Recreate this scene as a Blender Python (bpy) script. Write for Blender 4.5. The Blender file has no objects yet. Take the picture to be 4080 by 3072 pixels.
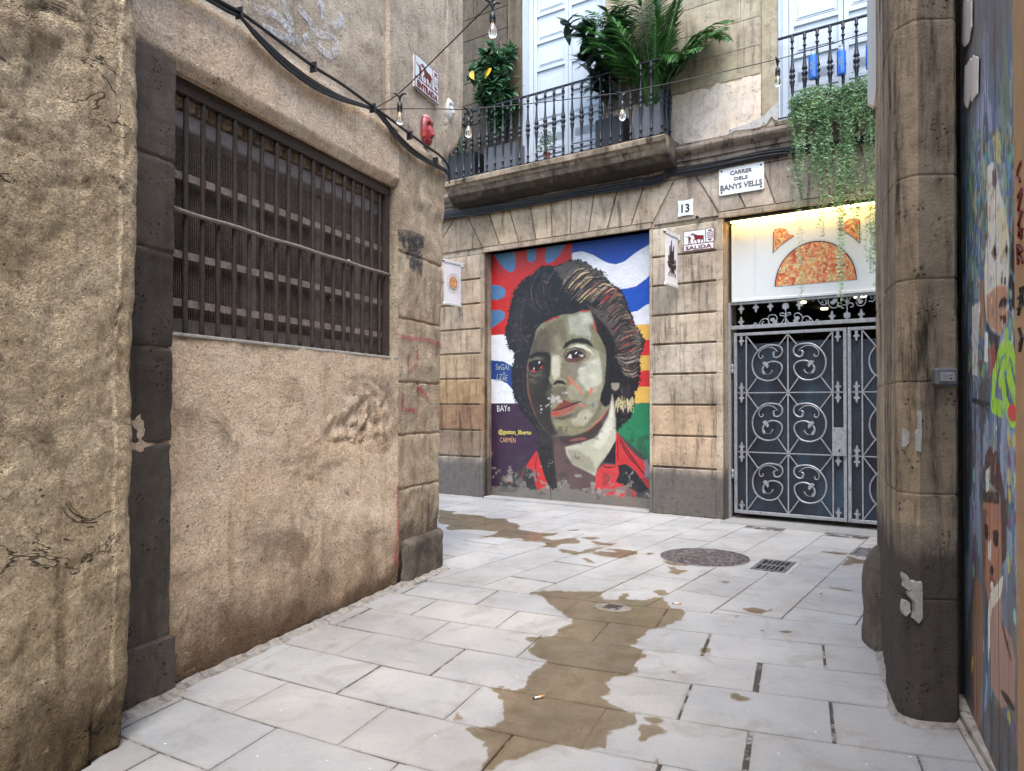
import bpy, math, random
import numpy as np
from mathutils import Vector, Matrix, noise
R=random.Random(7); PI=math.pi
sc=bpy.context.scene; COL=sc.collection
# ---------------------------------------------------------------- camera model (photo survey)
F_PX=1600.0; CX,CY=1106.0,853.0; TP=17/1600.0; CH=1.5; K=2212/4080
PA=math.atan(TP); CP,SP=math.cos(PA),math.sin(PA)
def ray(X,Y):
    u=(X*K-CX)/F_PX; v=(CY-Y*K)/F_PX
    return (u, CP-v*SP, SP+v*CP)
def ground(X,Y,z=0.0):
    d=ray(X,Y); t=(z-CH)/d[2]; return (d[0]*t,d[1]*t)
def crop(x0,y0,k): return lambda x,y:(x0+x/k,y0+y/k)
class Fr:
    """a wall frame: s runs along the wall, y goes into it, z up; d is the distance out of it"""
    def __init__(s,O,D):
        n=math.hypot(*D); s.O=O; s.D=(D[0]/n,D[1]/n); s.Y=(-s.D[1],s.D[0])
        s.M=Matrix(((s.D[0],s.Y[0],0,O[0]),(s.D[1],s.Y[1],0,O[1]),(0,0,1,0),(0,0,0,1)))
    def loc(s,X,Y,d=0.0):
        r=ray(X,Y); ox,oy=s.O[0]-s.Y[0]*d, s.O[1]-s.Y[1]*d
        t=(ox*s.Y[0]+oy*s.Y[1])/(r[0]*s.Y[0]+r[1]*s.Y[1])
        x,y=r[0]*t-ox, r[1]*t-oy
        return (x*s.D[0]+y*s.D[1], CH+r[2]*t)
    def S(s,px,d=0.0): return s.loc(px/K,1500,d)[0]
    def w(s,a,y,z): return s.M@Vector((a,y,z))
    def sy(s,x,y): 
        x-=s.O[0]; y-=s.O[1]; return (x*s.D[0]+y*s.D[1], x*s.Y[0]+y*s.Y[1])
FW=Fr((2.69,9.45),(.8216,-.570))      # rear facade
FL=Fr((-1.474,4.66),(.3616,.9323))    # left building
FRT=Fr((1.85,3.55),(-.377,-.926))     # right building street side
W0=Fr((0,0),(1,0))
def lin(c): 
    c=c/255.0; return c/12.92 if c<=.04045 else ((c+.055)/1.055)**2.4
def rgb(r,g,b,k=1.0): return (lin(r)*k,lin(g)*k,lin(b)*k,1.0)
# ---------------------------------------------------------------- materials
class NT:
    def __init__(s,name):
        m=bpy.data.materials.new(name); m.use_nodes=True; s.m=m; s.t=m.node_tree; s.N=s.t.nodes; s.L=s.t.links
        s.N.clear(); s.out=s.N.new('ShaderNodeOutputMaterial'); s.b=s.N.new('ShaderNodeBsdfPrincipled')
        s.L.new(s.b.outputs[0],s.out.inputs[0]); s.tc=s.N.new('ShaderNodeTexCoord'); s._sep=None
    def put(s,i,v):
        if v is None: return
        if hasattr(v,'is_linked') or hasattr(v,'links'): s.L.new(v,i)
        else: i.default_value=v
    def vec(s,sx=1,sy=1,sz=1,off=(0,0,0)):
        n=s.N.new('ShaderNodeMapping'); n.inputs['Scale'].default_value=(sx,sy,sz); n.inputs['Location'].default_value=off
        s.L.new(s.tc.outputs['Object'],n.inputs[0]); return n.outputs[0]
    def noise(s,sc_,det=5,rough=.6,v=None,dist=0,col=False):
        n=s.N.new('ShaderNodeTexNoise'); n.inputs['Scale'].default_value=sc_; n.inputs['Detail'].default_value=det
        n.inputs['Roughness'].default_value=rough; n.inputs['Distortion'].default_value=dist
        s.L.new(v or s.tc.outputs['Object'],n.inputs['Vector']); return n.outputs['Color' if col else 'Fac']
    def vor(s,sc_,v=None,feat='F1',out='Distance',rnd=1):
        n=s.N.new('ShaderNodeTexVoronoi'); n.feature=feat; n.inputs['Scale'].default_value=sc_; n.inputs['Randomness'].default_value=rnd
        s.L.new(v or s.tc.outputs['Object'],n.inputs['Vector']); return n.outputs[out]
    def ma(s,op,a,b=None,c=None,clamp=False):
        n=s.N.new('ShaderNodeMath'); n.operation=op; n.use_clamp=clamp
        for i,v in zip(n.inputs,(a,b,c)): s.put(i,v)
        return n.outputs[0]
    def rmp(s,f,a,b,c=0.,d=1.,smooth=True):
        n=s.N.new('ShaderNodeMapRange'); n.interpolation_type='SMOOTHSTEP' if smooth else 'LINEAR'
        for i,v in enumerate((f,a,b,c,d)): s.put(n.inputs[i],v)
        return n.outputs[0]
    def mix(s,f,a,b,mode='MIX'):
        n=s.N.new('ShaderNodeMix'); n.data_type='RGBA'; n.blend_type=mode
        s.put(n.inputs[0],f); s.put(n.inputs[6],a); s.put(n.inputs[7],b); return n.outputs[2]
    def ramp(s,f,st):
        n=s.N.new('ShaderNodeValToRGB'); e=n.color_ramp.elements
        while len(e)<len(st): e.new(.5)
        for x,(p,c) in zip(e,st): x.position=p; x.color=c
        s.put(n.inputs[0],f); return n.outputs[0]
    def xyz(s,i):
        if not s._sep: s._sep=s.N.new('ShaderNodeSeparateXYZ'); s.L.new(s.tc.outputs['Object'],s._sep.inputs[0])
        return s._sep.outputs[i]
    def attr(s,n_='tint'):
        n=s.N.new('ShaderNodeAttribute'); n.attribute_name=n_; return n.outputs['Color']
    def bump(s,h,st=.5,dist=.01,n0=None):
        n=s.N.new('ShaderNodeBump'); n.inputs['Strength'].default_value=st; n.inputs['Distance'].default_value=dist
        s.L.new(h,n.inputs['Height']); 
        if n0: s.L.new(n0,n.inputs['Normal'])
        return n.outputs[0]
    def done(s,col,rough=.9,nrm=None,metal=0.,spec=None,emit=None,es=0.,trans=0,alpha=None,ior=None):
        b=s.b; s.put(b.inputs['Base Color'],col); s.put(b.inputs['Roughness'],rough); s.put(b.inputs['Metallic'],metal)
        if nrm: s.L.new(nrm,b.inputs['Normal'])
        if spec is not None: s.put(b.inputs['Specular IOR Level'],spec)
        if emit is not None: s.put(b.inputs['Emission Color'],emit); b.inputs['Emission Strength'].default_value=es
        if trans: b.inputs['Transmission Weight'].default_value=trans
        if alpha is not None: s.put(b.inputs['Alpha'],alpha)
        return s.m
MUL='MULTIPLY'
def m_plaster(name,c1,c2,stain,zlo=.9,bumpk=1.0,scale=1.0,low_dirt_shade=.75,patch=None,streak=.5,crack=False):
    n=NT(name)
    a=n.noise(2.2*scale,6,.62); b=n.noise(9*scale,6,.7); g=n.noise(60*scale,4,.7)
    st=n.noise(3.0,6,.65,n.vec(2.2,2.2,.35))
    col=n.mix(n.rmp(a,.3,.7),c1,c2)
    col=n.mix(n.rmp(st,.52,.75,0,streak),col,stain)
    low=n.ma('MULTIPLY',n.rmp(n.ma('ADD',n.xyz(2),n.rmp(n.noise(2.5,5),0,1,-.6,.6,False)),zlo,.0),low_dirt_shade)
    col=n.mix(low,col,stain)  # splash dirt and contact shade at the wall foot, both put into the colour
    col=n.mix(.55,col,n.ramp(b,[(.25,(.45,.43,.40,1)),(.5,(1,1,1,1)),(.8,(1.15,1.13,1.1,1))]),MUL)
    if patch: col=n.mix(n.rmp(n.noise(1.3,7,.7,n.vec(1,1,1.8,(4,8,2)),1.0),.50,.66,0,.55),col,stain)
    col=n.mix(n.rmp(n.noise(4.5,7,.8,n.vec(1,1,1.6,(2,5,7)),1.5),.60,.72,0,.5),col,(c1[0]*1.15,c1[1]*1.15,c1[2]*1.15,1))
    if crack:
        ck_=n.ma('ABSOLUTE',n.ma('SUBTRACT',n.noise(1.9,5,.62,n.vec(1,1,1.5,(3,1,6)),.7),.5)); cm_=n.ma('MULTIPLY',n.rmp(ck_,.010,.0,0,1),n.rmp(n.noise(1.1,3,.5,n.vec(1,1,1,(8,8,8))),.56,.64)); col=n.mix(n.ma('MULTIPLY',cm_,.85),col,(.03,.024,.018,1))
        hl=n.ma('MULTIPLY',n.rmp(n.noise(5.5,5,.75,n.vec(1,1,1.7,(6,2,9)),.9),.66,.74),1.0); col=n.mix(n.ma('MULTIPLY',hl,.7),col,(c2[0]*.28,c2[1]*.25,c2[2]*.22,1))
    pit=n.vor(26*scale,n.vec(1,1,1.4)); pm=n.rmp(n.ma('MULTIPLY',pit,n.rmp(n.noise(5,3),.35,.65,.6,3,False)),.10,.18)
    col=n.mix(n.rmp(pm,0,1,.65,0),col,(.02,.017,.013,1))
    if patch:
        pf=n.rmp(n.noise(3.4,7,.72,dist=.5),.655,.69); col=n.mix(n.ma('MULTIPLY',pf,.8),col,patch)
        h0=n.ma('MULTIPLY',pf,-1.2)
    else: h0=0.0
    if crack: h0=n.ma('SUBTRACT',h0,n.ma('ADD',n.ma('MULTIPLY',cm_,2.5),n.ma('MULTIPLY',hl,1.8)))
    h=n.ma('ADD',n.ma('MULTIPLY',g,.55),n.ma('MULTIPLY',b,1.0)); h=n.ma('ADD',h,n.ma('MULTIPLY',pm,.7)); h=n.ma('ADD',h,h0)
    n2=n.noise(150*scale,2,.6); h=n.ma('ADD',h,n.ma('MULTIPLY',n2,.22))
    g2=n.noise(75*scale,3,.75,dist=.5); col=n.mix(.68,col,n.ramp(g2,[(.34,(.58,.55,.51,1)),(.48,(1,1,1,1)),(.66,(1.32,1.32,1.32,1))]),MUL)
    g3=n.noise(24*scale,5,.75,dist=1.2); col=n.mix(.6*min(1,bumpk),col,n.ramp(g3,[(.36,(.55,.5,.45,1)),(.47,(1,1,1,1)),(.7,(1.12,1.12,1.12,1))]),MUL)
    h=n.ma('ADD',h,n.ma('MULTIPLY',g2,.9)); h=n.ma('ADD',h,n.ma('MULTIPLY',g3,1.3))
    return n.done(col,.95,n.bump(h,min(1,.95*bumpk),.022*bumpk),spec=.25)
def m_stone(name,c1,c2,stain,tint=True,bk=.6,streak=.7,base=None,basez=.6,hole=.5,topdark=0):
    n=NT(name)
    a=n.noise(1.7,6,.65); b=n.noise(14,6,.7); g=n.noise(85,3,.7)
    col=n.mix(n.rmp(a,.3,.72),c1,c2)
    st=n.noise(4.0,7,.7,n.vec(2.4,2.4,.28)); col=n.mix(n.rmp(st,.47,.70,0,streak),col,stain)
    st2=n.noise(5.0,6,.7,n.vec(2.0,2.0,.5,(7,3,1))); col=n.mix(n.rmp(st2,.54,.66,0,.6),col,(c2[0]*1.55,c2[1]*1.5,c2[2]*1.4,1))
    if tint: col=n.mix(1.0,col,n.attr(),MUL)
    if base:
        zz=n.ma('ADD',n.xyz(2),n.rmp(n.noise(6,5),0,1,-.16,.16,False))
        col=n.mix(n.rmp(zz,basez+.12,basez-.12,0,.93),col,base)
    col=n.mix(.7,col,n.ramp(b,[(.25,(.55,.53,.5,1)),(.5,(1,1,1,1)),(.8,(1.2,1.19,1.16,1))]),MUL)
    pit=n.vor(38); pm=n.rmp(n.ma('MULTIPLY',pit,n.rmp(n.noise(7,3),.4,.7,.5,3.5,False)),.09,.17)
    col=n.mix(n.rmp(pm,0,1,hole,0),col,(.02,.017,.013,1))
    h=n.ma('ADD',n.ma('MULTIPLY',g,.4),b); h=n.ma('ADD',h,n.ma('MULTIPLY',pm,.6))
    return n.done(col,.92,n.bump(h,bk,.012),spec=.25)
def m_plain(name,c,rough=.5,metal=0,var=.25,bk=.1,sc_=20,rust=None,tint=False,spec=None,rustt=(.55,.66)):
    n=NT(name); f=n.noise(sc_,6,.65)
    col=n.mix(n.rmp(f,.3,.7),(c[0]*(1-var),c[1]*(1-var),c[2]*(1-var),1),(min(1,c[0]*(1+var)),min(1,c[1]*(1+var)),min(1,c[2]*(1+var)),1))
    if tint: col=n.mix(1.0,col,n.attr(),MUL)
    r=rough
    if rust: 
        q=n.rmp(n.noise(sc_*.6,7,.75,dist=.4),rustt[0],rustt[1]); col=n.mix(q,col,rust); r=n.rmp(q,0,1,rough,.95)
    return n.done(col,r,n.bump(n.noise(sc_*3,4,.7),bk,.004),metal,spec=spec)
M={}
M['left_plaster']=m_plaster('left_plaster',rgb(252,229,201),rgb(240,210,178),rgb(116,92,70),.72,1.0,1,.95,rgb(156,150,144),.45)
M['left_upper']=m_plaster('left_upper',rgb(206,190,168),rgb(170,152,132),rgb(112,102,92),.0,.8,1,0,None,.8)
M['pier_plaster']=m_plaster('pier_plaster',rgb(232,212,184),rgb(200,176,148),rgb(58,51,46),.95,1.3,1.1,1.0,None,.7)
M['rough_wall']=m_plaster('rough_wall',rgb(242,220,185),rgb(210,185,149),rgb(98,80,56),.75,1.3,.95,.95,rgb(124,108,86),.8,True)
M['dark_stone']=m_stone('dark_stone',rgb(104,96,88),rgb(80,74,68),rgb(50,46,43),True,.9,.5,None,.6,.8)
M['facade']=m_stone('facade',rgb(200,184,164),rgb(154,139,122),rgb(72,64,56),True,1.0,.85,rgb(92,88,84),.62)
M['cornice']=m_stone('cornice',rgb(146,132,116),rgb(108,96,84),rgb(46,41,37),True,1.0,1.0)
M['upper_dark']=m_stone('upper_dark',rgb(104,94,82),rgb(84,76,66),rgb(48,44,40),True,.5,.8)
M['upper_light']=m_stone('upper_light',rgb(176,166,144),rgb(148,136,114),rgb(92,84,72),True,.5,.7)
M['pillar']=m_stone('pillar',rgb(168,152,132),rgb(122,109,94),rgb(44,39,35),True,1.0,1.0,rgb(70,65,61),.85,.6)
M['guard']=m_stone('guard',rgb(122,112,100),rgb(84,76,68),rgb(60,56,52),True,1.3,.6)
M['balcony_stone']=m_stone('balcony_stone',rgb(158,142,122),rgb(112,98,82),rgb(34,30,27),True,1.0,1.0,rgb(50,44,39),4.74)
M['iron']=m_plain('iron',rgb(34,35,40),.42,.3,.3,.25,40,rgb(70,48,38),spec=.5,rustt=(.66,.75))
M['rusty']=m_plain('rusty',rgb(64,54,48),.75,.2,.3,.5,60,rgb(96,70,54),rustt=(.52,.66))
M['flat_rusty']=m_plain('flat_rusty',rgb(142,131,121),.8,.1,.25,.4,50,rgb(104,74,56))
M['render_pale']=m_stone('render_pale',rgb(222,208,192),rgb(196,178,160),rgb(140,126,112),True,.4,.45,None,.6,.7)
M['grey_iron']=m_plain('grey_iron',rgb(146,148,152),.5,.25,.2,.35,26,rgb(104,88,76),rustt=(.60,.70))
M['black']=m_plain('black',rgb(18,18,19),.45,0,.3,.1)
M['cable']=m_plain('cable',rgb(30,30,33),.5,0,.5,.1,15)
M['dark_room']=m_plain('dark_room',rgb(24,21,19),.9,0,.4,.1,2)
M['white_wood']=m_plain('white_wood',rgb(186,194,203),.5,0,.05,.12,8,rgb(196,196,194),rustt=(.66,.74))
M['white_metal']=m_plain('white_metal',rgb(206,211,211),.35,0,.03,.03,3)
M['marble']=m_plain('marble',rgb(226,226,224),.35,0,.07,.05,6)
M['lettering']=m_plain('lettering',rgb(88,86,86),.6,0,.2,.1)
M['ink']=m_plain('ink',rgb(32,28,28),.6,0,.2,.1)
M['pale_ink']=m_plain('pale_ink',rgb(150,166,162),.6,0,.1,.1)
M['maroon']=m_plain('maroon',rgb(112,32,34),.35,0,.15,.05)
M['tile']=m_plain('tile',rgb(222,228,230),.2,0,.05,.05,12)
M['cloth']=m_plain('cloth',rgb(226,222,226),.8,0,.04,.2,9)
M['planter_dark']=m_plain('planter_dark',rgb(42,42,45),.5,0,.15,.05)
M['planter_grey']=m_plain('planter_grey',rgb(96,98,102),.5,0,.12,.05)
M['clay']=m_plain('clay',rgb(150,92,66),.8,0,.2,.2)
M['bark']=m_plain('bark',rgb(112,92,74),.9,0,.3,.4)
M['mesh_wire']=m_plain('mesh_wire',rgb(140,128,118),.8,.1,.3,.2,60)
M['grey_frame']=m_plain('grey_frame',rgb(150,144,140),.6,0,.15,.1)
M['amber']=m_plain('amber',rgb(214,142,60),.5,0,.2,.1)
M['brass']=m_plain('brass',rgb(170,150,90),.4,.6,.2,.1)
M['paper']=m_plain('paper',rgb(228,222,212),.8,0,.05,.1)
M['beige_wood']=m_plain('beige_wood',rgb(190,150,108),.7,0,.1,.1,10)
M['grey_wood']=m_plain('grey_wood',rgb(176,168,156),.8,0,.2,.3,14,rgb(120,110,98))
M['spray_white']=m_plain('spray_white',rgb(205,205,205),.8)
def m_spray(name,c,a=.8,sc_=40):
    n=NT(name); f=n.rmp(n.ma('ADD',n.noise(sc_,4,.7),n.ma('MULTIPLY',n.noise(6,3),.6)),.62,.95,0,a)
    return n.done(c,.85,None,alpha=f)
M['spray_k']=m_spray('spray_k',rgb(70,70,72),.75); M['spray_w']=m_spray('spray_w',rgb(215,215,216),.75); M['spray_r']=m_spray('spray_r',rgb(176,70,92),.75)
def m_leaf(name,c1,c2,rough=.3,sc_=6,attr=False):
    n=NT(name); col=n.mix(n.rmp(n.noise(sc_,3),.35,.65),c1,c2)
    if attr: col=n.mix(1.,col,n.attr(),MUL)
    b=n.b; b.inputs['Subsurface Weight'].default_value=0
    m=n.done(col,rough,None,spec=.5)
    tr=n.N.new('ShaderNodeBsdfTranslucent'); n.L.new(col,tr.inputs[0]); mx=n.N.new('ShaderNodeMixShader'); mx.inputs[0].default_value=.25
    n.L.new(n.b.outputs[0],mx.inputs[1]); n.L.new(tr.outputs[0],mx.inputs[2]); n.L.new(mx.outputs[0],n.out.inputs[0]); return m
M['leaf_rubber']=m_leaf('leaf_rubber',(.05,.125,.06,1),(.09,.20,.10,1),.25,6,True)
M['leaf_dark']=m_leaf('leaf_dark',(.018,.03,.022,1),(.03,.05,.035,1),.3,6,True)
M['leaf_palm']=m_leaf('leaf_palm',(.035,.10,.025,1),(.06,.16,.04,1),.35,5,True)
M['leaf_trail']=m_leaf('leaf_trail',(.20,.33,.19,1),(.34,.48,.30,1),.5,4,True)
M['leaf_small']=m_leaf('leaf_small',(.06,.13,.04,1),(.10,.2,.06,1),.5,9,True)
def m_glass(name,c,rough=.02,trans=.9):
    n=NT(name); return n.done(c,rough,None,trans=trans,ior=1.45)
M['bulb_glass']=m_glass('bulb_glass',(.95,.97,.97,1),.02,.96)
n=NT('blue_glass'); M['blue_glass']=n.done((.01,.11,.46,1),.12,None,spec=.8)
n=NT('clear_glass'); M['clear_glass']=n.done((.8,.88,.9,1),.1,None,trans=.6)
n=NT('filament'); M['filament']=n.done((.8,.5,.2,1),.5,None,emit=(1,.75,.35,1),es=.2)
n=NT('led_strip'); M['led_strip']=n.done((.9,.8,.6,1),.5,None,emit=(1,.62,.18,1),es=15)
n=NT('ceiling_lamp'); M['ceiling_lamp']=n.done((.9,.8,.6,1),.5,None,emit=(1,.82,.45,1),es=4)
# painted surfaces read a paint attribute
def m_painted(name,rough=.55,bk=.35,peel=True,planks=0):
    n=NT(name); col=n.attr('paint')
    br=n.noise(30,6,.75,n.vec(1,1,1.0),dist=.6); col=n.mix(.55,col,n.ramp(br,[(.25,(.68,.68,.68,1)),(.5,(1,1,1,1)),(.78,(1.22,1.22,1.2,1))]),MUL)
    h=n.ma('ADD',n.noise(22,6,.75,dist=.8),n.ma('MULTIPLY',n.noise(90,3),.3))
    if peel:
        cr=n.rmp(n.vor(9,n.vec(1,1,2.2),'DISTANCE_TO_EDGE'),0,.02); k=n.rmp(n.noise(4,4),.5,.62)
        col=n.mix(n.ma('MULTIPLY',n.ma('SUBTRACT',1,cr),n.ma('MULTIPLY',k,.35)),col,(.05,.045,.04,1))
    return n.done(col,n.rmp(br,.3,.7,rough-.12,rough+.2),n.bump(h,bk,.01),spec=.4)
M['mural']=m_painted('mural',.42,.45); M['painted_wood']=m_painted('painted_wood',.6,.5,False)
# paving
def m_slab():
    n=NT('paving_stone')
    a=n.noise(1.1,5,.6); b=n.noise(9,6,.72,dist=.3); g=n.noise(120,3,.7)
    col=n.mix(n.rmp(a,.3,.7),rgb(180,178,175),rgb(156,156,156))
    col=n.mix(1.,col,n.attr(),MUL)
    col=n.mix(n.rmp(b,.56,.76,0,.35),col,rgb(150,146,142)); 
    col=n.mix(n.rmp(n.noise(34,6,.8),.64,.74,0,.35),col,rgb(118,112,106))
    col=n.mix(n.rmp(n.noise(2.6,5,.6,n.vec(1,1,1,(9,4,0))),.58,.72,0,.4),col,rgb(168,172,178))
    col=n.mix(n.rmp(n.vor(7,n.vec(1,1,1,(3,3,3))),.045,.035,0,.8),col,(.85,.85,.84,1))
    col=n.mix(n.rmp(n.noise(300,2,.5),.3,.7,.0,.16),col,rgb(110,106,100))
    col=n.mix(.35,col,n.ramp(n.noise(55,5,.8),[(.3,(.72,.71,.7,1)),(.5,(1,1,1,1)),(.75,(1.14,1.14,1.14,1))]),MUL)
    col=n.mix(n.rmp(n.noise(3.2,6,.7,n.vec(1,1,1,(1,8,0)),.6),.50,.64,0,.42),col,rgb(134,127,118))
    h=n.ma('ADD',n.ma('MULTIPLY',g,.3),n.ma('MULTIPLY',b,.8)); h=n.ma('ADD',h,n.ma('MULTIPLY',n.noise(40,4),.4))
    return n.done(col,n.rmp(b,.3,.7,.42,.62),n.bump(h,.5,.009),spec=.45)
M['paving_stone']=m_slab()
M['grout']=m_plain('grout',rgb(150,146,140),.9,0,.2,.6,12,rgb(70,64,58),rustt=(.43,.52))
M['fillet']=m_plain('fillet',rgb(146,140,132),.95,0,.25,.7,22,rgb(112,104,96),rustt=(.52,.62))
M['mortar']=m_plain('mortar',rgb(168,165,158),.9,0,.15,.6,16,rgb(120,114,108))
def m_water():
    n=NT('water_film'); N=n.N; N.remove(n.b); w=n.attr('tint'); sp=N.new('ShaderNodeSeparateColor'); n.L.new(w,sp.inputs[0]); w=sp.outputs[0]
    e=n.ma('ADD',w,n.ma('MULTIPLY',n.ma('SUBTRACT',n.noise(28,6,.8,dist=.8),.5),1.3)); k=n.rmp(e,.30,.58); deep=n.rmp(e,.55,1.0)
    wet=n.ramp(n.noise(7,6,.7),[(.3,(.70,.62,.50,1)),(.7,(.85,.78,.67,1))]); wet=n.mix(n.rmp(n.noise(45,5,.8),.35,.65,.35,0),wet,(.60,.52,.41,1))
    col=n.mix(k,(1,1,1,1),wet); tr=N.new('ShaderNodeBsdfTransparent'); n.L.new(col,tr.inputs[0]); gl=N.new('ShaderNodeBsdfGlossy')
    n.L.new(n.rmp(deep,0,1,.34,.10),gl.inputs['Roughness']); bp=n.bump(n.noise(60,4,.7),.12,.004); n.L.new(bp,gl.inputs['Normal'])
    f=N.new('ShaderNodeFresnel'); f.inputs[0].default_value=1.33; m=n.ma('MULTIPLY',n.ma('MULTIPLY',f.outputs[0],.8),n.ma('MULTIPLY',k,n.rmp(deep,0,1,.35,1)))
    mx=N.new('ShaderNodeMixShader'); n.L.new(m,mx.inputs[0]); n.L.new(tr.outputs[0],mx.inputs[1]); n.L.new(gl.outputs[0],mx.inputs[2]); n.L.new(mx.outputs[0],n.out.inputs[0]); return n.m
M['water']=m_water()
def m_steel():
    n=NT('blued_steel'); a=n.noise(1.6,5,.6,n.vec(1.6,1,.5)); b=n.noise(5,5,.7,n.vec(4,1,.35))
    col=n.ramp(a,[(.3,rgb(54,51,56)),(.5,rgb(60,68,80)),(.68,rgb(72,92,110))])
    col=n.mix(n.rmp(b,.6,.72,0,.6),col,rgb(40,34,34)); col=n.mix(n.rmp(n.vor(3.1),.035,.015,0,.8),col,rgb(200,200,196))
    return n.done(col,n.rmp(b,.3,.7,.3,.5),n.bump(n.noise(3,4),.2,.02),.55)
M['blued_steel']=m_steel()
def m_leafart():
    n=NT('autumn_print'); v=n.noise(9,3,.6,None,.8,True); mp=n.N.new('ShaderNodeMapping'); n.L.new(n.tc.outputs['Object'],mp.inputs[0])
    ad=n.N.new('ShaderNodeVectorMath'); ad.operation='MULTIPLY_ADD'; n.L.new(v,ad.inputs[0]); ad.inputs[1].default_value=(.10,.10,.10); n.L.new(mp.outputs[0],ad.inputs[2])
    c=n.vor(34,ad.outputs[0],out='Color'); sp=n.N.new('ShaderNodeSeparateColor'); n.L.new(c,sp.inputs[0]); big=n.noise(5,3,.6)
    f=n.ma('ADD',n.ma('MULTIPLY',sp.outputs[0],.6),n.ma('MULTIPLY',big,.5))
    col=n.ramp(f,[(.22,rgb(150,70,48)),(.36,rgb(206,104,66)),(.48,rgb(216,150,84)),(.56,rgb(168,160,124)),(.66,rgb(226,196,136)),(.8,rgb(214,124,84))])
    e=n.rmp(n.vor(34,ad.outputs[0],'DISTANCE_TO_EDGE'),0,.06,.6,0); col=n.mix(e,col,rgb(106,70,50))
    return n.done(col,.4)
M['autumn_print']=m_leafart()
def m_iron_cover():
    n=NT('cast_iron'); a=n.noise(12,5,.7); p=n.vor(16,None,'DISTANCE_TO_EDGE')
    col=n.mix(n.rmp(a,.35,.65),rgb(92,80,74),rgb(130,126,128)); col=n.mix(n.rmp(p,.0,.10,.7,0),col,rgb(52,46,44))
    return n.done(col,.5,n.bump(n.rmp(p,0,.14),.9,.012),.35)
M['cast_iron']=m_iron_cover()
def m_maskred():
    n=NT('mask_paint'); p=n.vor(48,None,'DISTANCE_TO_EDGE'); c=n.vor(30,out='Color'); sp=n.N.new('ShaderNodeSeparateColor'); n.L.new(c,sp.inputs[0])
    col=n.ramp(sp.outputs[0],[(0,rgb(120,28,44)),(.5,rgb(168,40,58)),(.8,rgb(70,24,48)),(1,rgb(196,84,60))])
    col=n.mix(n.rmp(p,0,.03,.8,0),col,rgb(196,120,60)); col=n.mix(n.rmp(n.xyz(2),.11,.135),col,rgb(226,200,190))
    return n.done(col,.35)
M['mask_paint']=m_maskred()
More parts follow.
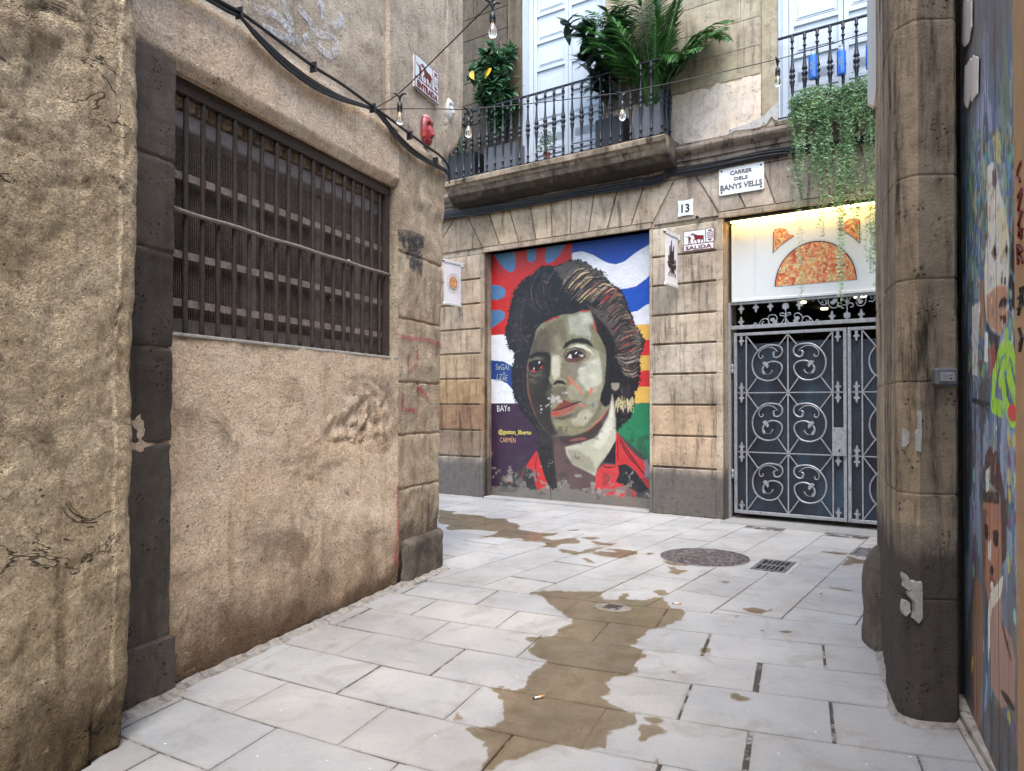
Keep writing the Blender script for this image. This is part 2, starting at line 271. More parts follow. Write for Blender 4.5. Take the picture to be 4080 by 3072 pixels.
# ---------------------------------------------------------------- object helpers
def tag(o,label=None,cat=None,group=None,kind=None):
    for k,v in (('label',label),('category',cat),('group',group),('kind',kind)):
        if v: o[k]=v
    return o
def thing(name,label,cat,fr=W0,at=(0,0,0),group=None,rot=0.0):
    o=bpy.data.objects.new(name,None); COL.objects.link(o); o.empty_display_size=.1
    o.matrix_world=fr.M@Matrix.Translation(at)@Matrix.Rotation(rot,4,'Z'); o.matrix_basis=fr.M@Matrix.Translation(at)@Matrix.Rotation(rot,4,'Z')
    return tag(o,label,cat,group)
class MB:
    def __init__(s): s.v=[];s.f=[];s.c=[]
    def face(s,pts,c=None):
        b=len(s.v); s.v+=[tuple(p) for p in pts]; s.f.append(tuple(range(b,b+len(pts)))); s.c.append(c or (1,1,1))
    def box(s,x0,x1,y0,y1,z0,z1,c=None,bev=0):
        if bev:
            e=min(bev,abs(x1-x0)*.3,abs(y1-y0)*.3,abs(z1-z0)*.3); X,Y,Z=(x0,x1),(y0,y1),(z0,z1); b=len(s.v); idx={}
            sg=(1,-1)
            for i in(0,1):
                for j in(0,1):
                    for k in(0,1):
                        for ax in range(3):
                            p=[X[i]+sg[i]*e,Y[j]+sg[j]*e,Z[k]+sg[k]*e]; p[ax]=(X[i],Y[j],Z[k])[ax]
                            idx[i,j,k,ax]=len(s.v); s.v.append(tuple(p))
            F=[]
            for ax in range(3):
                o=[a for a in range(3) if a!=ax]
                for q in(0,1):
                    r=[]
                    for a,bb in((0,0),(1,0),(1,1),(0,1)):
                        t=[0,0,0];t[ax]=q;t[o[0]]=a;t[o[1]]=bb; r.append(idx[t[0],t[1],t[2],ax])
                    if (q==0)!=(ax==1): r=r[::-1]
                    F.append(tuple(r))
                for a in(0,1):
                    for bb in(0,1):
                        t0=[0,0,0];t0[o[0]]=a;t0[o[1]]=bb;t1=list(t0);t1[ax]=1
                        r=(idx[t0[0],t0[1],t0[2],o[0]],idx[t1[0],t1[1],t1[2],o[0]],idx[t1[0],t1[1],t1[2],o[1]],idx[t0[0],t0[1],t0[2],o[1]])
                        F.append(r)
            for i in(0,1):
                for j in(0,1):
                    for k in(0,1): F.append((idx[i,j,k,0],idx[i,j,k,1],idx[i,j,k,2]))
            s.f+=F; s.c+=[c or (1,1,1)]*len(F); return
        b=len(s.v); s.v+=[(x0,y0,z0),(x1,y0,z0),(x1,y1,z0),(x0,y1,z0),(x0,y0,z1),(x1,y0,z1),(x1,y1,z1),(x0,y1,z1)]
        F=[(0,3,2,1),(4,5,6,7),(0,1,5,4),(1,2,6,5),(2,3,7,6),(3,0,4,7)]
        s.f+=[tuple(b+i for i in q) for q in F]; s.c+=[c or (1,1,1)]*6
    def prism(s,pts,y0,y1,c=None,cap=True):
        """outline in (x,z), thickness along y"""
        n=len(pts); b=len(s.v); s.v+=[(x,y0,z) for x,z in pts]+[(x,y1,z) for x,z in pts]
        if cap: s.f+=[tuple(range(b,b+n)),tuple(range(b+2*n-1,b+n-1,-1))]; s.c+=[c or (1,1,1)]*2
        for i in range(n):
            j=(i+1)%n; s.f.append((b+i,b+n+i,b+n+j,b+j)); s.c.append(c or (1,1,1))
    def sweep(s,prof,x0,x1,n=1,jit=0,c=None,cols=None):
        """profile in (y,z) swept along x"""
        b=len(s.v); m=len(prof)
        for i in range(n+1):
            x=x0+(x1-x0)*i/n
            for (y,z) in prof:
                j=jit*(noise.noise(Vector((x*3,y*9,z*9)))+.6*noise.noise(Vector((x*11,y*9,z*19)))) if jit else 0
                s.v.append((x,y+j,z+j*.6))
        for i in range(n):
            for k in range(m-1):
                a=b+i*m+k; s.f.append((a,a+m,a+m+1,a+1)); s.c.append(c or (1,1,1))
        s.f.append(tuple(b+k for k in range(m))); s.c.append(c or (1,1,1)); s.f.append(tuple(b+n*m+k for k in range(m-1,-1,-1))); s.c.append(c or (1,1,1))
    def tube(s,P,r,n=6,c=None,sq=False,cap=True):
        P=[Vector(p) for p in P]; rs=r if isinstance(r,(list,tuple)) else [r]*len(P); b=len(s.v); up=None
        for i,p in enumerate(P):
            t=(P[min(i+1,len(P)-1)]-P[max(i-1,0)]); 
            if t.length<1e-9: t=Vector((0,0,1))
            t.normalize()
            if up is None: up=Vector((0,0,1)) if abs(t.z)<.9 else Vector((0,1,0))
            a=t.cross(up); 
            if a.length<1e-4: a=t.orthogonal()
            a.normalize(); up=a.cross(t).normalized()
            for k in range(n):
                q=2*PI*(k+(.5 if sq else 0))/n; s.v.append(tuple(p+(a*math.cos(q)+up*math.sin(q))*rs[i]))
        for i in range(len(P)-1):
            for k in range(n):
                a=b+i*n+k; d=b+i*n+(k+1)%n; s.f.append((a,d,d+n,a+n)); s.c.append(c or (1,1,1))
        if cap: s.f.append(tuple(b+k for k in range(n-1,-1,-1))); e=b+(len(P)-1)*n; s.f.append(tuple(e+k for k in range(n))); s.c+=[c or (1,1,1)]*2
    def lathe(s,prof,cx=0,cy=0,z0=0,n=12,c=None,axis='z',sx=1,sy=1):
        b=len(s.v); m=len(prof)
        for r,h in prof:
            for k in range(n):
                q=2*PI*k/n; x,y=r*math.cos(q)*sx,r*math.sin(q)*sy
                s.v.append((cx+x,cy+y,z0+h) if axis=='z' else ((cx+x,cy+h,z0+y)))
        for i in range(m-1):
            for k in range(n):
                a=b+i*n+k; d=b+i*n+(k+1)%n; q=(a,d,d+n,a+n); s.f.append(q if axis=='z' else q[::-1]); s.c.append(c or (1,1,1))
        q=tuple(b+k for k in range(n-1,-1,-1)); e=b+(m-1)*n; s.f+=[q,tuple(e+k for k in range(n))]; s.c+=[c or (1,1,1)]*2
    def text(s,txt,size,x,z,y,ext=.002,align='CENTER',rot=0,sx=1,c=None,sp=1,fit=None):
        cu=bpy.data.curves.new('t','FONT'); cu.body=txt; cu.size=size; cu.align_x=align; cu.extrude=ext; cu.resolution_u=2; cu.offset=(size*.022 if fit else 0); cu.space_character=sp; cu.align_y='CENTER'
        o=bpy.data.objects.new('t',cu); me=bpy.data.meshes.new_from_object(o); b=len(s.v); cr,sr=math.cos(rot),math.sin(rot); fz=1.0
        if fit:
            xs_=[v.co.x for v in me.vertices]; ys_=[v.co.y for v in me.vertices]; sx=fit[0]/(max(xs_)-min(xs_)); fz=fit[1]/(max(ys_)-min(ys_)); mx_=(max(xs_)+min(xs_))/2 if align=='CENTER' else min(xs_); my_=(max(ys_)+min(ys_))/2
            for v in me.vertices: v.co.x-=mx_; v.co.y-=my_
        for v in me.vertices:
            p=v.co; X=p.x*sx; Y=p.y*fz; s.v.append((x+X*cr-Y*sr,y-p.z,z+X*sr+Y*cr))
        for p in me.polygons: s.f.append(tuple(b+i for i in p.vertices)); s.c.append(c or (1,1,1))
        bpy.data.objects.remove(o); bpy.data.curves.remove(cu); bpy.data.meshes.remove(me)
    def build(s,name,mat,parent=None,at=None,smooth=False,fr=None,auto=None):
        me=bpy.data.meshes.new(name); V=s.v
        if at: V=[(x-at[0],y-at[1],z-at[2]) for x,y,z in V]
        me.from_pydata(V,[],s.f); me.materials.append(mat)
        ca=me.color_attributes.new('tint','FLOAT_COLOR','CORNER'); arr=[]
        for f,c in zip(s.f,s.c): arr.append(np.array([x for q in c for x in (q[0],q[1],q[2],1.0)],np.float32) if isinstance(c,list) else np.tile(np.array([c[0],c[1],c[2],1.0],np.float32),len(f)))
        if arr: ca.data.foreach_set('color',np.concatenate(arr))
        if smooth: me.polygons.foreach_set('use_smooth',[True]*len(s.f))
        me.update(); o=bpy.data.objects.new(name,me); COL.objects.link(o)
        if parent: o.parent=parent
        elif fr: o.matrix_basis=fr.M@Matrix.Translation(at or (0,0,0))
        elif at: o.location=at
        if auto:
            try: me.set_sharp_from_angle(angle=math.radians(auto))
            except Exception: pass
        return o
def t_(k,w=0,rr=None):
    r=rr or R; k=k*(1+r.uniform(-.2,.16)); return (k*(1+r.uniform(-.03,.03)+w),k,k*(1+r.uniform(-.04,.04)-w))
def nz(x,y,z=0): return noise.noise(Vector((x,y,z)))
def fbm(x,y,z=0,o=4): 
    a=1;s=0
    for i in range(o): s+=a*noise.noise(Vector((x,y,z+i*7.3)));x*=2.1;y*=2.1;z*=2.1;a*=.52
    return s
def copy_thing(root,M_,label=None):
    r=root.copy(); COL.objects.link(r); r.matrix_basis=M_
    if label: r['label']=label
    for ch in root.children:
        c=ch.copy(); COL.objects.link(c); c.parent=r
        for g in ch.children: d=g.copy(); COL.objects.link(d); d.parent=c
    return r
def wall_grid(xs,zs,dfun,keep,back=.35,c=None,xmap=None,sk=True,cf=None):
    """a displaced wall skin over a grid of s and z lines, kept where keep(s,z) holds, with its open edges returned into the wall"""
    mb=MB(); nx,nz_=len(xs),len(zs); id_={}
    def vid(i,j):
        if (i,j) not in id_:
            x=xs[i];z=zs[j]; X=xmap(x,z) if xmap else x; id_[i,j]=len(mb.v); mb.v.append((X,-dfun(x,z),z))
        return id_[i,j]
    cell=[[keep((xs[i]+xs[i+1])/2,(zs[j]+zs[j+1])/2) for j in range(nz_-1)] for i in range(nx-1)]
    K_=lambda i,j:0<=i<nx-1 and 0<=j<nz_-1 and cell[i][j]
    bid={}
    def bk(i,j):
        if (i,j) not in bid: v=mb.v[vid(i,j)]; bid[i,j]=len(mb.v); mb.v.append((v[0],back,v[2]))
        return bid[i,j]
    for i in range(nx-1):
        for j in range(nz_-1):
            if not cell[i][j]: continue
            cc=cf((xs[i]+xs[i+1])/2,(zs[j]+zs[j+1])/2) if cf else (1,1,1)
            mb.f.append((vid(i,j),vid(i+1,j),vid(i+1,j+1),vid(i,j+1))); mb.c.append(cc)
            if sk:
                for (di,dj,a,b) in ((0,-1,(i+1,j),(i,j)),(0,1,(i,j+1),(i+1,j+1)),(-1,0,(i,j),(i,j+1)),(1,0,(i+1,j+1),(i+1,j))):
                    if not K_(i+di,j+dj): mb.f.append((vid(*a),vid(*b),bk(*b),bk(*a))); mb.c.append(cc)
    return mb
def lines(a,b,step,extra=()):
    n=max(1,round((b-a)/step)); L=[a+(b-a)*i/n for i in range(n+1)]
    L=[x for x in L if all(abs(x-e)>step*.2 for e in extra)]+[e for e in extra if a<=e<=b]
    return sorted(set(L))
# ---------------------------------------------------------------- paint raster
class Ras:
    def __init__(s,fr,d,s0,s1,z0,z1,nx,nz,base,cm):
        s.fr,s.d,s.cm=fr,d,cm; s.s0,s.s1,s.z0,s.z1=s0,s1,z0,z1; s.nx,s.nz=nx,nz
        s.X,s.Z=np.meshgrid(np.linspace(s0,s1,nx),np.linspace(z0,z1,nz)); s.im=np.zeros((nz,nx,3))+np.array(base[:3])
    def P(s,pts): return [s.fr.loc(*s.cm(x,y),s.d) for x,y in pts]
    def mask(s,q):
        m=np.zeros(s.X.shape,bool); n=len(q)
        for i in range(n):
            x0,z0=q[i];x1,z1=q[(i+1)%n]
            if z0==z1: continue
            c=((s.Z>=min(z0,z1))&(s.Z<max(z0,z1))); xx=x0+(s.Z-z0)*(x1-x0)/(z1-z0); m^=c&(s.X<xx)
        return m.astype(float)
    def blur(s,m,n):
        for _ in range(n):
            p=np.pad(m,1,mode='edge'); m=(p[:-2,1:-1]+p[2:,1:-1]+p[1:-1,:-2]+p[1:-1,2:]+p[1:-1,1:-1]*2)/6
        return m
    def put(s,m,col,a=1.0):
        s.im+=(np.array(col[:3])-s.im)*(m*a)[...,None]
    def poly(s,pts,col,a=1.0,soft=0,raw=False):
        s.put(s.blur(s.mask(pts if raw else s.P(pts)),soft),col,a)
    def stroke(s,pts,w,col,a=1.0,taper=True):
        """w in crop pixels"""
        q=s.P(pts); u=s.P([(0,0),(1,0)]); k=abs(u[1][0]-u[0][0]); k=max(k,1e-4); R_=w*.5*k
        xs=[p[0] for p in q];zs=[p[1] for p in q]; m0=R_*1.5+.004
        i0=max(0,int((min(xs)-m0-s.s0)/(s.s1-s.s0)*(s.nx-1)));i1=min(s.nx,int((max(xs)+m0-s.s0)/(s.s1-s.s0)*(s.nx-1))+2)
        j0=max(0,int((min(zs)-m0-s.z0)/(s.z1-s.z0)*(s.nz-1)));j1=min(s.nz,int((max(zs)+m0-s.z0)/(s.z1-s.z0)*(s.nz-1))+2)
        if i1<=i0 or j1<=j0: return
        X=s.X[j0:j1,i0:i1];Z=s.Z[j0:j1,i0:i1]; best=np.full(X.shape,9.);n=len(q)-1
        for i in range(n):
            x0,z0=q[i];x1,z1=q[i+1];dx,dz=x1-x0,z1-z0;l=dx*dx+dz*dz+1e-12
            t=np.clip(((X-x0)*dx+(Z-z0)*dz)/l,0,1); dd=np.hypot(X-x0-t*dx,Z-z0-t*dz)
            g=(i+t)/n; rr=R_*(np.sqrt(np.clip(1-(2*g-1)**2,0.05,1)) if taper else 1.0); best=np.minimum(best,dd/rr)
        px=(s.s1-s.s0)/s.nx/max(R_,1e-4); m=np.clip((1+px*.5-best)/max(px,.15),0,1)
        s.im[j0:j1,i0:i1]+=(np.array(col[:3])-s.im[j0:j1,i0:i1])*(m*a)[...,None]
    def nfield(s,fx,fz,seed=0):
        r=np.random.RandomState(seed); tot=np.zeros(s.X.shape); a=1.
        for o in range(4):
            gx,gz=int((s.s1-s.s0)*fx*2**o)+3,int((s.z1-s.z0)*fz*2**o)+3; g=r.rand(gz,gx)
            u=(s.X-s.s0)/(s.s1-s.s0)*(gx-2);v=(s.Z-s.z0)/(s.z1-s.z0)*(gz-2);i=u.astype(int).clip(0,gx-2);j=v.astype(int).clip(0,gz-2);fu=u-i;fv=v-j
            fu=fu*fu*(3-2*fu);fv=fv*fv*(3-2*fv)
            tot+=a*((g[j,i]*(1-fu)+g[j,i+1]*fu)*(1-fv)+(g[j+1,i]*(1-fu)+g[j+1,i+1]*fu)*fv);a*=.55
        return tot/2.02
    def build(s,name,mat,parent,relief=None,fr=None,thick=.04):
        nx,nz=s.nx,s.nz; V=np.zeros((nx*nz,3)); V[:,0]=s.X.ravel();V[:,1]=-s.d-(relief.ravel() if relief is not None else 0);V[:,2]=s.Z.ravel()
        i,j=np.meshgrid(np.arange(nx-1),np.arange(nz-1)); a=(j*nx+i).ravel(); F=np.stack([a,a+1,a+nx+1,a+nx],1)
        me=bpy.data.meshes.new(name); me.vertices.add(len(V)); me.vertices.foreach_set('co',V.ravel()); me.loops.add(F.size); me.loops.foreach_set('vertex_index',F.ravel().astype(np.int32))
        me.polygons.add(len(F)); me.polygons.foreach_set('loop_start',np.arange(0,F.size,4,dtype=np.int32)); me.update(calc_edges=True)
        ca=me.color_attributes.new('paint','FLOAT_COLOR','POINT'); c=np.ones((nx*nz,4),np.float32); c[:,:3]=s.im.reshape(-1,3).clip(0,1); ca.data.foreach_set('color',c.ravel())
        me.materials.append(mat); o=bpy.data.objects.new(name,me); COL.objects.link(o)
        if parent: o.parent=parent
        return o
# ================================================================ GROUND
def ycurve(a,x): return a-.475*x+.042*x*x
def cross(a,c):
    y=a
    for _ in range(12): x=c+.388*y; y=ycurve(a,x)
    return (c+.388*y,y)
def clip(P,A,B):
    out=[]; n=len(P); f=lambda p:(B[0]-A[0])*(p[1]-A[1])-(B[1]-A[1])*(p[0]-A[0])
    for i in range(n):
        p,q=P[i],P[(i+1)%n]; a,b=f(p),f(q)
        if a>=0: out.append(p)
        if a*b<0: t=a/(a-b); out.append((p[0]+(q[0]-p[0])*t,p[1]+(q[1]-p[1])*t))
    return out
def slab(mb,P,gap,tint,zj):
    if len(P)<3: return
    cx=sum(p[0] for p in P)/len(P);cy=sum(p[1] for p in P)/len(P); n=len(P)
    area=abs(sum(P[i][0]*P[(i+1)%n][1]-P[(i+1)%n][0]*P[i][1] for i in range(n)))/2
    if area<.004: return
    def inset(g):
        out=[]
        for i in range(n):
            p0,p,p1=P[i-1],P[i],P[(i+1)%n]
            def nn(a,b):
                dx,dy=b[0]-a[0],b[1]-a[1];l=math.hypot(dx,dy)+1e-9; v=(-dy/l,dx/l)
                return v if (cx-a[0])*v[0]+(cy-a[1])*v[1]>0 else (-v[0],-v[1])
            n0,n1=nn(p0,p),nn(p,p1); k=1+n0[0]*n1[0]+n0[1]*n1[1]; k=max(k,.4)
            out.append((p[0]+g*(n0[0]+n1[0])/k,p[1]+g*(n0[1]+n1[1])/k))
        return out
    # walk the outline in short steps so the arrises wander a little
    q0=inset(gap); Q=[]
    for i in range(n):
        a,b=q0[i],q0[(i+1)%n]; L=math.hypot(b[0]-a[0],b[1]-a[1]); m=max(1,int(L/.05))
        for k in range(m): 
            t=k/m; x,y=a[0]+(b[0]-a[0])*t,a[1]+(b[1]-a[1])*t
            j=.0028*nz(x*17,y*17,3)+.0012*nz(x*60,y*60,9); Q.append((x+(cx-x)*j*2.4,y+(cy-y)*j*2.4))
    tx,ty=R.uniform(-1,1)*.003,R.uniform(-1,1)*.003
    h=lambda x,y:zj+tx*(x-cx)+ty*(y-cy)
    b=len(mb.v);m=len(Q); s=.994; dirt=R.uniform(.86,1.0)
    dk=tuple(v*dirt*w for v,w in zip(tint,(1,.985,.96))); ins=lambda x,y,k:(cx+(x-cx)*k,cy+(y-cy)*k)
    mb.v+=[(*ins(x,y,.90+.03*nz(x*9,y*9)),) for x,y in Q] and [(*ins(x,y,.90+.05*nz(x*7,y*7)),h(x,y)) for x,y in Q]
    mb.v+=[(cx+(x-cx)*s,cy+(y-cy)*s,h(x,y)) for x,y in Q]+[(x,y,h(x,y)-.0035) for x,y in Q]+[(x,y,-.03) for x,y in Q]
    mb.f.append(tuple(range(b,b+m))); mb.c.append(tint)
    for i in range(m):
        j=(i+1)%m
        mb.f.append((b+i,b+m+i,b+m+j,b+j)); mb.c.append([tint,dk,dk,tint])
        for o in(m,2*m): mb.f.append((b+o+i,b+o+m+i,b+o+m+j,b+o+j)); mb.c.append(dk if o==m else tuple(v*.6 for v in tint))
def ccw(P): 
    return P if sum(P[i][0]*P[(i+1)%len(P)][1]-P[(i+1)%len(P)][0]*P[i][1] for i in range(len(P)))>0 else P[::-1]
def stint():
    k=R.choice([1,1,1.02,.98,.95,1.04,.91]); w=R.choice([0,0,.012,.02,-.012]); return (k*(1+w),k,k*(1-w*1.2))
g=MB(); g.face([(-9,-9,-.0055),(9,-9,-.0055),(16,26,-.0055),(-16,26,-.0055)]); go=g.build('ground',M['grout']); tag(go,kind='structure')
mb=MB()
rows=[5.88,5.37,4.885,4.385,3.866,3.366,2.87,2.38,1.9,1.41,.92,.43,-.06,-.55,-1.04]
for k in range(len(rows)-1):
    a1,a0=rows[k],rows[k+1]; off=-1.68 if k%2==0 else -1.304
    for m in range(-5,8):
        c0=off+.725*m+R.uniform(-.012,.012); c1=off+.725*(m+1)+R.uniform(-.012,.012)
        if c0<-4.6 or c1>3.6: continue
        P=ccw([cross(a0,c0),cross(a0,c1),cross(a1,c1),cross(a1,c0)])
        slab(mb,P,R.uniform(.0035,.0065),stint(),R.uniform(-.0012,.0012))
for k in range(-9,22):
    n1=-1.345-.452*k; n0=n1-.452; off=6.01 if k%2==0 else 5.66
    for m in range(-8,13):
        t0,t1=off+.72*m+R.uniform(-.02,.02),off+.72*(m+1)
        P=[(.826*n_+.56*t,-.56*n_+.826*t) for n_,t in((n0,t0),(n0,t1),(n1,t1),(n1,t0))]
        k2=.826**2+.56**2; P=[(x/k2,y/k2) for x,y in P]; P=ccw(P); cx=sum(p[0] for p in P)/4; cy=sum(p[1] for p in P)/4
        if cy<ycurve(4.9,cx) or cx<-8 or cx>8 or cy>16: continue
        A=(cx-.45,ycurve(5.88,cx-.45));B=(cx+.45,ycurve(5.88,cx+.45)); P=clip(P,A,B)
        s,y=FW.sy(cx,cy)
        if y>.5 or (s>.15 and y>-.1): continue
        if s>.05: P=clip(P,FW.w(0,-.16,0)[:2][::1],FW.w(6,-.16,0)[:2]) if False else P
        slab(mb,P,.0034,stint(),R.uniform(-.001,.001))
pv=mb.build('pavement',M['paving_stone']); tag(pv,kind='structure')
mb=MB()   # stone sill strip under the gate and in the painted doorway
sL=FW.S(1045); sR=FW.S(1403); SWf=-6.0
mb.box(0.02,2.3,-.20,.9,-.02,.012,(.78,.78,.78),.004); mb.box(sL+.01,sR-.01,-.02,.4,-.02,.035,(.93,.9,.87),.006)
mb.box(sR,0,-.05,.05,-.02,.006,(.95,.97,1),.003)
tag(mb.build('stone_threshold',M['paving_stone'],fr=FW),'worn grey stone thresholds at the foot of the painted doorway and gate','threshold')
# water lying on the paving
CA=crop(1700,1900,1.2289); C3=crop(1700,1930,2.212); C4=crop(2500,2030,2.212)
def wet(mb,cm,pts,amp=1.0,z=.0052):
    P=[ground(*cm(x,y)) for x,y in pts]; n=len(P); Q=[]
    for i in range(n):
        a,b=P[i],P[(i+1)%n]; L=math.hypot(b[0]-a[0],b[1]-a[1]); m=max(1,int(L/.012)); nx_,ny=(-(b[1]-a[1])/(L+1e-6),(b[0]-a[0])/(L+1e-6))
        for k in range(m):
            t=k/m; x,y=a[0]+(b[0]-a[0])*t,a[1]+(b[1]-a[1])*t
            j=amp*min(L,.25)*(.10*nz(x*14,y*14,1)+.10*nz(x*37,y*37,5)+.03*nz(x*110,y*110,2))
            Q.append((x+nx_*j,y+ny*j,z))
    mb.face(Q)
BIG=[(500,575),(560,560),(740,565),(800,560),(870,562),(850,580),(862,602),(900,606),(952,604),(948,570),(985,572),(990,600),(1060,612),(1110,590),(1180,615),(1200,640),(1275,668),(1240,700),(1200,712),(1150,740),(1075,755),(1060,785),(1030,810),(1010,830),(1060,855),(1055,880),(1035,900),(1010,950),(990,978),(890,985),(880,1010),(910,1035),(900,1060),(870,1075),(900,1100),(915,1130),(960,1145),(1015,1165),(1020,1190),(960,1230),(900,1260),(880,1290),(870,1340),(780,1335),(700,1320),(600,1330),(480,1370),(400,1410),(330,1440),(270,1440),(295,1390),(300,1340),(280,1290),(230,1260),(200,1230),(330,1225),(375,1180),(360,1160),(375,1120),(360,1080),(340,1050),(290,1040),(275,1030),(440,1050),(480,1040),(500,1000),(480,980),(540,950),(560,922),(600,905),(520,870),(500,850),(510,820),(490,785),(560,790),(640,780),(650,745),(710,725),(720,700),(660,680),(640,650),(590,610),(570,585)]
FARW=[(100,225),(250,240),(225,262),(400,272),(500,285),(560,305),(700,300),(720,335),(800,350),(830,375),(800,395),(860,410),(1010,435),(1200,425),(1120,450),(990,470),(1120,490),(1250,480),(1330,480),(1350,520),(1200,530),(1150,560),(1020,560),(1060,540),(1000,510),(850,500),(820,480),(700,470),(560,470),(440,490),(640,420),(500,410),(340,400),(190,405),(170,380),(210,360),(100,345)]
SP3=[[(1180,575),(1400,600),(1340,625),(1200,605)],[(1350,640),(1420,655),(1500,710),(1400,680)],[(1520,570),(1700,570),(1840,590),(1860,610),(1780,640),(1700,655),(1560,640),(1440,600),(1540,590),(1700,605),(1620,580)],[(1420,500),(1560,520),(1720,525),(1600,545),(1480,530)],[(1350,470),(1440,465),(1550,480),(1420,488)],[(1370,590),(1480,560),(1560,555),(1470,590),(1380,610)],[(1230,405),(1350,402),(1330,412),(1250,413)],[(1990,945),(2080,940),(2130,965),(2040,975)],[(120,275),(250,300),(130,305)],[(640,462),(700,455),(820,470),(760,490)]]
SP4=[[(330,505),(420,520),(560,540),(500,560),(430,575),(380,560),(400,535)],[(215,740),(260,720),(360,716),(350,745),(270,753)],[(800,635),(870,632),(920,645),(870,660)],[(1030,870),(1090,882),(1140,875),(1200,885),(1310,880),(1230,893),(1170,918),(1110,910),(1050,895)],[(935,945),(1010,935),(990,953),(950,958)],[(1870,512),(1910,460),(1960,415),(2110,455),(2060,475),(1960,490),(1900,505)],[(290,455),(420,470),(540,500),(420,498),(330,480)],[(1140,1070),(1220,1062),(1190,1090)],[(1330,1090),(1400,1068),(1490,1080),(1400,1095)],[(1500,685),(1590,683),(1540,695)],[(1600,680),(1710,690),(1640,698)],[(1465,605),(1550,618),(1500,616)],[(1790,690),(1900,700),(2000,730),(2125,745),(2120,762),(1960,742),(1880,720)],[(1700,370),(1850,375),(1950,395),(1930,405),(1800,392)],[(140,375),(250,390),(190,402)],[(620,1215),(700,1225),(720,1250),(660,1250)]]
SPA=[[(1070,1182),(1155,1175),(1145,1200),(1125,1215),(1075,1205)],[(1040,1222),(1140,1228),(1130,1250),(1125,1275),(1075,1300),(1045,1280),(1030,1250)],[(1500,1072),(1540,1070),(1590,1092),(1570,1110),(1530,1105),(1510,1092)],[(1335,840),(1390,845),(1380,865),(1345,862)],[(120,1190),(170,1150),(230,1090),(215,1110),(140,1200)],[(1130,1370),(1155,1360),(1160,1400),(1140,1410)],[(1205,955),(1245,955),(1240,968),(1215,968)]]
class WR(Ras):
    def __init__(s,x0,x1,y0,y1,st):
        s.s0,s.s1,s.z0,s.z1=x0,x1,y0,y1; s.nx,s.nz=int((x1-x0)/st),int((y1-y0)/st); s.X,s.Z=np.meshgrid(np.linspace(x0,x1,s.nx),np.linspace(y0,y1,s.nz)); s.d=0
def water(x0,x1,y0,y1,st,groups,nb):
    r=WR(x0,x1,y0,y1,st); W=np.zeros(r.X.shape); n1=r.nfield(9,9,4)-.5; n2=r.nfield(9,9,5)-.5; X0,Z0=r.X.copy(),r.Z.copy(); n3=r.nfield(42,42,6)-.5; n4=r.nfield(42,42,7)-.5; r.X=X0+n1*.10+n3*.05; r.Z=Z0+n2*.10+n4*.05
    for cm,L in groups:
        for q in L: W=np.maximum(W,r.mask([ground(*cm(x,y)) for x,y in q]))
    r.X,r.Z=X0,Z0; W=r.blur(W,nb); keep=W>.02; kf=keep[:-1,:-1]|keep[1:,:-1]|keep[:-1,1:]|keep[1:,1:]
    mb=MB(); ids=-np.ones(W.shape,int); jj,ii=np.nonzero(kf); used=np.zeros(W.shape,bool)
    for a,b in((0,0),(0,1),(1,0),(1,1)): used[jj+a,ii+b]=True
    uj,ui=np.nonzero(used); ids[uj,ui]=np.arange(len(uj)); mb.v=[(float(X0[j,i]),float(Z0[j,i]),.0052) for j,i in zip(uj,ui)]
    for j,i in zip(jj,ii):
        q=((j,i),(j,i+1),(j+1,i+1),(j+1,i)); mb.f.append(tuple(int(ids[p]) for p in q)); mb.c.append([(float(W[p]),)*3 for p in q])
    return mb
m1=water(-.9,2.6,2.4,5.9,.012,[(CA,[BIG]),(CA,SPA),(C4,SP4[3:5]+SP4[7:10]),(C3,SP3[7:8])],2)
m2=water(-2.2,4.2,5.9,10.6,.022,[(C3,[FARW]),(C3,SP3),(C4,SP4),(CA,[[(560,560),(740,565),(620,590)]])],1)
b0=len(m1.v); m1.v+=[(x,y,z) for x,y,z in m2.v]; m1.f+=[tuple(i+b0 for i in f) for f in m2.f]; m1.c+=m2.c
tag(m1.build('water',M['water']),kind='structure')
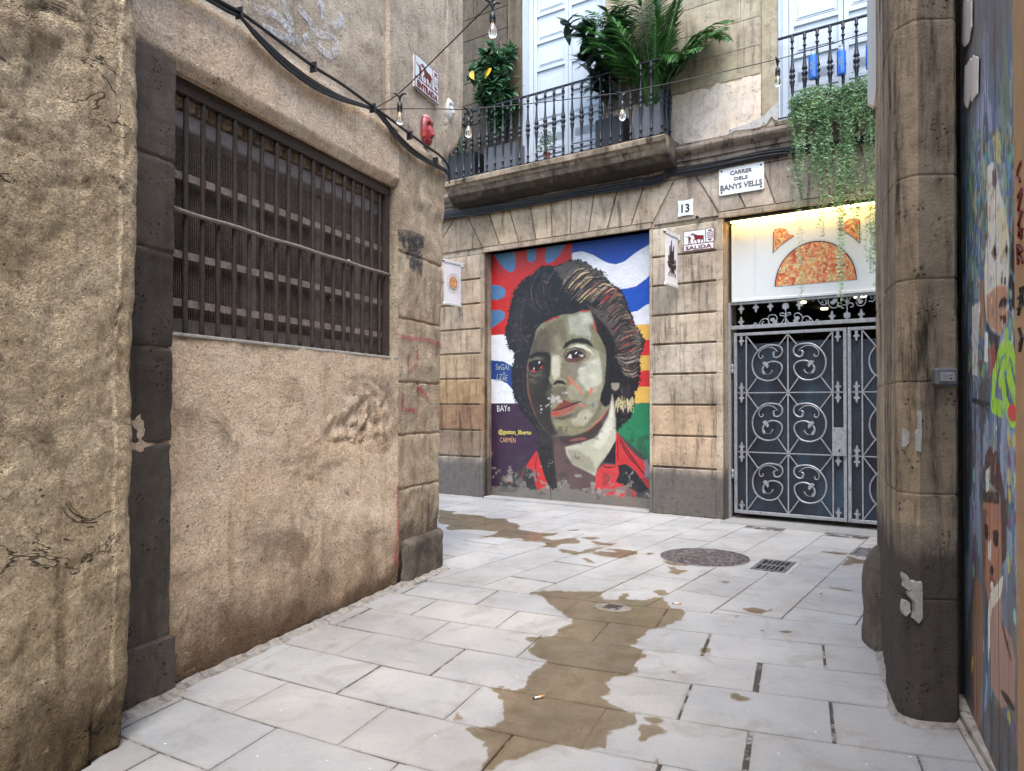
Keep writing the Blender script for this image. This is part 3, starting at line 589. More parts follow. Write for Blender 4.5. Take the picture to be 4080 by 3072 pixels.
# ================================================================ LEFT BUILDING
LB_AT=tuple(FL.w(.5,0,0))
lb=thing('plaster_building','old tan plastered building with a barred window on the left of the lane','building',FL)
WS0,WS1,WZ0,WZ1=-.85,1.5,1.865,3.27
def s_end(z):
    if z<3.72: return 2.24+.042*z
    t=min(1,(z-3.72)/.52); return 2.396+(2.86-2.396)*math.sin(t*PI/2)
def l_xmap(x,z): return x if x<=WS1 else WS1+(x-WS1)*(s_end(z)-WS1)/(2.8-WS1)
pj=[.787,1.23,1.67,2.2,2.75]
def l_d(x,z):
    X=l_xmap(x,z); d=.016*fbm(X*1.1,z*1.1,2,3)+.007*fbm(X*6,z*6,5,4)
    e=math.exp(-((X-1.0)**2/.12+(z-1.42)**2/.03))+.8*math.exp(-((X-.75)**2/.14+(z-1.28)**2/.012)); d-=max(0,e*(.016+.05*fbm(X*13,z*13,8,3)))
    if x<=WS1+.03 and WZ1<=z<WZ1+.06 : d-=.035*(1-(z-WZ1)/.06)
    if x>WS1 and z<3.7:
        for j in pj: d-=.014*math.exp(-((z-j+.012*nz(X*6,3))/.010)**2)
        d+=.010*nz(X*9,z*9,4)
        for (q,a,b) in ((1.93,.0,.787),(2.0,1.05,1.35),(1.85,1.23,1.67)):
            if a<z<b: d-=.02*math.exp(-((X-q+.02*nz(z*9,1))/.012)**2)
        d-=.04*max(0,nz(X*5+3,z*4,9)-.25)
    if z>3.70:
        d-=.03*min(1,(z-3.70)/.05)
        if 1.34<X<1.46: d+=.035
        if 2.42<X: d+=.02
    se=s_end(z); r=.07 if z<3.7 else .13
    t=X-(se-r)
    if t>0: d-=r-math.sqrt(max(0,r*r-t*t))
    if z<.25 : d-=.012*max(0,(.12-z)/.12)
    return d
xs=sorted(set(lines(-1.9,WS0,.05)+lines(WS0,WS1,.03)+lines(WS1,2.8,.022)+[2.8-.006*i for i in range(1,6)]+[1.335,1.345,1.455,1.465]))
zs=sorted(set(lines(0,WZ0,.03)+lines(WZ0,WZ1,.035)+lines(WZ1,WZ1+.08,.02)+lines(WZ1+.08,4.5,.03)+lines(4.5,7.2,.35)+[j+o for j in pj for o in(-.02,-.01,-.004,.004,.01,.02)]))
inwin=lambda s,z: WS0<s<WS1 and WZ0<z<WZ1
low=lambda s,z: z<3.72
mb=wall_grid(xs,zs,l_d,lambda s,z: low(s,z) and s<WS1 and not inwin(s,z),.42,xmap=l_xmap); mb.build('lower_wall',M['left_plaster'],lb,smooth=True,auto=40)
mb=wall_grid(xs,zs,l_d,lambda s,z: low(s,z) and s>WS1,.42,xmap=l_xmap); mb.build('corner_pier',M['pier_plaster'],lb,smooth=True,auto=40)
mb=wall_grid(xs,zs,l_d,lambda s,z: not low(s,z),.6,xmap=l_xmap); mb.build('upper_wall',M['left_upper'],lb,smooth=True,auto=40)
# corner plinth
mb=wall_grid(lines(1.56,2.27,.022,[2.25,2.26]),sorted(set(lines(0,.36,.025)+[.35,.34])),lambda x,z:.055-.03*max(0,(z-.33)/.03)+.012*fbm(x*8,z*8,3)-(.05*max(0,(x-2.2)/.07)**2),lambda s,z:True,.2); mb.build('corner_plinth',M['guard'],lb,smooth=True)
# dark stone jamb of the window
js=[.297,1.29,1.78,2.275,2.75]
def j_d(x,z):
    d=.014+.008*fbm(x*7,z*7,6,4)
    for j in js[1:]: d-=.012*math.exp(-((z-j+.01*nz(x*8,j))/.009)**2)
    if z<.297: d+=.03
    t=x-(-.88)
    if t>0: d-=.30*t
    return d
jl=lambda x,z: x+ (.030*(z/3.2)-.005 if x>-.99 else 0)+(.014 if z<.297 and x>-.95 else 0)
mb=wall_grid(sorted(set(lines(-1.5,-.86,.025)+[-.87,-.865])),sorted(set(lines(0,3.29,.03)+[.29,.30]+[j+o for j in js[1:] for o in(-.015,-.006,.006,.015)])),j_d,lambda s,z:True,.38,xmap=jl,cf=lambda s,z:(1.9,1.75,1.55) if any(abs(z-q+.01*nz(s*8,q))<.007 for q in js[1:]) and nz(s*14,z*3)>-.25 else (.88,.87,.86) if z<1.29 else ((.82,.79,.77) if z<2.27 else (1.08,1.04,.99)))
mb.build('stone_jamb',M['dark_stone'],lb,smooth=True,auto=40)
# window sill lip, lintel soffit plate and the recess behind
mb=MB(); mb.box(WS0,WS1,-.006,.30,WZ0-.012,WZ0+.006,(1.3,1.3,1.25),.003); mb.build('window_sill',M['mortar'],lb)
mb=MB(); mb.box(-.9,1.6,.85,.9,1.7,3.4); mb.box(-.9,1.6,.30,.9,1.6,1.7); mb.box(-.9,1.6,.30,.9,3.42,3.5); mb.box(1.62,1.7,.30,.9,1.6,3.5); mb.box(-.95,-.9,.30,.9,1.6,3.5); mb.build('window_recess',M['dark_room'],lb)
# building mass behind and above
mb=MB(); mb.box(-1.9,2.0,1.0,3.2,0,7.1); mb.box(-6,2.3,.62,3,3.6,7.1); mb.build('rear_mass',M['left_upper'],lb)
# worn mortar fillets where the walls meet the paving
def fillet(name,pts,parent,label=None,w=.05,h=.022):
    mb=MB(); m=0; n=len(pts)
    for i,(x,y) in enumerate(pts):
        a=pts[max(i-1,0)];b=pts[min(i+1,n-1)]; l=math.hypot(b[0]-a[0],b[1]-a[1])+1e-9; nx_,ny=(b[1]-a[1])/l,-(b[0]-a[0])/l
        for k,(u,v) in enumerate(((-.03,1.2),(.15,1.0),(.5,.45),(1.0,.12),(1.15,-.1))):
            j=1+.55*fbm(x*7,y*7,k,3); mb.v.append((x+nx_*w*u*j,y+ny*w*u*j,h*v*(1+.5*nz(x*15,y*15,k))))
    for i in range(n-1):
        for k in range(4): a=i*5+k; mb.f.append((a,a+5,a+6,a+1)); mb.c.append((1,1,1))
    o=mb.build(name,M['fillet'],smooth=True); tag(o,kind='structure'); return o
def seg(a,b,st=.03):
    n=max(2,int(math.hypot(b[0]-a[0],b[1]-a[1])/st)); return [(a[0]+(b[0]-a[0])*i/n,a[1]+(b[1]-a[1])*i/n) for i in range(n+1)]
LW=lambda s,d:tuple(FL.w(s,-d,0)[:2])
fillet('ground_fillet',seg(LW(-1.25,.045),LW(-.86,.045))+seg(LW(-.85,.0),LW(1.54,.0))+seg(LW(1.56,.055),LW(2.24,.055)),None)
fillet('ground_fillet',seg(FA.w(-2.2,0,0)[:2],FA.w(-.10,0,0)[:2]),None,w=.07,h=.03) if False else None
fillet('ground_fillet',seg(tuple(FW.w(SWf,0.0,0)[:2]),tuple(FW.w(sL,-.012,0)[:2]),.06)+[],None,w=.035,h=.014)
fillet('ground_fillet',seg(tuple(FW.w(sR,-.012,0)[:2]),tuple(FW.w(0,-.012,0)[:2]),.05),None,w=.03,h=.012)
fillet('ground_fillet',seg((2.42,4.83),(2.342,4.76))+seg((2.342,4.76),(1.85,3.55))+seg((1.85,3.53),(1.90,3.462))+seg((1.905,3.462),(2.07,3.448)),None,w=.035,h=.015)
# grille: bars, flat bars, frame
gr=MB(); y0=.09
gr.box(WS0,WS1-.01,y0-.02,y0+.03,3.19,3.27); gr.box(1.42,1.475,y0-.02,y0+.04,1.87,3.2)
gro=gr.build('window_grille',M['rusty'],lb)
CG=crop(600,200,1.2814); bars=[178,260,347,425,502,572,640,703,766,825,880,933,985,1033,1082,1125,1168]
me=None
for i,x in enumerate(bars):
    s=FL.loc(*CG(x,900),-y0)[0]
    if me is None:
        b=MB(); n=26; b.tube([(0.0015*math.sin(k*1.7)+.001*R.uniform(-1,1),0,1.872+1.32*k/n) for k in range(n+1)],[.0145*(1+R.uniform(-.12,.14)) for k in range(n+1)],7); o=b.build('bar',M['rusty'],gro,smooth=True); me=o.data; o.location=(s,y0,0)
    else: o=bpy.data.objects.new('bar',me); COL.objects.link(o); o.parent=gro; o.location=(s,y0,0); o.rotation_euler=(0,R.uniform(-.002,.002),R.uniform(0,6))
b=MB(); b.tube([(WS0-.02+(WS1-WS0)*k/20,y0-.022+.003*math.sin(k),2.545+.003*math.cos(k*1.3)) for k in range(21)],.0125,7); b.build('cross_bar',M['flat_rusty'],gro,smooth=True)
for z in (2.75,2.315,2.05):
    b=MB(); b.box(WS0,1.44,y0+.016,y0+.026,z-.021,z+.021); b.build('flat_bar',M['flat_rusty'],gro)
wm=MB(); 
for k in range(170):
    s=WS0+.01+k*.0135
    if s<1.43: wm.box(s,s+.0014,y0+.05,y0+.0525,1.88,3.04)
for k in range(86):
    z=1.885+k*.0135; wm.box(WS0,1.43,y0+.0525,y0+.055,z,z+.0014)
tag(wm.build('wire_screen',M['mesh_wire'],lb))
b=MB(); b.box(WS0,1.43,.15,.24,3.03,3.125,(1.5,1.5,1.55)); b.box(WS0,1.43,.16,.24,3.145,3.185,(.5,.45,.42))
for s in (.02,.72,1.24): b.box(s,s+.06,.24,.30,1.9,3.0)
b.box(WS0,1.43,.24,.30,1.9,1.98); b.build('inner_window_frame',M['grey_frame'],lb)
b=MB()
for k in range(24):
    s=WS0+.02+k*.095; b.box(s,s+.083,.12,.2,3.135+.004*nz(k,1),3.22,(1,1,1),.01)
b.build('brick_course',M['pier_plaster'],lb)
for (s,z) in ((-.25,2.44),(.30,2.33),(.98,2.58),(1.02,2.5),(.75,2.25)):
    b=MB(); b.lathe([(.001,-.012),(.009,-.006),(.011,0),(.008,.008),(.001,.012)],s,y0+.04,z,7); tag(b.build('chewing_gum',M['paper'],lb))
# graffiti on the plaster: sprayed strokes just proud of the wall
def spray(name,cm,strokes,w,mat,parent,fr,df,label=None):
    b=MB()
    for st in strokes:
        P=[fr.loc(*cm(x,y),0) for x,y in st]; Q=[]
        for i in range(len(P)-1):
            p0,p1,p2,p3=P[max(i-1,0)],P[i],P[i+1],P[min(i+2,len(P)-1)]
            for k in range(8):
                t=k/8; f=lambda a,b_,c,d_:.5*((2*b_)+(-a+c)*t+(2*a-5*b_+4*c-d_)*t*t+(-a+3*b_-3*c+d_)*t**3)
                Q.append((f(p0[0],p1[0],p2[0],p3[0]),f(p0[1],p1[1],p2[1],p3[1])))
        Q.append(P[-1]); bb=len(b.v); m=len(Q)
        for i,(x,z) in enumerate(Q):
            a=Q[max(i-1,0)];c=Q[min(i+1,m-1)]; dx,dz=c[0]-a[0],c[1]-a[1]; l=math.hypot(dx,dz)+1e-9; nx_,nz2=-dz/l,dx/l
            for k in(-1,0,1):
                X,Z=x+nx_*w/2*k,z+nz2*w/2*k; b.v.append((X,-df(X,Z)-.006,Z))
        for i in range(m-1):
            for k in(0,1): a=bb+i*3+k; b.f.append((a,a+1,a+4,a+3)); b.c.append((1,1,1))
    return tag(b.build(name,mat,parent),label)
CU=crop(900,0,2.38); ld0=lambda X,Z:l_d(X if X<=WS1 else WS1+(X-WS1)*(2.8-WS1)/(s_end(Z)-WS1),Z)
spray('graffiti',CU,[[(590,0),(600,90),(640,180),(655,270),(610,230),(560,180),(480,120),(380,90),(300,70)],[(560,180),(640,290),(720,380),(790,480)],[(380,250),(470,290),(560,330),(690,390)],[(720,60),(780,130),(840,200),(850,270),(920,310),(1010,330),(1070,390),(1070,460),(1020,520),(960,480),(880,400),(820,340),(770,370)],[(900,0),(940,50),(960,180),(980,290)],[(1040,240),(1110,200),(1120,120)]],.055,M['spray_w'],lb,FL,ld0,'faded white sprayed scrawl')
CP_=crop(1500,1200,1.448)
for q_ in [[(120,205),(200,215),(290,225),(380,255)],[(185,290),(180,360),(175,420)],[(150,530),(150,620),(230,630)],[(230,280),(228,360),(190,410)],[(115,1065),(115,1140),(118,1220),(112,1330),(110,1400),(100,1480),(115,1540)],[(340,650),(375,660)],[(240,500),(300,560)]]: spray('red_graffiti',CP_,[q_],.035,M['spray_r'],lb,FL,lambda X,Z:ld0(X,Z)+(.045 if Z<.34 and X>1.55 else .004),'faded pink sprayed stroke')
spray('dark_smear',CP_,[[(120,-380),(200,-370),(260,-340),(150,-340),(240,-310),(180,-280),(250,-250),(200,-210),(260,-180)]],.10,M['spray_k'],lb,FL,ld0,'dark smear of old paint')
# ================================================================ ROUGH WALL, LEFT FOREGROUND
FA=Fr((-1.690,3.34),(.25,1))
rw=thing('rough_wall','rough pitted ochre masonry wall at the left edge in front of the window','wall',FA)
def a_d(x,z):
    d=.016*fbm(x*1.2,z*1.0,1,3)+.005*fbm(x*5,z*7,4,5)+.005*fbm(x*20,z*26,7,3)
    d-=.035*max(0,1-abs(fbm(x*1.3,z*2.6,31,3))/.05)*max(0,nz(x*2,z*1.5,14)+.1)
    d-=.07*max(0,nz(x*3.3+5,z*2.3,6)-.32)+.03*max(0,nz(x*12,z*9,2)-.35)
    d-=.05*max(0,(z-2.35)/.8)*max(0,fbm(x*5,z*5,11,3)+.1)
    r=.08; t=x+r
    if t>0: d-=r-math.sqrt(max(0,r*r-t*t))
    return d
a_x=lambda x,z: x+.012*z+(.014*fbm(z*2.2,1,3,3) -.05*max(0,1-z/.28) if x>-.25 else 0)
xs=sorted(set(lines(-9,-1.2,.4)+lines(-1.2,-.14,.02)+lines(-.14,0,.012)+[-.003,-.006,-.05,-.06,-.07])); zs=sorted(set(lines(0,3.7,.02)+lines(3.7,6.5,.4)))
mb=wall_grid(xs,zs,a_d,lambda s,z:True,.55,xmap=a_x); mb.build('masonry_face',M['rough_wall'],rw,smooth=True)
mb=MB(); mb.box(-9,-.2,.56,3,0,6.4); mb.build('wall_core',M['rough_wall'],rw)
# ================================================================ RIGHT BUILDING
rb=thing('stone_corner_building','weathered stone corner pillar of the building on the right','building',W0,(1.95,3.6,0))
def wall_path(P,zs,amp,joints,cf=None,step=.02,jd=.014,lean=0):
    Q=[];N=[]
    for i in range(len(P)-1):
        a,b=P[i],P[i+1];L=math.hypot(b[0]-a[0],b[1]-a[1]);m=max(1,int(L/step)); nn=(b[1]-a[1])/L,-(b[0]-a[0])/L
        for k in range(m): t=k/m; Q.append((a[0]+(b[0]-a[0])*t,a[1]+(b[1]-a[1])*t)); N.append(nn)
    Q.append(P[-1]);N.append(nn); N2=[]
    for i in range(len(Q)):
        sx=sum(N[j][0] for j in range(max(0,i-1),min(len(N),i+2)));sy=sum(N[j][1] for j in range(max(0,i-1),min(len(N),i+2)));l=math.hypot(sx,sy);N2.append((sx/l,sy/l))
    mb=MB(); m=len(Q)
    for z in zs:
        for (x,y),(nx_,ny) in zip(Q,N2):
            d=amp*fbm(x*3+y*2,z*2,y*3,3)+amp*.7*fbm(x*11,z*10,y*11,3)-amp*5*max(0,nz(x*6+2,z*4,y*6)-.35)
            for j in joints: d-=jd*math.exp(-((z-j+.004*nz(x*5,y*5,j))/.005)**2)
            mb.v.append((x-nx_*-d*-1,y-ny*-d*-1,z) if False else (x+nx_*d,y+ny*d,z))
    for j in range(len(zs)-1):
        for i in range(m-1):
            a=j*m+i; mb.f.append((a,a+1,a+1+m,a+m)); mb.c.append(cf(Q[i],zs[j]) if cf else (1,1,1))
    return mb
rj=[.58,1.07,1.596,2.08,2.567,3.3]
rz=sorted(set(lines(0,3.9,.025)+[j+o for j in rj for o in(-.018,-.01,-.005,0,.005,.01,.018)]+lines(3.9,5.8,.5)))
at=(1.95,3.6,0)
P=[(6.5,5.9),(2.9,5.02),(2.42,4.83),(2.342,4.76),(2.15,4.29),(2.135,4.27),(2.02,3.985),(1.99,3.96),(1.85,3.57),(1.86,3.53),(1.888,3.475),(1.905,3.462),(2.065,3.448),(2.085,3.465),(2.12,3.80),(2.6,3.9)]
P=P[::-1]
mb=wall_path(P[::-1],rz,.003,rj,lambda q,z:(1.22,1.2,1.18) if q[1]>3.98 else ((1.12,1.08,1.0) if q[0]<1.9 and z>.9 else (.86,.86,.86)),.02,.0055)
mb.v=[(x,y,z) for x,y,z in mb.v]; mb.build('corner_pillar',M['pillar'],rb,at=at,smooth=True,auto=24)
# rounded guard stone at the foot of the far corner
mb=MB(); n=18; zz=[0,.05,.12,.2,.3,.4,.48,.54,.58,.6]
for z in zz:
    r=1.0 if z<.4 else math.sqrt(max(0.02,1-((z-.4)/.21)**2))
    for k in range(n):
        q=2*PI*k/n; x,y=.125*math.cos(q)*r,.24*math.sin(q)*r; j=1+.12*fbm(x*9,y*9,z*7,3)
        c_,s_=math.cos(-.38),math.sin(-.38); mb.v.append((2.335+(x*c_-y*s_)*j,4.66+(x*s_+y*c_)*j,z))
for j in range(len(zz)-1):
    for k in range(n): a=j*n+k;d=j*n+(k+1)%n; mb.f.append((a,d,d+n,a+n)); mb.c.append((.9,.9,.9))
mb.f.append(tuple((len(zz)-1)*n+k for k in range(n))); mb.c.append((.9,.9,.9))
mb.build('guard_stone',M['guard'],rb,at=at,smooth=True)
mb=MB(); mb.prism([(0,0)],0,0) if False else None
mb.face([(2.5,5.0,5.8),(6.5,5.9,5.8),(7.5,2,5.8),(2.9,2,5.8)]); mb.face([(2.2,3.85,0),(2.2,3.85,5.8),(3.2,3.6,5.8),(3.2,3.6,0)],(.2,.2,.2)); mb.build('rear_mass',M['pillar'],rb,at=at)  # back face of the gap is tinted dark, its shade put into the colour
# plaster patches on the pillar edge
def blob(P,j=.3,n=3):
    out=[]
    for i in range(len(P)):
        a,b=P[i],P[(i+1)%len(P)]
        for k in range(n): t=k/n; x,z=a[0]+(b[0]-a[0])*t,a[1]+(b[1]-a[1])*t; out.append((x+.006*nz(x*60,z*60),z+.008*nz(x*50,z*50,4)))
    return out
FP=Fr((1.905,3.462),(.16,-.014)); CR2=crop(3400,1536,1.085)
mb=MB()
for L in ([(215,810),(240,830),(252,880),(240,890),(225,870)],[(255,850),(295,850),(300,1000),(285,1030),(265,1010),(268,940),(235,900),(250,890)],[(218,930),(240,935),(248,975),(225,1000),(215,970)],[(282,105),(294,110),(296,200),(290,290),(278,285),(274,210),(284,180)],[(225,190),(240,200),(238,250),(222,262)]):
    mb=MB(); mb.prism(blob([FP.loc(*CR2(x,y),.012) for x,y in L]),-.016,.02); mb.v=[tuple(FP.M@Vector(v)) for v in mb.v]; mb.build('plaster_patch',M['mortar'],rb,at=at)
# painted plank shutter beside the pillar
FB=Fr((2.249,3.664),(-.4,-.917))
pb=thing('painted_plank_shutter','tall plank shutter painted with two faces on blue beside the pillar','shutter',FB)
CM1=crop(3840,500,1.6667); CM2=crop(3840,1500,1.0598)
sB=FB.S(2192,.025); ra=Ras(FB,.02,0.0,sB,0,3.9,170,900,rgb(84,104,120),CM1)
rs=np.random.RandomState(3)
f1=ra.nfield(2.5,1.2,1);f2=ra.nfield(6,1.5,2);f3=ra.nfield(9,3,5)
ra.put(ra.blur((f1>.52).astype(float),2),rgb(112,122,148),.8); ra.put((f2>.58).astype(float),rgb(120,134,96),.55); ra.put((f2<.38).astype(float),rgb(58,60,66),.7); ra.put((f3>.62).astype(float),rgb(150,160,184),.6); ra.put((f3<.36).astype(float),rgb(92,78,62),.6)
ra.put(np.clip((ra.Z-2.6)/.5,0,1),rgb(112,104,104),.75)
ra.put(np.clip((1.0-ra.Z)/.5,0,1)*(f1>.4),rgb(112,96,84),.7)
for _ in range(900):
    x,y=rs.uniform(20,350),rs.uniform(0,1660); L=rs.uniform(30,120); c=[rgb(86,146,176),rgb(120,160,110),rgb(60,84,70),rgb(160,164,120),rgb(60,96,150),rgb(110,80,60)][rs.randint(6)]
    ra.stroke([(x,y),(x+rs.uniform(-12,12),y+L)],rs.uniform(4,12),c,.7)
skin=rgb(206,196,182)
ra.poly([(150,280),(190,240),(215,270),(240,440),(275,560),(300,740),(298,1020),(285,1150),(290,1300),(240,1390),(190,1360),(150,1280),(140,1150),(135,960),(160,700),(150,420)],skin,.95,2)
ra.poly([(190,80),(235,40),(250,130),(235,260),(205,240)],rgb(176,172,120),.9,1); ra.poly([(190,300),(215,280),(222,380),(205,430),(188,390)],rgb(84,52,72),.9,1)
ra.poly([(215,560),(275,540),(296,760),(296,900),(250,900),(230,700)],rgb(196,180,140),.7,3)
ra.poly([(150,1130),(230,1060),(290,1070),(290,1300),(240,1390),(180,1340),(150,1280)],rgb(160,110,78),.85,3)
ra.poly([(180,850),(205,780),(222,860),(205,905)],rgb(108,82,66),.9,1); ra.poly([(268,830),(282,770),(295,830),(285,885)],rgb(96,70,60),.9,1)
ra.stroke([(203,810),(206,870)],9,rgb(30,28,30)); ra.stroke([(284,800),(286,850)],9,rgb(30,28,30)); ra.stroke([(250,1015),(256,1045)],8,rgb(30,24,28)); ra.stroke([(270,1020),(276,1045)],8,rgb(30,24,28))
ra.stroke([(234,1200),(262,1190),(288,1180)],12,rgb(48,26,26)); ra.stroke([(240,1265),(280,1290)],10,rgb(70,40,30)); ra.poly([(235,1210),(280,1205),(280,1260),(245,1265)],rgb(190,130,90),.8,1)
ra.poly([(100,1040),(130,1030),(135,1400),(115,1440),(98,1300)],rgb(150,110,80),.9,2); ra.poly([(145,1300),(190,1380),(240,1400),(230,1560),(190,1660),(180,1480)],rgb(40,36,40),.9,1)
ra.poly([(55,1200),(108,1170),(98,1380),(90,1660),(55,1660)],rgb(206,206,204),.85,1); ra.poly([(140,1370),(160,1380),(158,1570),(136,1570)],rgb(226,226,226),.9,1)
ra.poly([(165,1480),(200,1440),(215,1560),(200,1660),(160,1660)],rgb(150,70,60),.8,2)
grn=rgb(150,220,60)
ra.stroke([(285,1390),(285,1460),(245,1490),(225,1570),(200,1700)],12,grn,1,False); ra.stroke([(285,1460),(320,1500),(350,1640)],12,grn,1,False); ra.stroke([(285,1550),(262,1600),(240,1700)],12,grn,1,False); ra.stroke([(285,1550),(300,1600),(310,1680)],12,grn,1,False)
for q in ([(320,830),(350,870),(320,900),(350,930)],[(310,1040),(350,1160),(310,1180)],[(340,1100),(355,1300)],[(330,780),(330,920)]): ra.stroke(q,13,rgb(24,24,26),1,False)
ra.cm=CM2
ra.stroke([(128,0),(122,120),(160,140)],9,grn,1,False); ra.stroke([(165,20),(175,110),(200,180),(235,165),(225,110),(190,0)],9,grn,1,False); ra.stroke([(185,150),(225,160)],9,rgb(200,70,60))
ra.poly([(36,90),(110,110),(110,150),(60,120),(36,110)],rgb(40,36,36),.9,1)
ra.poly([(85,420),(90,330),(112,290),(140,320),(160,420),(180,560),(182,760),(160,800),(155,500)],rgb(72,46,38),.95,1)
ra.poly([(82,520),(100,470),(150,490),(158,620),(160,780),(150,870),(120,940),(105,960),(88,860),(80,680)],rgb(150,106,84),.98,2)
ra.poly([(80,480),(150,490),(150,540),(82,530)],rgb(36,28,28),.9,1); ra.poly([(92,400),(112,380),(110,480),(94,490)],rgb(190,200,186),.8,1)
ra.poly([(80,560),(96,560),(92,860),(80,760)],rgb(90,60,50),.8,2); ra.poly([(104,700),(116,690),(114,780),(104,770)],rgb(226,210,196),.9,1)
ra.stroke([(88,660),(104,664)],8,rgb(30,22,22)); ra.stroke([(124,690),(146,690)],8,rgb(30,22,22)); ra.stroke([(86,640),(104,640)],5,rgb(50,34,30)); ra.stroke([(122,664),(148,670)],5,rgb(50,34,30)); ra.stroke([(112,822),(126,818)],6,rgb(40,26,26)); ra.stroke([(108,870),(130,880)],8,rgb(120,56,50)); ra.stroke([(112,882),(126,888)],5,rgb(230,220,210))
ra.poly([(160,830),(168,900),(130,960),(112,1010),(110,1300),(160,1400),(215,1380),(218,1200),(200,1100),(158,1040)],rgb(158,126,110),.9,2); ra.stroke([(165,850),(150,900),(115,950),(108,1010),(104,1200)],9,rgb(214,196,180),.9)
ra.poly([(45,870),(60,850),(78,900),(80,1200),(75,1500),(40,1500),(36,1100)],rgb(140,108,88),.85,2); ra.stroke([(160,1040),(200,1200)],4,rgb(70,50,46)); ra.stroke([(158,1330),(216,1410)],5,rgb(60,44,40))
ra.poly([(60,1500),(110,1350),(190,1460),(240,1666),(110,1666)],rgb(84,74,66),.7,5)
for _ in range(40): x,y=rs.choice([40,215,235,190]),rs.uniform(200,1500); ra.stroke([(x,y),(x+rs.uniform(-8,8),y+60)],7,[rgb(196,180,60),rgb(110,60,110),rgb(140,190,170)][rs.randint(3)],.7)
ra.cm=CM1
for _ in range(500):
    x,y=rs.uniform(20,350),rs.uniform(0,2600); L=rs.uniform(20,70); j=int(np.clip((1-(y/2600))*899,0,899)); i=rs.randint(0,170); c=ra.im[j,i]*rs.uniform(.55,1.45); ra.stroke([(x,y),(x+rs.uniform(-8,8),y+L)],rs.uniform(3,8),c,.45)
f=ra.nfield(20,6,41); ra.im*=(.75+.5*f)[...,None]
pl=np.abs(((ra.X/sB*7)%1)-.5)>.47; ra.put(pl.astype(float),rgb(30,28,28),.75)
ra.im=np.clip(ra.im*1.7,0,.9); ra.build('painted_planks',M['painted_wood'],pb,relief=-.008*pl.astype(float))
mb=MB(); mb.box(0,sB,-.018,.05,0,3.9,None,.003); mb.build('shutter_backing',M['dark_stone'],pb)
# poster scraps at the top
CRa=crop(3400,0,1.085)
mb=MB()
for L in ([(478,0),(512,0),(512,120),(498,190),(480,200),(470,180)],[(520,240),(540,250),(538,400),(512,440),(510,260)],[(484,290),(510,250),(515,330),(505,430),(495,470),(480,440)]):
    mb.prism(blob([FB.loc(*CRa(x,y),.03) for x,y in L]),-.033,-.028,(.62,.55,.45))
mb.build('torn_poster',M['paper'],pb)
bw=thing('beige_board','beige board with red and black marker scrawl right of the painted shutter','board',FB)
mb=MB(); mb.box(sB+.004,sB+.6,-.025,.05,0,4.0,None,.004); mb.build('board_face',M['beige_wood'],bw)
mb=MB(); CB=CM1
def marks(mb,fr,cm,d,strokes,w,off=0):
    for st in strokes:
        P=[fr.loc(*cm(x,y),d) for x,y in st]; mb.tube([(x-off,-d-.001,z) for x,z in P],w,5)
marks(mb,FB,CB,.026,[[(385,240),(362,300),(358,340),(378,372)],[(390,420),(364,470),(372,520)],[(392,440),(366,560),(380,600)],[(394,560),(366,660),(376,690)],[(370,700),(392,690),(386,750),(368,740),(374,700)],[(362,790),(366,925)],[(366,800),(394,830),(368,860),(396,910)]],.006); mb.build('red_marker',M['maroon'],bw)
mb=MB(); marks(mb,FB,CB,.026,[[(380,1080),(396,1180)],[(366,1150),(398,1110)],[(362,1220),(400,1180)],[(368,1260),(398,1070)],[(372,1350),(392,1420),(376,1500)],[(394,1400),(374,1460)]],.006); mb.build('black_marker',M['black'],bw)
mb=MB(); s0=sB+.62; mb.box(s0,9,-.02,.3,0,5.8); mb.box(-.4,9,.0+.06,.9,4.0,5.8); mb.box(-.5,9,.9,3.0,0,5.8); mb.v=[tuple(FB.M@Vector(v)) for v in mb.v]; mb.build('side_wall',M['pillar'],rb,at=at)
# floor rail and stone sill in front of the shutter
a=ground(2068/K,1527/K); b_=ground(2143/K,1652/K); FRl=Fr(a,(b_[0]-a[0],b_[1]-a[1]))
mb=MB(); mb.box(0,1.6,-.03,.04,.0,.05,None,.006); mb.box(0,1.6,-.055,-.031,0,.02,None,.004); tag(mb.build('floor_rail',M['grey_wood'],fr=FRl),'worn grey timber rail on the ground below the painted shutter','rail')
# ================================================================ REAR FACADE
fb=thing('stone_facade','classical stone facade with rusticated piers closing the end of the lane','building',FW,(-1,0,0)); FAT=(-1,0,0)
def fpart(mb,name,mat,smooth=False,parent=None,auto=None,label=None):
    return tag(mb.build(name,mat,parent or fb,at=FAT if parent is None or parent is fb else None,smooth=smooth,auto=auto),label)
GZ=3.86; SE=5.6; SW=-7.5; GO=2.25
mb=MB()
for a,b in((SW,sL),(sR,0),(GO,SE)): mb.box(a,b,.032,.55,0,GZ,(.8,.78,.76))
mb.box(SW,SE,.026,.55,GZ,4.47,(.8,.78,.76)); fpart(mb,'wall_core',M['facade'])
zc=[0,.64,1.06,1.47,1.88,2.28,2.67,3.07,3.46,3.85]
mbs=MB()
def block(a,b,z0,z1,c,y=0): mbs.box(a,b,y,.1,z0+.013,z1-.013,c,.009)
LT={1:(.56,.49,.44),2:(.58,.42,.32),3:(.76,.60,.42),4:(.78,.68,.56),5:(.80,.73,.66),6:(.86,.80,.74)}
for i in range(9):
    z0,z1=zc[i],zc[i+1]
    lt=LT.get(i,(.9,.86,.82)) if i else (.8,.8,.8)
    x=sL-.075
    block(x-1.15,x,z0,z1,lt,-.012 if i==0 else 0); block(x-2.6,x-1.16,z0,z1,lt); block(SW,x-2.61,z0,z1,lt)
    rt={2:(1.06,.94,.80),1:(.98,.87,.77),0:(.95,.95,.95)}.get(i,t_(1.0)); block(sR+.045,-.085,z0,z1,rt,-.010 if i==0 else 0)
    block(GO+.08,SE,z0,z1,t_(1.0))
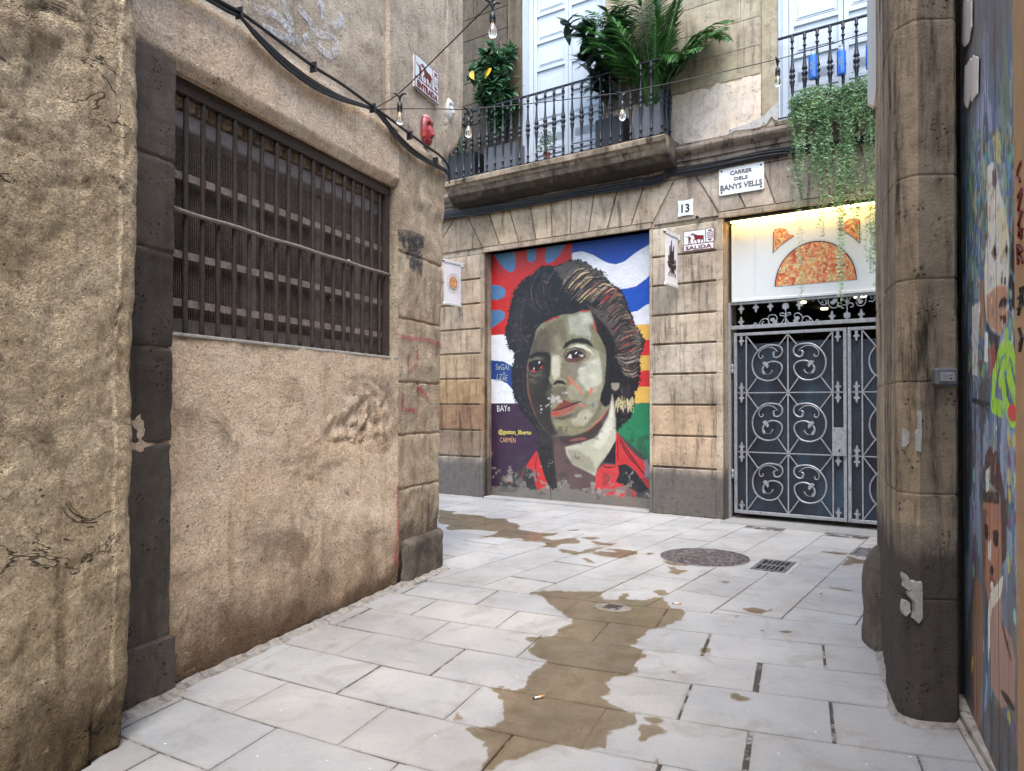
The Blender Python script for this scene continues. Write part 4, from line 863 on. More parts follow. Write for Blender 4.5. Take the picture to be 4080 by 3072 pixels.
for a,b in((sL-.074,sL),(sR,sR+.044),(-.084,0),(GO,GO+.079)):
    for i in range(9): mbs.box(a,b,0.001 if i else -.012,.1,zc[i]+.002,zc[i+1]-.002,tuple(v*.95 for v in (LT.get(i,(.85,.82,.78)) if b<sR else (1.02,1,.97))),.004)
# voussoirs over both openings
cv=crop(1750,700,2.3284); ck=crop(2600,400,2.777)
B=[(400,675),(560,640),(735,618),(895,600),(1045,575),(1215,550),(1385,525),(1560,500),(1780,465),(1985,440)]; T=[(265,380),(460,345),(650,320),(840,280),(1035,240),(1225,205),(1435,175),(1650,130),(1900,90),(2180,20)]
bs=[FW.loc(*cv(*p))[0] for p in B]; ts=[FW.loc(*cv(*p))[0] for p in T]
B2=[(730,1240),(1025,1200),(1355,1140),(1655,1100),(1960,1050)]; T2=[(480,820),(840,780),(1200,690),(1560,620),(1900,560)]
b2=[FW.loc(*ck(*p))[0] for p in B2]; t2=[FW.loc(*ck(*p))[0] for p in T2]
bl=FW.loc(*cv(-70,720))[0]; tl=FW.loc(*cv(135,400))[0]
ZB,ZT=3.945,4.462
bb=[SW,bl]+bs+b2+[b2[-1]+.42,SE]; tt=[SW,tl]+ts+t2+[t2[-1]+.4,SE]
vt=[(.7,.66,.6),(.66,.62,.57),(.72,.66,.6),(1.0,.92,.8),(.95,.9,.82),(1.1,1.03,.92),(1.06,1,.92),(1.05,1.02,.98),(1.1,1.08,1.02),(1,.96,.92),(1.05,1,.92)]
for i in range(len(bb)-1):
    g=.009; c=vt[i] if i<len(vt) else t_(1.0)
    z0=ZB if i!=11 else ZB-.045
    pts=[(bb[i]+g,z0),(bb[i+1]-g,z0),(tt[i+1]-g,ZT),(tt[i]+g,ZT)]
    cx=sum(p[0] for p in pts)/4; cz=(z0+ZT)/2; inn=[(x+(cx-x)*.02*0+(.006 if x<cx else -.006),z+(.006 if z<cz else -.006)) for x,z in pts]
    n0=len(mbs.v); mbs.v+=[(x,0,z) for x,z in inn]+[(x,.007,z) for x,z in pts]+[(x,.1,z) for x,z in pts]
    mbs.f.append((n0,n0+1,n0+2,n0+3)); mbs.c.append(c)
    for k in range(4):
        l=(k+1)%4
        for o in(0,4): mbs.f.append((n0+o+k,n0+o+4+k,n0+o+4+l,n0+o+l)); mbs.c.append(c)
fpart(mbs,'rusticated_stone',M['facade'])
mb=MB()
for a,b in((sL-.03,sR+.03),(-.05,GO+.04)): mb.box(a,b,-.001,.32,GZ,ZB-.008,(.88,.84,.78),.008)
fpart(mb,'lintel',M['facade'])
mb=MB(); mb.sweep([(.1,4.45),(.0,4.462),(-.025,4.47),(-.025,4.555),(-.045,4.565),(-.045,4.655),(-.07,4.665),(-.07,4.715),(-.11,4.74),(-.145,4.77),(-.155,4.80),(-.145,4.83),(-.11,4.85),(-.09,4.86),(-.09,4.885),(.1,4.91)],SW,SE,110,.006); fpart(mb,'cornice',M['cornice'],auto=30,smooth=True)
# upper wall with two balcony doorways
D1=(FW.S(1129),FW.S(1306)); D2=(FW.S(1685),FW.S(1685)+1.42); ZD=4.93
mb=MB(); mb.box(SW,D1[0],.05,.5,4.88,9.0,(.9,.88,.86)); 
for k in range(12):
    z=4.9+k*.345
    xx=SW+ (k%2)*.4
    while xx<D1[0]-.5: mb.box(xx+.004,min(xx+.86,D1[0]-.30)-.004,.038,.1,z+.004,z+.341,t_(1.0),.004); xx+=.86
mb.box(D1[0]-.28,D1[0]-.005,.0,.1,4.9,9,(1.15,1.1,1.0),.01); fpart(mb,'upper_wall',M['upper_dark'])
mb=MB(); mb.box(D1[1],D2[0],.05,.5,4.88,9.0); mb.box(D2[1],SE,.05,.5,4.88,9.0); mb.box(D1[0],D1[1],.05,.5,8.2,9); mb.box(D2[0],D2[1],.05,.5,8.2,9)
for k in range(12):
    z=5.62+k*.36
    xx=D1[1]+.02-(k%2)*.35
    while xx<D2[0]-.25:
        a=max(xx,D1[1]+.01); b=min(xx+.95,D2[0]-.24)
        if b-a>.05: mb.box(a+.003,b-.003,.040,.1,z+.003,z+.357,t_(.93),.003)
        xx+=.95
mb.box(D2[0]-.22,D2[0]-.003,.028,.1,4.9,9,(1.02,1,.97),.008)
pts=[(D1[1]+.003,4.87)]; n=60
pts+= [(D2[0]-.225,4.87)]+[(D2[0]-.225-(D2[0]-.228-D1[1])*k/n,5.60+.05*nz(k*.3,2)+.02*nz(k*1.1,7)-.03*abs(nz(k*.13,9))) for k in range(n+1)]
fpart(mb,'upper_plaster',M['upper_light']); mb=MB(); mb.prism(pts,.026,.1); fpart(mb,'pale_render',M['render_pale'])
# broken bright render at the foot of the right door
mb=MB(); cq=crop(2900,0,1.851)
for L in ([(385,730),(385,890),(350,890),(325,860),(280,925),(180,950),(60,965),(10,990),(10,960),(150,915),(270,850),(330,790)],): mb.prism(blob([FW.loc(*cq(x,y),-.02) for x,y in L]),.012,.06,(1.35,1.35,1.35))
fpart(mb,'render_patch',M['mortar'])
def shutter_door(s0,s1,z0,z1,y,label):
    ob=MB(); w=.07; ob.box(s0,s0+.012,.0,y+.1,z0,z1); ob.box(s1-.012,s1,.0,y+.1,z0,z1); ob.box(s0+.012,s0+w+.012,y-.05,y+.03,z0,z1,None,.006); ob.box(s1-w-.012,s1-.012,y-.05,y+.03,z0,z1,None,.006); ob.box(s0,s1,.0,.45,z0-.06,z0)
    ob.box(s0-.012,s0-.001,.018,.1,z0,z1)
    dr=fpart(ob,'balcony_door',M['white_wood'],label=label)
    m=(s0+s1)/2
    for a,b in((s0+w+.016,m-.004),(m+.004,s1-w-.016)):
        l=MB(); l.box(a,b,y+.005,y+.03,z0+.01,z1); st=.055; l.box(a,a+st,y-.02,y+.005,z0+.01,z1,None,.004); l.box(b-st,b,y-.02,y+.005,z0+.01,z1,None,.004)
        zr=[z0+.01,z0+.33,z0+.40,z0+.80,z0+1.20,z0+1.62,z0+2.04,z0+2.46,z0+2.9]
        for q in zr:
            l.box(a+st,b-st,y-.02,y+.005,q,q+.055,None,.004); l.box(a+st+.045,b-st-.045,y-.006,y+.005,q+.10,q+.10+.20,None,.006); l.box(a+st+.02,b-st-.02,y-.003,y+.005,q+.078,q+.086,None,.002)
        o=l.build('door_leaf',M['white_wood'],dr); 
        o.data.transform(Matrix.Translation((-FAT[0],0,0)))
    return dr
shutter_door(D1[0],D1[1],ZD,8.2,.20,None); shutter_door(D2[0],D2[1],ZD,8.2,.16,None)
mb=MB(); mb.box(SW,SE,2.9,3,0,9); mb.box(SW,-.02,.55,.6,0,9); mb.box(GO+.05,SE,.55,.6,0,9); fpart(mb,'rear_mass',M['upper_dark'])
# balcony
br=FW.sy(1.926,9.48)[0]; blf=br-3.54; bd=.41
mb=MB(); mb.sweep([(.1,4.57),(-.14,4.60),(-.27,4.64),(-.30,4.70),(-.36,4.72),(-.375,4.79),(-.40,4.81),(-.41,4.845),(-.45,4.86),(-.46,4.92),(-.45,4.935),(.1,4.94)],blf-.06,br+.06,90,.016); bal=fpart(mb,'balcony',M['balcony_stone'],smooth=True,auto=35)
OFF=Matrix.Translation((-FAT[0],0,0))
M['grey_frame']
def railing(a,b,d,parent,zf=4.955,zt=5.93,sides=True,n=25,pad=0):
    r=MB(); r.box(a-pad,b+pad,-d-.018,-d+.018,zt-.012,zt+.014,None,.006); r2=MB(); r2.box(a-pad,b+pad,-d-.011,-d+.011,zf-.008,zf+.008,None,.003)
    if sides:
        for q in(a,b): r2.box(q-.011,q+.011,-d,.03,zf-.0085,zf+.0075); r.box(q-.016,q+.016,-d,.04,zt-.012,zt+.013,None,.005)
    o=r.build('handrail',M['iron'],parent); o.data.transform(OFF); o=r2.build('bottom_rail',M['iron'],parent); o.data.transform(OFF)
    pos=[(a+(b-a)*k/(n-1),-d) for k in range(n)]
    if sides: pos+=[(q,-d+(d-.02)*k/3) for q in(a,b) for k in(1,2)]
    return o,pos
prof=[(.017,0),(.017,.012),(.011,.03),(.010,.08),(.017,.09),(.017,.10),(.010,.11),(.011,.22),(.014,.33),(.019,.39),(.024,.415),(.012,.43),(.021,.455),(.027,.475),(.021,.495),(.012,.515),(.025,.53),(.020,.555),(.013,.62),(.009,.74),(.009,.80),(.016,.81),(.016,.82),(.009,.83),(.009,.88),(.017,.89),(.017,.90),(.012,.92),(.016,.96)]
bme=MB(); bme.lathe([(r*1.42,h*1.0) for r,h in prof],n=8); bme.build('baluster',M['iron'],None,smooth=True); BO=bpy.data.objects['baluster']; BD=BO.data; bpy.data.objects.remove(BO)
def balusters(pos,parent,z=4.962):
    for s,y in pos:
        o=bpy.data.objects.new('baluster',BD); COL.objects.link(o); o.parent=parent; o.location=(s-FAT[0],y,z); o.rotation_euler[2]=R.uniform(0,.3)
_,pos=railing(blf,br,bd,bal); balusters(pos,bal)
# small railed window opening on the right, its rail fixed to the wall
mb=MB(); mb.box(D2[0]-.03,D2[1]+.05,-.10,.06,4.86,4.925,(.8,.8,.8),.01); sill=fpart(mb,'window_ledge',M['cornice'])
sA=FW.S(1683,.06); _,p2=railing(sA,D2[1]+.03,.06,sill,4.955,5.93,False,3); 
sB0=FW.loc(*cq(475,500),.06)[0]; balusters([(sB0+.155*k*.92,-.06) for k in range(10)],sill)
# ---------------------------------------------------------------- mural on the boarded doorway
mu=thing('painted_door_mural','large mural of a dark haired man in a red collar filling the doorway','mural',FW,((sL+sR)/2,.2,0))
MAT_=((sL+sR)/2,.2,0)
CM=crop(1940,930,1.5143); NX,NZ=320,460
ra=Ras(FW,-.20,sL+.002,sR-.002,.036,GZ-.002,NX,NZ,rgb(60,56,54),CM)
P=ra.poly; S=ra.stroke; rs=np.random.RandomState(5)
blk=rgb(24,22,26); red=rgb(190,34,32); wht=rgb(226,226,230); blu=rgb(28,72,160); slate=rgb(78,120,160)
P([(20,90),(512,50),(512,640),(20,640)],red)
P([(30,110),(165,100),(175,190),(165,225),(140,238),(105,215),(60,160)],slate); P([(236,80),(300,75),(295,150),(285,170),(262,176),(245,160)],slate); P([(362,70),(484,55),(440,125),(400,170),(370,182),(350,165),(350,130)],slate)
P([(20,308),(90,318),(115,345),(105,385),(70,400),(20,402)],slate); P([(20,465),(85,462),(112,485),(105,515),(75,540),(20,580)],slate)
P([(20,615),(110,612),(220,760),(220,1030),(20,1028)],wht); P([(20,766),(100,773),(150,800),(200,850),(200,1000),(150,940),(120,905),(80,886),(20,880)],rgb(34,62,132))
P([(20,1027),(220,1025),(360,1210),(300,1340),(240,1400),(100,1530),(20,1560)],rgb(58,32,58))
P([(512,40),(1010,-20),(1010,560),(512,560)],wht); P([(512,40),(1010,-20),(1010,45),(988,62),(900,115),(830,170),(780,187),(740,182),(700,165),(640,130),(580,110),(540,112),(512,120)],blu)
P([(760,340),(830,335),(900,320),(960,275),(1010,225),(1010,415),(960,432),(910,468),(870,476),(800,470)],rgb(24,78,176))
y_=rgb(226,178,84)
for a,b,c in((553,646,y_),(646,741,rgb(214,46,48)),(741,832,y_),(832,928,rgb(206,44,48)),(928,1026,y_),(1026,1420,rgb(38,122,82))): P([(780,a+6),(1010,a-6),(1010,b-6),(780,b+6)],c)
P([(780,1195),(1010,1400),(1010,1700),(500,1700)],rgb(70,66,66)); P([(20,1560),(240,1400),(420,1400),(420,1700),(20,1700)],rgb(66,60,58),1,4)
hair=[(330,1215),(215,1085),(165,1000),(155,930),(150,850),(165,760),(165,720),(130,690),(108,615),(122,560),(130,480),(155,400),(165,350),(200,300),(235,270),(300,220),(345,195),(420,200),(480,170),(540,160),(590,170),(640,210),(690,230),(715,270),(750,310),(800,335),(830,380),(845,450),(870,490),(885,550),(930,600),(950,650),(940,700),(920,750),(925,830),(915,870),(925,890),(905,930),(890,960),(890,1020),(878,1060),(865,1110),(820,1150),(785,1195),(600,1240)]
hj=[]
for i,(x,y) in enumerate(hair):
    x2,y2=hair[(i+1)%len(hair)]
    for k in range(4): t=k/4; hj.append((x+(x2-x)*t+rs.uniform(-6,6),y+(y2-y)*t+rs.uniform(-6,6)))
P(hj,blk)
# hair: grey-brown sweep
P([(400,215),(480,172),(540,165),(590,175),(640,212),(690,235),(720,290),(790,350),(830,420),(700,400),(560,330),(470,300)],rgb(84,78,72),.9,3)
P([(600,430),(720,480),(800,470),(860,520),(880,560),(930,620),(925,720),(880,880),(800,780),(770,640),(720,560),(640,480)],rgb(92,80,74),.8,4)
def fan(c0,c1,n,w,cols,a=.9,j=10):
    for i in range(n):
        t=rs.rand(); q=[]; o=(rs.uniform(-j,j),rs.uniform(-j,j)); u0,u1=sorted(rs.rand(2)); 
        if u1-u0<.25: u1=min(1,u0+.35)
        m=len(c0)
        for k in range(7):
            u=(u0+(u1-u0)*k/6)*(m-1); i0=min(int(u),m-2); f=u-i0
            a0=(c0[i0][0]*(1-f)+c0[i0+1][0]*f,c0[i0][1]*(1-f)+c0[i0+1][1]*f); a1=(c1[i0][0]*(1-f)+c1[i0+1][0]*f,c1[i0][1]*(1-f)+c1[i0+1][1]*f)
            q.append((a0[0]*(1-t)+a1[0]*t+o[0],a0[1]*(1-t)+a1[1]*t+o[1]))
        S(q,w*rs.uniform(.5,1.3),cols[rs.randint(len(cols))],a)
tan=[rgb(176,160,140),rgb(156,140,122),rgb(190,164,126),rgb(140,128,120)]; dk=[rgb(20,18,22),rgb(44,38,40),rgb(60,50,50)]
g1=[(440,330),(470,270),(530,215),(600,200)]; g2=[(520,410),(580,350),(650,290),(720,290)]; g3=[(640,430),(700,370),(760,330),(810,350)]; g4=[(700,500),(760,430),(810,400),(850,450)]; g5=[(750,600),(810,530),(870,520),(890,560)]; g6=[(775,680),(830,630),(890,610),(935,640)]; g7=[(770,740),(840,750),(900,720),(935,690)]; g8=[(790,770),(830,850),(880,870),(915,850)]
G=[g1,g2,g3,g4,g5,g6,g7,g8]
for i in range(7): fan(G[i],G[i+1],60,7,dk,.85); fan(G[i],G[i+1],30,3.8,tan,.55); fan(G[i],G[i+1],34,4.5,dk,.75)
for i in range(1,6): fan(G[i],G[i+1],3,4,[rgb(190,44,44),rgb(150,34,40)],.85,16)
fan(g1,g2,8,4.5,[rgb(214,180,120),rgb(222,196,150)],.85); fan(g2,g3,6,4,[rgb(222,196,140)],.9); fan(g7,g8,8,6,[rgb(196,160,140),rgb(150,140,130)],.8)
L0=[(330,500),(250,420),(240,330),(300,240)]; L1=[(420,480),(380,400),(370,300),(430,215)]; L2=[(200,720),(150,640),(140,520),(180,400)]; L3=[(270,700),(215,600),(215,480),(250,330)]
fan(L0,L1,60,7,[rgb(40,36,38),rgb(50,45,48),rgb(14,12,16)],.8); fan(L2,L3,50,7,[rgb(36,32,36),rgb(52,44,46)],.7); fan(L0,L1,5,4,[rgb(90,110,140),rgb(110,56,56)],.6)
fan([(180,900),(200,1000),(260,1120)],[(230,760),(240,950),(300,1150)],30,8,[rgb(40,36,40),rgb(14,12,16)],.7)
fan([(800,900),(860,930),(880,1010)],[(790,1150),(840,1120),(870,1050)],40,8,[rgb(44,38,42),rgb(60,48,54)],.7)
for k in range(16): x=780+k*7; S([(x,1000+rs.uniform(-20,10)),(x+rs.uniform(-4,6),1070+rs.uniform(-20,20))],6,[rgb(214,206,160),rgb(200,180,130)][k%2],.85)
def inh(x,y):
    m=False; n=len(hair)
    for i in range(n):
        x0,y0=hair[i];x1,y1=hair[(i+1)%n]
        if (y0>y)!=(y1>y) and x<x0+(y-y0)*(x1-x0)/(y1-y0): m=not m
    return m
for _ in range(900):
    x,y=rs.uniform(110,940),rs.uniform(165,1180)
    if not inh(x,y): continue
    cx_,cy_=500,760; a_=math.atan2(y-cy_,x-cx_)+rs.uniform(.9,1.7)*(1 if x>450 else -1); L=rs.uniform(14,42); bd=rs.uniform(-.5,.5)
    S([(x,y),(x+L*.5*math.cos(a_),y+L*.5*math.sin(a_)),(x+L*math.cos(a_+bd),y+L*math.sin(a_+bd))],rs.uniform(3,6),[rgb(16,14,18),rgb(52,46,50),rgb(70,62,64),rgb(28,24,28),rgb(96,84,80),rgb(84,40,44)][rs.choice(6,p=[.36,.24,.12,.18,.06,.04])],.75)
for i in range(len(hair)-1):
    for k in range(5):
        t=rs.rand(); x=hair[i][0]+(hair[i+1][0]-hair[i][0])*t; y=hair[i][1]+(hair[i+1][1]-hair[i][1])*t; a_=math.atan2(y-760,x-500)+rs.uniform(-.9,.9); L=rs.uniform(4,12)
        if y<1180: S([(x-6*math.cos(a_),y-6*math.sin(a_)),(x+L*math.cos(a_),y+L*math.sin(a_))],rs.uniform(4,8),blk,.95)
# face
skin=rgb(132,126,100); drk=rgb(62,54,46)
face=[(285,640),(300,580),(330,545),(380,520),(450,492),(520,485),(580,465),(625,465),(645,520),(660,590),(690,640),(715,700),(722,780),(720,860),(705,930),(685,970),(690,1020),(712,1050),(745,1030),(725,1075),(680,1135),(620,1190),(550,1225),(500,1225),(440,1240),(390,1230),(330,1170),(290,1100),(260,1020),(245,960),(240,860),(245,790),(262,720)]
P(face,skin,1,1)
P([(262,720),(285,640),(330,580),(380,600),(385,700),(378,880),(400,940),(330,960),(385,1010),(385,1120),(420,1210),(390,1230),(330,1170),(290,1100),(260,1020),(245,960),(240,860),(245,790)],drk,.92,11)
P([(300,590),(400,530),(470,510),(480,640),(400,720),(300,700)],rgb(104,92,74),.8,8)
P([(490,505),(585,480),(640,530),(650,620),(590,620),(500,605)],rgb(168,168,150),.85,7); P([(600,520),(640,530),(665,620),(700,690),(690,760),(640,640)],rgb(120,112,80),.8,5)
P([(600,770),(700,740),(715,800),(700,890),(660,960),(600,950),(540,870),(560,800)],rgb(196,194,174),.9,9); P([(630,690),(700,720),(715,760),(620,760)],rgb(178,174,150),.7,6)
P([(640,930),(700,900),(690,1000),(660,1090),(600,1150),(560,1100),(600,1000)],rgb(150,146,120),.7,8); P([(430,1120),(520,1120),(600,1130),(560,1200),(480,1210),(420,1180)],rgb(140,132,100),.9,6); P([(500,1100),(600,1060),(640,1090),(590,1160),(520,1160)],rgb(178,172,146),.75,7)
P([(388,740),(430,720),(450,760),(445,860),(420,890),(392,880)],rgb(172,164,138),.9,4); P([(440,780),(490,800),(520,880),(490,920),(470,880),(440,860)],rgb(122,112,88),.85,5)
P([(375,720),(388,740),(378,870),(400,925),(372,910),(355,850),(345,760)],rgb(34,28,26),.85,4)
P([(370,870),(400,855),(440,865),(478,885),(488,905),(470,918),(430,905),(400,930),(380,900)],rgb(150,140,112),.9,2); S([(402,912),(425,896),(450,896),(472,910)],12,rgb(22,16,16)); S([(470,905),(488,898),(480,920)],7,rgb(170,90,70)); S([(403,872),(407,878)],12,rgb(240,236,224))
for (q,c,a,sf) in (([(385,640),(470,600),(490,700),(430,740),(390,720)],rgb(118,110,88),.7,6),([(500,900),(560,880),(600,960),(560,1010),(500,1000),(480,950)],rgb(158,152,128),.7,6),([(430,930),(480,925),(490,990),(450,1000),(425,970)],rgb(108,98,80),.8,4),
    ([(680,640),(715,700),(720,860),(700,940),(690,800),(670,700)],rgb(112,106,82),.8,5),([(560,480),(620,480),(640,540),(610,560),(570,530)],rgb(190,190,172),.7,6),([(420,1100),(520,1090),(560,1060),(540,1110),(440,1130)],rgb(88,78,62),.8,5),([(470,800),(520,810),(560,860),(520,880),(480,850)],rgb(136,120,112),.7,6),([(285,900),(350,940),(380,1040),(370,1120),(320,1080),(280,1000)],rgb(44,38,34),.8,8),([(250,850),(300,860),(330,930),(270,960)],rgb(88,78,58),.6,6),([(400,620),(440,600),(450,700),(410,720)],rgb(142,136,112),.6,5)):
    P(q,c,a,sf)
fld=ra.nfield(10,14,31); fm_=ra.blur(ra.mask(ra.P(face)),1); ra.im*=(1+(fld-.5)*.55*fm_)[...,None]
for _ in range(260):
    x,y=rs.uniform(290,720),rs.uniform(500,1200); pz=ra.P([(x,y)])[0]; i=int((pz[0]-ra.s0)/(ra.s1-ra.s0)*(NX-1)); j=int((pz[1]-ra.z0)/(ra.z1-ra.z0)*(NZ-1))
    if 0<=i<NX and 0<=j<NZ and fm_[j,i]>.9: a_=rs.uniform(-.6,.6)+1.2*(x<480); L=rs.uniform(12,34); S([(x,y),(x+L*math.sin(a_)*.6,y+L)],rs.uniform(4,9),ra.im[j,i]*rs.uniform(.78,1.25),.55)
P([(250,850),(375,880),(372,930),(400,960),(380,1030),(384,1120),(430,1215),(390,1228),(330,1170),(290,1100),(262,1020)],rgb(40,34,31),.72,6); P([(262,740),(300,600),(360,570),(372,700),(300,745)],rgb(82,72,60),.45,6); P([(345,740),(378,740),(374,880),(352,960),(330,900)],rgb(34,29,27),.7,4)
P([(395,745),(432,735),(442,800),(434,870),(408,885),(392,850)],rgb(200,194,170),.75,3); P([(400,930),(470,926),(484,965),(440,990),(405,970)],rgb(92,82,66),.55,4); S([(382,740),(374,850),(362,885),(374,908),(400,930)],8,rgb(30,25,24),.8); S([(398,915),(425,896),(455,898),(474,912)],15,rgb(20,14,14)); P([(478,880),(500,890),(505,920),(480,925)],rgb(150,112,90),.6,2)
P([(700,960),(722,900),(716,1000),(690,1060),(640,1140),(600,1165),(660,1070)],rgb(98,88,70),.6,5)
# brows and eyes
P([(455,700),(472,660),(520,636),(575,630),(615,644),(648,690),(600,668),(550,660),(505,668),(480,690)],rgb(28,26,24),1,1)
P([(478,712),(505,686),(545,670),(590,674),(625,700),(650,740),(620,715),(580,695),(540,690),(505,700)],rgb(206,204,182),1,1)
P([(462,752),(485,715),(520,698),(560,700),(588,722),(600,745),(575,765),(540,782),(500,782),(475,770)],rgb(92,62,56),1,1)
P([(474,748),(500,712),(540,704),(575,718),(590,740),(550,752),(510,758)],rgb(38,26,28),1,0); P([(486,750),(502,728),(516,742),(512,756)],rgb(214,206,200),1,0); P([(560,738),(578,728),(584,742),(566,746)],rgb(190,180,176),1,0)
P([(512,748),(512,722),(526,710),(546,708),(560,722),(558,742),(540,754),(524,756)],rgb(18,12,14),1,0); P([(515,752),(535,764),(556,752),(540,746)],rgb(96,44,34),1,0); S([(536,720),(539,724)],15,rgb(250,250,250)); S([(556,732),(558,735)],8,rgb(190,210,236))
S([(455,752),(480,705),(530,688),(580,702),(604,730)],6,rgb(20,16,16)); S([(500,776),(540,778),(580,764)],5,rgb(120,84,70)); S([(462,770),(510,800),(580,782)],6,rgb(120,106,92),.8); S([(520,810),(570,800),(600,790)],16,rgb(134,110,116),.6)
P([(246,800),(262,775),(300,765),(340,770),(350,790),(330,820),(295,832),(262,830)],rgb(22,18,18),1,1); S([(250,770),(285,752),(330,756)],14,rgb(104,96,80),.9); P([(250,740),(300,715),(375,720),(372,748),(300,742),(262,762)],rgb(24,20,20),1,2)
S([(312,778),(320,780)],11,rgb(236,236,236)); S([(280,815),(288,818)],10,rgb(206,196,190)); S([(266,830),(296,832)],7,rgb(196,50,46)); S([(318,818),(336,800)],7,rgb(196,60,50)); S([(246,790),(244,830)],6,rgb(176,60,50)); S([(258,850),(290,862),(320,850)],7,rgb(100,92,76)); S([(256,880),(300,900)],22,rgb(96,84,64),.5)
# mouth
P([(384,1075),(430,1040),(465,1002),(500,1018),(550,1018),(545,1035),(500,1050),(450,1062),(390,1075)],rgb(128,62,52),1,1); P([(384,1072),(450,1058),(505,1040),(548,1024),(530,1060),(490,1085),(440,1104),(388,1108)],rgb(158,92,76),1,2); S([(384,1074),(440,1062),(500,1040),(552,1018),(566,1014)],6,rgb(18,12,12)); S([(395,1090),(440,1080)],10,rgb(196,50,44),.8)
S([(400,1115),(460,1118),(520,1085)],14,rgb(86,74,58),.7)
mz=[ra.P([(x,y)])[0] for x,y in ((410,1010),(490,960),(340,1060))]
f=ra.nfield(16,16,61)
for (cx_,cz_),rx_,rz2,th in zip(mz,(.14,.12,.10),(.17,.12,.14),(.55,.62,.64)):
    e=np.exp(-(((ra.X-cx_)/rx_)**2+((ra.Z-cz_)/rz2)**2)**1.5); ra.put(((f*(.45+.65*e))>th).astype(float)*(e>.15),rgb(178,170,164),.95)
for (x,y,w) in ((590,1030,14),(640,1035,18),(595,1115,12),(480,1130,14),(700,1160,18),(685,1190,16)): P([(x+w*math.cos(k*1.3)*.6,y+w*(.7+.5*rs.rand())*math.sin(k*1.3)) for k in range(5)],rgb(108,112,124),.9)
org=rgb(214,112,84)
S([(488,862),(520,900),(580,976)],10,org); S([(630,930),(627,972)],15,org); S([(555,1030),(590,1045)],12,org,.7)
S([(600,1196),(650,1160),(705,1100),(742,1045)],10,org); S([(640,520),(652,560),(660,592)],8,rgb(196,70,56)); S([(350,540),(400,512),(440,505)],8,rgb(160,50,46)); S([(560,470),(620,466)],7,rgb(170,60,50)); S([(245,850),(244,930),(270,1040),(300,1110)],5,rgb(140,56,50))
P([(748,905),(800,903),(797,935),(775,952),(755,940)],rgb(150,142,124),1,1)
# sideburn
P([(720,760),(745,820),(750,960),(745,1020),(720,1045),(700,1035),(682,1010),(690,965),(712,900)],rgb(24,22,24),1,1)
# jaw shadow and neck
P([(390,1230),(440,1225),(500,1228),(560,1215),(620,1185),(690,1120),(745,1040),(755,1000),(770,1080),(780,1250),(740,1320),(690,1380),(665,1465),(640,1700),(400,1700),(380,1500),(350,1300)],rgb(84,68,66),1,2)
P([(470,1290),(560,1268),(640,1238),(700,1200),(730,1120),(745,1060),(756,960),(772,1060),(781,1245),(742,1320),(692,1378),(665,1420),(655,1465),(600,1435),(520,1395),(480,1335)],rgb(186,182,160),1,3)
P([(690,1180),(735,1100),(752,1000),(764,1080),(760,1180),(720,1260),(680,1300),(640,1290)],rgb(216,212,192),.8,5); P([(480,1300),(560,1310),(640,1380),(660,1450),(600,1430),(520,1395)],rgb(140,132,112),.7,6)
P([(430,1225),(520,1222),(600,1200),(690,1130),(700,1160),(640,1235),(560,1262),(490,1275),(450,1262)],rgb(66,48,46),.95,3); S([(500,1250),(570,1240),(600,1238)],14,rgb(150,92,80),.8)
P([(300,1180),(360,1200),(400,1260),(420,1500),(430,1700),(330,1700),(320,1400)],rgb(30,28,28),.9,3); P([(400,1270),(470,1290),(490,1400),(560,1430),(650,1470),(640,1600),(560,1600),(440,1560),(410,1400)],rgb(98,74,72),.8,6)
# shirt
rd=rgb(196,52,54)
P([(782,1195),(850,1290),(920,1360),(1010,1400),(1010,1560),(960,1530),(900,1440),(850,1395),(790,1400),(776,1395),(776,1260)],rd); P([(670,1425),(700,1392),(790,1400),(798,1450),(778,1500),(850,1530),(900,1560),(900,1640),(640,1640),(655,1470)],rgb(200,60,62)); P([(735,1325),(776,1250),(778,1390),(700,1380)],rgb(30,28,32))
P([(790,1400),(835,1392),(900,1445),(975,1540),(930,1570),(850,1530),(778,1500),(800,1450)],rgb(36,36,40))
S([(788,1215),(860,1330),(930,1430),(975,1490)],6,blk); S([(795,1240),(850,1340),(900,1400)],5,blk); S([(690,1395),(720,1412),(776,1410)],5,blk); S([(788,1230),(790,1385)],4,blk); P([(945,1370),(970,1362),(985,1420),(985,1500),(950,1470),(955,1410)],rgb(110,120,130),.9,1)
P([(300,1310),(322,1380),(352,1480),(405,1600),(335,1600),(282,1500),(272,1425),(232,1412),(208,1490),(198,1488),(238,1400)],rgb(196,46,46)); P([(100,1540),(210,1490),(240,1420),(285,1440),(300,1600),(100,1600)],rgb(46,40,40),.9,3); S([(110,1500),(160,1490)],10,rd,.6); S([(180,1540),(190,1560)],18,rd,.7); S([(300,1330),(292,1420),(320,1560)],4,blk)
# flaking at the foot
f=ra.nfield(7,7,11); h=np.clip((.75-ra.Z)/.75,0,1); ra.put(((f+h*.45)>.86).astype(float)*(h>0),rgb(122,116,108),.9); f=ra.nfield(10,10,12); ra.put(((f+h*.40)>.90).astype(float)*(h>0),rgb(150,144,134),.8)
ra.put(np.clip((.16+.06*ra.nfield(6,2,13)-ra.Z)/.03,0,1),rgb(118,112,104),.95); f=ra.nfield(5,5,14); ra.put(ra.blur(((f>.60)&(ra.Z<1.15)&(ra.Z>.1)).astype(float),1),rgb(58,52,50),.45)
f=ra.nfield(9,9,15); ra.im*=(0.90+.2*f)[...,None]; f=ra.nfield(3,14,16); ra.im*=(0.94+.12*f)[...,None]
ra.im*=.86
for x in (384,): S([(x,1080),(x+2,1660)],4,rgb(20,18,18),.8,False)
rel=.006*(ra.nfield(12,12,20)-.5)
